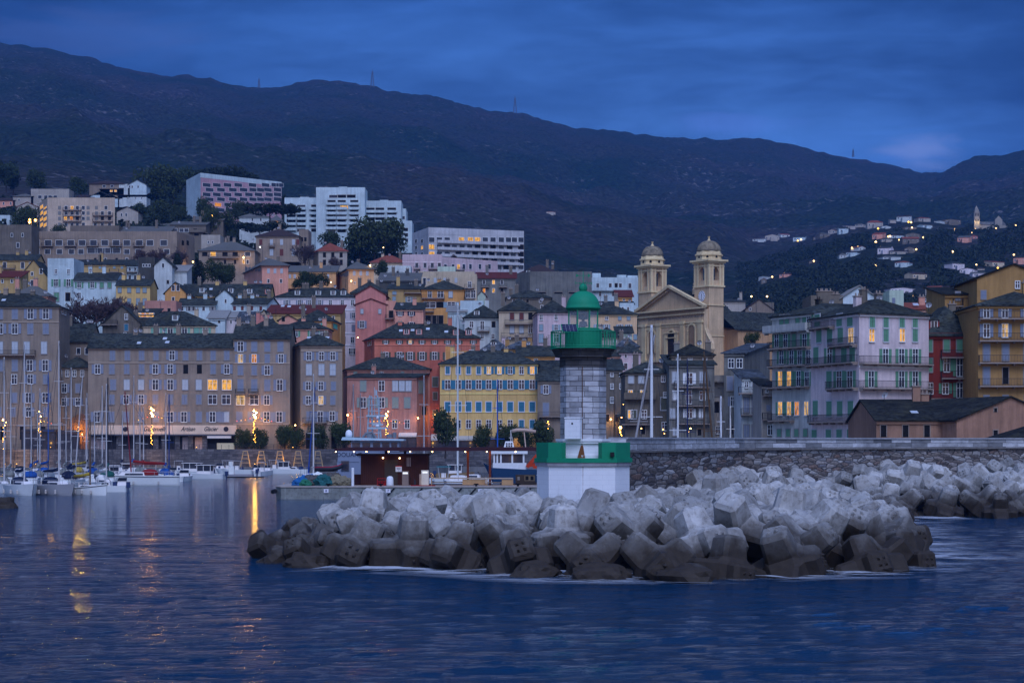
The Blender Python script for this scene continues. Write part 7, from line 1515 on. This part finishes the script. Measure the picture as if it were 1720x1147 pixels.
def trunk_mesh(kind, seed):
    r = random.Random(seed); m = MB(); h = .62 if kind == 'pine' else .5
    m.tube([(0, 0, -.3), (.02, .01, .15), (-.02, .02, h)], .045, 8, .025)
    for i in range(6 if kind != 'cypress' else 0):
        a = r.uniform(0, 6.28); z = h * r.uniform(.5, .95); m.tube([(0, 0, z), (.25 * math.cos(a), .25 * math.sin(a), z + .16), (.5 * math.cos(a), .5 * math.sin(a), z + .2)], .018, 5, .008)
    return m.mesh('trunk', BARK)
CR = {k: [crown_mesh(k, 11 + i * 7 + hash_, 2600 if k in ('round', 'pine') else 1500) for i in range(3)] for k, hash_ in (('pine', 1), ('round', 2), ('cypress', 3), ('bare', 4))}
TR = {k: trunk_mesh(k, 5) for k in CR}
tr = random.Random(99); TI = [0]
def tree(label, px, yb, yt, D, kind='round', wf=1.0, group=None, name=None):
    """height from the row of its foot yb to the row of its top yt"""
    D = TD(D) if MAPD else D; h = (yb - yt) / FPX * D; x = XW(px, D); z = ZW(yb, D)
    nm = name or {'pine': 'pine_tree', 'round': 'tree', 'cypress': 'cypress_tree', 'bare': 'bare_tree'}[kind]
    t = thing(nm, label, 'tree', (x, D, z), 0, group); TI[0] += 1; k = TI[0] % 3; rz = tr.uniform(0, 6.28); w = {'pine': .95, 'round': .62, 'cypress': 1.0, 'bare': .8}[kind] * wf * h
    link(CR[kind][k], 'crown', t, (0, 0, 0), rz, scale=(w, w, h)); link(TR[kind], 'trunk', t, (0, 0, 0), 0, scale=(h * .8, h * .8, h))
    return t
MAPD = True
for a in (
 ('dark bushy tree crowd left of the pink apartment slab', 262, 345, 283, 900, 'round', 1.3), ('rounded dark tree behind the white gabled villa', 290, 340, 284, 905, 'round', 1.1),
 ('umbrella pine rising behind the pink apartment slab', 366, 325, 279, 930, 'pine', 1.2), ('second umbrella pine behind the pink apartment slab', 400, 325, 287, 930, 'pine', 1.1), ('low pine at the back right of the pink slab', 447, 335, 309, 930, 'pine', 1.0),
 ('dark tree against the lower left corner of the pink slab', 345, 378, 335, 780, 'round', .95), ('low tree below the middle of the pink slab', 398, 372, 340, 790, 'round', 1.2), ('cypress against the pink slab', 415, 368, 338, 790, 'cypress', .8),
 ('wide umbrella pine above the cream villa', 453, 378, 338, 705, 'pine', 1.35), ('thin cypress at the left of the white terraced apartments', 477, 355, 327, 760, 'cypress', 1.0),
 ('broad dark pine below the white hillside villa', 436, 405, 372, 690, 'pine', 1.5), ('dark tree mass right of the orange street light', 375, 398, 356, 705, 'round', 1.3), ('dark tree right below the orange street light', 352, 395, 352, 700, 'round', 1.0),
 ('big dark pine before the right wing of the white terraces', 628, 440, 371, 690, 'round', 1.35), ('second dark pine left of the big one', 604, 440, 382, 690, 'round', 1.1), ('dark tree at the right edge of the big pine', 650, 438, 374, 700, 'round', 1.0), ('low round tree before the centre of the white terraces', 557, 425, 391, 700, 'round', 1.5),
 ('dark bush between the orange convent wing and the pines', 640, 468, 440, 560, 'round', 1.2), ('dark broad tree left of the orange pediment roof line', 515, 487, 458, 500, 'round', 1.3), ('darker broad tree right of its twin before the convent', 537, 487, 461, 500, 'round', 1.3), ('low dark bush at the foot of the convent', 500, 487, 468, 500, 'round', 1.2),
 ('cypress left of the pair behind the tall white gable', 296, 462, 426, 560, 'cypress', .9), ('dark conifer right of the white gable annex', 336, 480, 437, 520, 'cypress', 1.3), ('broad dark tree behind the long slate roofed yellow house', 362, 480, 440, 520, 'round', 1.1), ('dark tree left of the convent wall', 385, 480, 445, 520, 'round', .9), ('round dark tree behind the annex of the white gable', 325, 482, 448, 525, 'round', .9),
 ('big leafless brown tree before the long white house', 150, 562, 486, 412, 'bare', 1.35), ('second leafless tree right of the big brown one', 196, 560, 484, 414, 'bare', 1.3), ('leafless shrub left of the big bare trees', 118, 560, 522, 410, 'bare', .9),
 ('leafless tree before the stately beige villa', 512, 445, 402, 580, 'bare', 1.0), ('leafless tree before the long beige apartment slab', 262, 450, 410, 590, 'bare', 1.0), ('second leafless tree before the long apartment slab', 238, 450, 413, 590, 'bare', 1.0), ('leafless tree left of the white gable', 300, 450, 412, 585, 'bare', .9), ('leafless tree before the cream villa arches', 560, 455, 425, 590, 'bare', .8),
 ('dark cypress before the bare trees of the apartment slab', 297, 455, 425, 575, 'cypress', 1.2), ('dark shrub in front of the left lit apartment block', 98, 400, 378, 690, 'round', 1.2), ('leafless purple tree in front of the penthouse slab', 762, 440, 424, 625, 'bare', 1.0),
 ('round tree below the orange twin street lights', 42, 392, 352, 705, 'round', 1.1), ('dark tree between the left edge villas', 80, 365, 335, 800, 'round', 1.2), ('dark tree left of the brown flat villa', 132, 330, 300, 905, 'round', 1.3), ('dark tree at the upper left edge', 10, 320, 276, 960, 'round', 1.2), ('second dark tree at the upper left edge', 60, 322, 288, 960, 'round', 1.2), ('spiky dark tree on the upper left edge', 22, 318, 270, 965, 'cypress', 1.2),
 ('dark tree below the long low white villa', 232, 372, 344, 800, 'round', 1.2), ('dark tree beside the terrace houses on the left hill', 268, 378, 340, 790, 'round', 1.3), ('dark tree above the stepped grey house', 300, 372, 346, 790, 'round', 1.2), ('dark round tree below the villa with red roof', 40, 375, 348, 780, 'round', 1.0), ('dark tree above the white garage block', 0, 372, 350, 800, 'round', 1.1),
 ('palm like dark tree before the white flat apartments', 975, 475, 455, 575, 'round', .7), ('green bush in front of the church side wall', 1262, 585, 560, 355, 'round', 1.0),
): tree(*a)
MAPD = False
for a in (('trimmed quay tree left of the lamp with bulbs', 411, 757, 722, 457.5), ('trimmed quay tree under the lamp with bulbs', 437, 757, 722, 457.5), ('yellow lit quay tree before the gap between houses', 478, 757, 717, 457), ('smaller yellow lit quay tree beside the gap', 497, 757, 722, 457), ('dark quay tree before the white ground floor', 533, 757, 716, 457), ('dark quay tree at the corner of the pink house', 575, 757, 713, 457),
          ('open crowned tall quay tree left of the yellow house', 748, 752, 692, 440), ('round clipped quay tree under the yellow house', 812, 757, 717, 456), ('dark quay tree right of the clipped one', 851, 757, 716, 456), ('broad quay tree next to the lighthouse terrace', 912, 757, 708, 455), ('dense quay tree behind the fishing boat mast', 880, 757, 720, 457)):
    tree(*a, 'round', .95, 'clipped trees along the promenade', 'quay_tree')
VI = [(1275, 403, 22, 6, 'white', 'low white terrace house furthest left of the ridge hamlet'), (1297, 399, 24, 9, 'lite', 'white two storey villa in the ridge hamlet'), (1319, 396, 15, 6, 'white', 'small white villa second from the right in the ridge hamlet'), (1342, 401, 20, 8, 'whiteblue', 'bluish white villa with an orange lamp in the ridge hamlet'),
 (1372, 400, 12, 5, 'stone', 'dim stone cottage right of the ridge hamlet'), (1386, 395, 18, 7, 'stone', 'grey stone house starting the village street'), (1397, 389, 12, 6, 'lite', 'small cube house left on the village ridge'), (1417, 387, 16, 11, 'whiteblue', 'tall white house low on the village ridge'), (1430, 381, 18, 5, 'lite', 'long low white house below the ridge line'), (1443, 378, 14, 5, 'lite', 'small house on the ridge line left of the twin block'),
 (1470, 377, 26, 12, 'lite', 'wide white twin block on the village ridge'), (1489, 382, 16, 4, 'white', 'low white shed right of the twin block'), (1518, 366, 24, 7, 'white', 'white villa at the top of the village ridge'), (1500, 371, 10, 4, 'lite', 'small ridge cottage left of the top villa'), (1553, 368, 20, 5, 'lite', 'pale villa behind dark trees right of the top villa'), (1574, 372, 10, 4, 'white', 'tiny white house between villas near the top'), (1597, 372, 34, 6, 'stone', 'long stone house left of the village church'), (1558, 380, 16, 5, 'whiteblue', 'bluish white house below the pale villa'),
 (1474, 396, 18, 9, 'salmon', 'brownish villa in the middle of the village'), (1490, 403, 18, 6, 'lite', 'grey low villa beside two street lamps'), (1508, 397, 22, 5, 'whiteblue', 'white villa with a blue pool terrace'), (1533, 396, 24, 8, 'stone', 'square beige block above the stone chapel house'), (1530, 404, 28, 11, 'stone', 'stone chapel like house in the middle of the village'), (1530, 383, 20, 5, 'tan', 'orange lit terrace house under the ridge'),
 (1430, 426, 18, 8, 'whiteblue', 'white gabled house lowest left in the village'), (1416, 430, 12, 8, 'white', 'white stacked house left of its gabled neighbour'), (1448, 418, 12, 7, 'white', 'white narrow house by two lamps'), (1485, 420, 22, 12, 'pinkwhite', 'pinkish framed villa with dark openings'), (1510, 424, 30, 6, 'lite', 'long retaining terrace villa below the framed villa'), (1500, 433, 34, 5, 'white', 'long white low building under the retaining terrace'), (1515, 443, 24, 8, 'whiteblue', 'flat white house below the terraces'), (1528, 420, 18, 9, 'stone', 'dim stone house right of the framed villa'),
 (1545, 463, 24, 10, 'cream', 'cream villa with a sloping drive low in the village'), (1618, 402, 20, 10, 'salmon', 'pink villa with greenish ground floor under the church'), (1636, 399, 12, 7, 'rose', 'small red house right of the pink villa'), (1610, 446, 20, 12, 'pinkwhite', 'pink villa with arches in the lower village'), (1624, 455, 24, 8, 'pinkwhite', 'pink low villa beside the arched villa'), (1645, 461, 22, 7, 'pinkwhite', 'lilac villa behind the ochre gable'), (1677, 443, 20, 9, 'cream', 'cream villa with sloping roof at the right'), (1712, 436, 20, 12, 'salmon', 'salmon house at the right picture edge'), (1648, 452, 12, 4, 'lite', 'tiny pale roof left of the lilac villa'),
 (1517, 487, 42, 6, 'pinkwhite', 'long low pink white house behind the tenement roofs'), (1566, 489, 24, 16, 'lite', 'grey white villa cluster behind the red roof'), (1568, 503, 34, 9, 'whiteblue', 'white house with orange lit door behind the roofs'), (1600, 487, 14, 12, 'tan', 'beige house left of the ochre roofs'), (1622, 487, 14, 7, 'stone', 'stone house just above the ochre roofs'),
 (1283, 472, 9, 8, 'stone', 'stone ruin on the lower left slope'), (1293, 466, 10, 4, 'white', 'small white shed on the lower left slope'), (1318, 462, 18, 6, 'salmon', 'salmon cottage on the lower left slope'), (1366, 440, 14, 4, 'tan', 'tan cottage alone on the slope between hamlets'), (920, 357, 26, 3, 'lite', 'lone long farm shed high on the mountainside')]
# hillside shrubs: one uncountable mass
def scrub():
    r = random.Random(17); m = MB()
    def clump(x, y, s):
        z = terrain(x, y)
        for _ in range(46):
            d = Vector((r.gauss(0, 1), r.gauss(0, 1), abs(r.gauss(0, .8)))).normalized(); p = Vector((x, y, z)) + Vector((d.x * s, d.y * s, d.z * s * .9)); a = Vector((r.gauss(0, 1), r.gauss(0, 1), r.gauss(0, 1))).normalized(); b = a.orthogonal().normalized() * s * .24; c = a.cross(b).normalized() * s * .2
            m.face([p - b, p + c, p + b, p - c])
    for _ in range(2100):
        px = r.uniform(-40, 720); d = r.uniform(800, 1240); clump(XW(px, d), d, r.uniform(2.2, 5.0))
    for _ in range(420):
        px = r.uniform(205, 480); d = r.uniform(930, 1130); clump(XW(px, d), d, r.uniform(4.0, 7.5))
    for _ in range(900):
        px = r.uniform(700, 1330); d = r.uniform(640, 1100); clump(XW(px, d), d, r.uniform(2.0, 4.2))
    for _ in range(2300):
        px = r.uniform(1240, 1780); d = r.uniform(1000, 2000)
        yy = HY - (terrain(XW(px, d), d, False) - CAMZ) * FPX / d
        if any(abs(v[0] - px) < v[2] * .75 + 5 and -4 < yy - v[1] < 16 for v in VI): continue
        clump(XW(px, d), d, r.uniform(2.2, 4.4))
    tag(m.build('hillside_scrub', LEAF['pine']), 'dark shrubs and small trees covering the hillside around the houses', 'shrubs', kind='stuff')
scrub()
# ================================================================ village on the right-hand hill
MAPD = False
def on_ground(px, y, lo=900, hi=2600):   # noqa      # nearest distance at which the hill shows on this row
    d = lo
    while d < hi:
        x = XW(px, d)
        if HY - (terrain(x, d) - CAMZ) * FPX / d <= y: return d
        d += 6
    return 1950
for i, (px, y, w_, h_, c, lb) in enumerate(VI):
    d = on_ground(px, y + h_ / 2, 900) if px != 920 else on_ground(px, y, 1500, 3400); rf = 'hegsh'[i % 5]; big = w_ > 15
    H(lb, (px - w_/2, d), (px + w_/2, d + (i % 3 - 1) * 4), y - h_ * .28, c, ['%g:%g:%g %s' % (y + h_ * .08, max(2.2, h_ * .28), 2.0, 'nnnnn'[:max(1, int(w_ / 6))])] if h_ > 4 else [], [px - w_/2 + w_ * (k + .5) / max(1, int(w_ / 6)) for k in range(max(1, int(w_ / 6)))], dp=9, roof=rf, yr=y - h_ * .5, rc=('brown', 'grey', 'tile', 'slate')[i % 4], lod=2, yb=y + h_ * .9, cornice=False, name='village_house', group=None, oh=.3)
    if big:
        d2 = d - 8; H('annex in front of the ' + ' '.join(lb.split()[:6]) , (px - w_*.1, d2), (px + w_*.38, d2), y + h_ * .15, c, [], [], dp=6, roof='f', yr=y + h_ * .08, lod=2, yb=y + h_ * 1.1, name='house_annex', cat='annex')
def village_church():
    D = 1880; k = D / FPX; root = thing('village_church', 'pale village church with tall lit bell tower on the right hilltop', 'church', (XW(1641, D), D, ZW(392, D))); o = root.location; X = lambda p: XW(p, D) - o.x; Z = lambda y: ZW(y, D) - o.z
    S = plaster(ph(96, 100, 120), .8); m = MB(); w = X(1641 + 4.2)
    m.box(-w, w, 0, 2*w, -8, Z(357)).box(-w-.4, w+.4, -.4, 2*w+.4, Z(357), Z(356.3)).box(-w*.8, w*.8, .3, 2*w-.3, Z(356.3), Z(352)); m.lathe([(w*.75, Z(352)), (w*.7, Z(350)), (w*.3, Z(347.5)), (.1, Z(345))], 8, (0, w, 0)); m.build('bell_tower', S, root)
    m = MB()
    for z0, z1 in ((Z(363), Z(359)), (Z(372), Z(368))):
        for s in (-1, 1): m.box(s*w*.45 - .5, s*w*.45 + .5, -.08, -.02, z0, z1)
    m.build('tower_openings', plain((.02, .02, .025), .9), root)
    m = MB(); a, b = X(1645.5), X(1690); m.box(a, b, 2, 16, -8, Z(377)); m.build('nave_wall', S, root); m = MB(); m.add([(a, 1.5, Z(377)), (b, 1.5, Z(377)), (b, 16.5, Z(377)), (a, 16.5, Z(377)), (a, 9, Z(371)), (b, 9, Z(371))], [(0, 1, 5, 4), (2, 3, 4, 5), (0, 4, 3), (1, 2, 5)]); m.build('nave_roof', slate(ROOFC['grey']), root)
    m = MB(); a, b = X(1672), X(1684); m.add([(a, 1, -8), (b, 1, -8), (b, 1, Z(369)), ((a+b)/2, 1, Z(362.5)), (a, 1, Z(369)), (a, 3, -8), (b, 3, -8), (b, 3, Z(369)), ((a+b)/2, 3, Z(362.5)), (a, 3, Z(369))], [(0, 1, 2, 3, 4), (9, 8, 7, 6, 5), (4, 3, 8, 9), (3, 2, 7, 8), (1, 6, 7, 2), (0, 4, 9, 5)]); m.build('gable_front', S, root)
    m = MB(); m.box(X(1690), X(1706), 4, 12, -8, Z(379)); m.build('low_wing', S, root)
    for px, yy, e in ((1637, 374, 500), (1645, 374, 500)):
        l = bpy.data.lights.new('tower_light', 'POINT'); l.energy = e; l.color = (1, .72, .34); l.shadow_soft_size = .4; ol = bpy.data.objects.new('tower_light', l); COL.objects.link(ol); ol.parent = root; ol.location = (X(px), -2.2, Z(yy))
village_church()
# ================================================================ lamps
WARM = (1.0, .58, .20); AMB = (1.0, .50, .07)
POLE = plain((.04, .045, .05), .6)
def point(px, y, D, e, c=AMB, parent=None, size=.15, name='lamp_light'):
    l = bpy.data.lights.new(name, 'POINT'); l.energy = e; l.color = c; l.shadow_soft_size = size; o = bpy.data.objects.new(name, l); COL.objects.link(o); p = P(px, y, D)
    if parent is not None: o.parent = parent; p = p - parent.location
    o.location = p; return o
def bulbs_lamp(label, px, D, yfoot, bulbs, chain, e=120, gl=22.0):
    root = thing('street_lamp', label, 'street lamp', (XW(px, D), D, ZW(yfoot, D))); o = root.location; top = ZW(min(b[1] for b in bulbs) - 3, D) - o.z
    m = MB(); m.tube([(0, 0, 0), (0, 0, top)], .07, 8); m.build('pole', POLE, root); a = MB()
    for bx, by, br in bulbs: a.beam((0, 0, ZW(by, D) - o.z + .3), (XW(bx, D) - o.x, 0, ZW(by, D) - o.z + .3), .05)
    a.build('arms', POLE, root)
    for bx, by, br in bulbs:
        m = MB(); m.smooth = True; br *= .74; m.lathe([(.01, -br)] + [(br * math.cos(R(-72 + 24 * i)), br * math.sin(R(-72 + 24 * i))) for i in range(7)] + [(.01, br)], 10, (XW(bx, D) - o.x, 0, ZW(by, D) - o.z)); m.build('lamp_globe', glow((1, .46, .10), gl), root)
    if chain:
        m = MB(); r = random.Random(int(px)); y0, y1 = chain; n = int((y1 - y0) / 2.2)
        for i in range(n): q_ = r.uniform(.04, .09); m.lathe([(.01, -q_), (q_, 0), (.01, q_)], 6, (r.uniform(-.28, .28), -.16, ZW(y0 + (y1 - y0) * (i + r.uniform(-.3, .3)) / n, D) - o.z))
        m.build('light_chain', glow((1, .46, .06), 24.0), root)
    point(px, bulbs[0][1], D - 1.6, e * .07, WARM, root)
    return root
bulbs_lamp('street lamp with four globes and golden light chain before the lettering', 255, 456.4, 760, ((254, 686, .24), (257.5, 689, .22), (254, 693.5, .26), (256, 698, .30)), (714, 748), 380, 110.0)
bulbs_lamp('street lamp with globes and light chain between the clipped trees', 427, 456.4, 760, ((426.5, 690, .22), (430.5, 693, .22), (427, 697, .28), (429, 701, .30)), (706, 745), 380, 130.0)
bulbs_lamp('street lamp with white globes and hanging lights by the cafe terrace', 67, 456.4, 758, ((66.5, 691, .18), (68.5, 699, .2)), (704, 736), 120, 35.0)
bulbs_lamp('street lamp with globes and light chain at the left edge', 7, 456.4, 772, ((5.5, 705, .26), (10, 709, .14), (8, 714, .16)), (718, 762), 160, 35.0)
bulbs_lamp('street lamp with globes before the pink quay house', 650, 456.4, 752, ((652, 691, .16), (648.5, 695, .2), (650, 698, .26), (647.5, 702, .22)), (706, 732), 160, 35.0)
bulbs_lamp('street lamp with small golden chain beside the broad quay tree', 921, 456.4, 752, ((921, 697, .14), (922, 704, .12)), (708, 738), 30, 20.0)
bulbs_lamp('orange street lamp right of the lighthouse', 1042, 350, 745, ((1042, 718, .30), (1044, 701, .10)), (722, 734), 260, 30.0)
bulbs_lamp('small lamp before the lilac grey house', 1077, 345, 745, ((1077, 719.5, .14),), None, 12, 22.0)
bulbs_lamp('small lamp between the lilac and mast side houses', 1114, 345, 745, ((1114, 721, .14), (1116, 728, .08)), None, 12, 22.0)
bulbs_lamp('small lamp before the mast side house', 1160, 345, 745, ((1160, 719.5, .18), (1157, 725, .08)), None, 18, 24.0)
bulbs_lamp('tiny lamp on the green scaffold beside the lighthouse', 1047, 355, 690, ((1047, 679, .10),), None, 8, 20.0)
def garland(label, pts, D):
    m = MB(); cs = [glow((1, .12, .05), 2.2), glow((1, .6, .08), 2.8), glow((1, .35, .05), 2.4)]; P_ = [P(px, y, D) for px, y in pts]; k = 0
    for a, b in zip(P_, P_[1:]):
        n = max(2, int((b - a).length / .75))
        for i in range(n): p = a.lerp(b, i / n); m.use(cs[k % 3]); k += 1; m.lathe([(.01, -.12), (.12, 0), (.01, .12)], 6, p)
    m.use(POLE)
    for a, b in zip(P_, P_[1:]): m.beam(a + Vector((0, .05, .12)), b + Vector((0, .05, .12)), .03)
    tag(m.build('bulb_garland', None), label, 'light garland')
garland('garland of red and yellow bulbs over the parlour lettering', [(225, 708), (240, 703), (255, 698), (272, 702), (290, 705)], 456.0)
garland('garland of red and yellow bulbs above the clipped trees', [(398, 707), (412, 705), (428, 700), (445, 704), (462, 709)], 456.0)
garland('garland of red and orange bulbs before the pink house', [(622, 708), (640, 707), (650, 706), (664, 708), (686, 712)], 456.0)
garland('short garland of coloured bulbs beside the cafe terrace', [(68, 706), (80, 709), (92, 713)], 456.0)
# wall lanterns giving the golden pools
def wall_lamp(label, px, y, D, e, br=.13, gl=25.0, c=AMB):
    p = P(px, y, D); root = thing('wall_lantern', label, 'wall lantern', p); m = MB(); m.lathe([(.02, -br*1.2), (br, 0), (.03, br)], 8); m.build('lamp_glass', glow((1, .55, .16), gl), root); m = MB(); m.beam((0, 0, br + .03), (0, .7, br + .03), .05).lathe([(br*1.3, br), (.03, br*1.9)], 8); m.build('bracket', POLE, root); point(px, y + 1.5, D - .1, e * .34, c, root)
wall_lamp('glowing lantern inside the arched passage', 132, 717, 462.3, 1100, .16)
wall_lamp('lantern low in the arched passage mouth', 138, 729, 462.2, 800, .10)
wall_lamp('strong yellow lantern on the left corner of the pink quay house', 584, 697, 458.9, 300, .2)
wall_lamp('lantern in the gap lane between the beige houses', 496, 714, 458.5, 330, .14)
wall_lamp('white lantern on the right corner of the pink quay house', 702, 702, 458.9, 140, .16)
wall_lamp('orange lantern in the lane between pink and yellow houses', 731, 697, 468.3, 500, .18)
wall_lamp('orange lantern by the quay at the right of the open tree', 740, 716, 458.0, 200, .12)
wall_lamp('orange lantern glowing on the wall right of the lighthouse', 1026, 704, 458.4, 900, .15)
wall_lamp('amber lantern on the rose lane under the gables', 601, 567, 528, 160, .14)
wall_lamp('orange wall lantern at the foot of the convent centre', 556, 474, 688, 1500, .2)
wall_lamp('orange wall lantern at the foot of the convent right wing', 590, 472, 690, 1200, .2)
# passage arch itself
m = MB(); D = 463.2 - 3.0; p = P(130, 740, D)
n = 12; w = 2.35; pts = [(-w, 0, -2.0), (w, 0, -2.0)] + [(w * math.cos(math.pi * i / n), 0, 3.6 + w * 1.0 * math.sin(math.pi * i / n)) for i in range(n + 1)]; m.face(pts)
tag(m.build('arched_passage', plain((.20, .10, .05), .9), None, (p.x, 462.9 - 0.02 + .7, p.z)), 'tall arched passage mouth lit orange between the quay houses', 'archway')
BL = ['amber bollard light on the lower quay behind the far left yacht', 'amber bollard light at the left picture edge of the quay', 'amber bollard light under the lamp by the cafe terrace', 'amber bollard light beside the cafe terrace end', 'added amber bollard light between the first and second trestles for its water streak', 'amber bollard light right of the third trestle', 'added amber light on the lower quay below the parlour lettering for its water streak', 'amber bollard light before the gap between beige houses', 'amber bollard light under the parlour pillars', 'amber bollard light under the dense quay tree', 'amber bollard light before the cafe pavilion', 'amber bollard light in the lane mouth by the pink house']
for px, y, e, c in ((28, 771, 330, AMB), (8, 772, 260, AMB), (60, 768, 220, AMB), (85, 752, 140, AMB), (428, 771, 200, AMB), (480, 770, 220, AMB), (256, 772, 240, AMB), (492, 748, 160, AMB), (330, 752, 40, AMB), (870, 748, 60, AMB), (790, 745, 60, AMB), (727, 745, 160, AMB)):  # lights below the lettering and by the first trestles are added for water streaks
    r = thing('quay_bollard_light', BL.pop(0), 'bollard light', P(px, y + (4 if y > 760 else 6), 451 if y > 760 else 458.0)); r.location.z = 1.06 if y > 760 else (4.63 if px != 85 else 4.63)
    m = MB(); m.lathe([(.09, 0), (.09, .75), (.11, .78), (.02, .86)], 8); m.build('post', POLE, r); m = MB(); m.lathe([(.095, .62), (.095, .72)], 8, caps=False); m.build('lamp_ring', glow((1, .5, .1), 5.0), r)
    l = bpy.data.lights.new('lamp_light', 'POINT'); l.energy = e * 1.0; l.color = c; l.shadow_soft_size = .5; o = bpy.data.objects.new('lamp_light', l); COL.objects.link(o); o.parent = r; o.location = (0, .1, 1.6)
# far street lights
def far_lamp(label, px, y, D, br, gl=30.0, c=(1, .60, .22), pole=True, e=0, group=None, head=None):
    p = P(px, y, D); root = thing('street_lamp', label, 'street lamp', p, 0, group); m = MB(); m.lathe([(.02, -br), (br, 0), (.02, br)], 8, (0, 0, 0)); m.build('lamp_globe', glow(c, gl), root); m = MB(); h = 7.0
    if head: m.tube([(0, 0, .25), (head * .5, 0, .7), (head, 0, .1), (head * 1.15, 0, -h)], .09, 6)
    else: m.tube([(0, 0, br), (.3, 0, br + .25), (.7, 0, br), (.8, 0, -h)], .07, 6)
    m.build('pole', POLE, root)
    if e: l = bpy.data.lights.new('lamp_light', 'POINT'); l.energy = e; l.color = c; l.shadow_soft_size = .3; o = bpy.data.objects.new('lamp_light', l); COL.objects.link(o); o.parent = root; o.location = (0, -.4, -.5)
far_lamp('left of two curved street lamps behind the church roof', 1262, 498, 700, .30, 14, head=1.5); far_lamp('right of two curved street lamps behind the church roof', 1288.5, 498, 700, .30, 14, head=1.5)
far_lamp('upper lamp of the orange cluster on the left hill', 50, 369, 800, .36, 30, (1, .42, .06), e=500); far_lamp('lower left lamp of the orange cluster on the left hill', 49.5, 373.5, 800, .50, 30, (1, .42, .06), e=900); far_lamp('right lamp of the orange cluster on the left hill', 59.5, 370, 800, .50, 30, (1, .42, .06), e=900)
far_lamp('orange street light below the pink apartment slab', 357, 361, 900, .62, 28, (1, .45, .08), e=1500); far_lamp('lamp before the beige institute doors', 409, 432.5, 745, .26, 24, e=260); far_lamp('small lamp in the dark pines', 644, 416, 890, .22, 18); far_lamp('lamp at the right end of the orange convent', 621.5, 446, 700, .26, 24, e=240); far_lamp('white lamp beside the stately villa', 437, 415, 740, .2, 12, (.8, .9, 1))
far_lamp('tall lit strip lamp at the end of the long apartment slab', 324, 440, 795, .3, 16, (1, .6, .2), e=400)
VL = [(1340, 404.5), (1345.5, 402.5), (1431, 416.5), (1441, 414.5), (1471, 406.5), (1475, 384), (1478, 415), (1492, 397.5), (1495, 397), (1510, 403), (1526, 373), (1530.5, 373.5), (1532, 382.5), (1551, 399), (1539, 419), (1592.5, 395.5), (1600, 423), (1603.5, 385.5), (1632, 391), (1638, 385), (1663, 381), (1673, 383.5), (1706, 379), (1703, 428), (1640, 444.5), (1676, 450), (1695, 452.5), (1533, 497), (1585, 489.5), (1297, 465), (1317, 459.5), (1268.5, 476), (1471, 446), (1567, 500), (1367, 438.5)]
NB = {}
for i, (px, y) in enumerate(VL):
    near = min(VI, key=lambda v: (v[0] - px) ** 2 + 2 * (v[1] - y) ** 2); k = NB.get(near[5], 0); NB[near[5]] = k + 1; lb = ('warm street lamp beside the ', 'second street lamp beside the ', 'third street lamp near the ', 'fourth street lamp near the ', 'fifth street lamp near the ', 'sixth street lamp near the ')[min(5, k)] + ' '.join(near[5].split()[:9])
    d = on_ground(px, y + 3, 900) - 12; far_lamp(lb, px, y, d, .00042 * d * (1.25 if i % 3 else .9), 4 if i % 4 else 8, (1, .62, .26) if i % 5 else (1, .5, .08), e=90, group='street lamps of the hill village')
# ================================================================ pylons on the ridge
def pylon(label, px, yb, yt, D=4560):
    b = P(px, yb + 4, D); h = (yb + 4 - yt) / FPX * D; root = thing('lattice_pylon', label, 'pylon', b); m = MB(); w = h * .10
    for sx in (-1, 1):
        for sy in (-1, 1): m.beam((sx*w, sy*w, 0), (sx*.6, sy*.6, h*.86), .9)
    for i in range(7): t = i / 7; ww = w * (1-t) + .6*t; w2 = w * (1-t-.14) + .6*(t+.14); z0, z1 = h*.86*t, h*.86*(t+.14); m.beam((-ww, -ww, z0), (w2, -w2, z1), .6); m.beam((ww, -ww, z0), (-w2, -w2, z1), .6)
    m.beam((0, 0, h*.8), (0, 0, h), .8); m.build('lattice_tower', plain((.10, .11, .14), .7), root); m = MB()
    for t in (.62, .74, .86): m.beam((-h*.07, 0, h*t), (h*.07, 0, h*t), .7)
    m.build('cross_arms', plain((.10, .11, .14), .7), root)
pylon('lattice pylon on the ridge left of the rounded summit', 435, 147, 131); pylon('tall lattice pylon right of the rounded summit', 625.5, 143, 117); pylon('lattice pylon on the falling middle ridge', 865, 189, 161); pylon('faint lattice pylon on the right hand saddle', 1433, 260, 250)
# ================================================================ dusk air
USE_HAZE = True
if USE_HAZE:
    hm = bpy.data.materials.new('haze'); hm.use_nodes = True; nt = hm.node_tree; nt.nodes.clear(); o = nt.nodes.new('ShaderNodeOutputMaterial'); v = nt.nodes.new('ShaderNodeVolumePrincipled')
    v.inputs['Color'].default_value = (.12, .41, 1.0, 1); v.inputs['Density'].default_value = HAZE_D; v.inputs['Anisotropy'].default_value = 0.1; nt.links.new(v.outputs[0], o.inputs['Volume'])
    hb = MB(); hb.box(-7000, 7000, -1600, 7500, -30, 1250); ho = hb.build('haze', hm); tag(ho, 'thin blue evening haze in the air over bay and hills', 'haze', kind='stuff')
    SC.cycles.volume_step_rate = 5.0
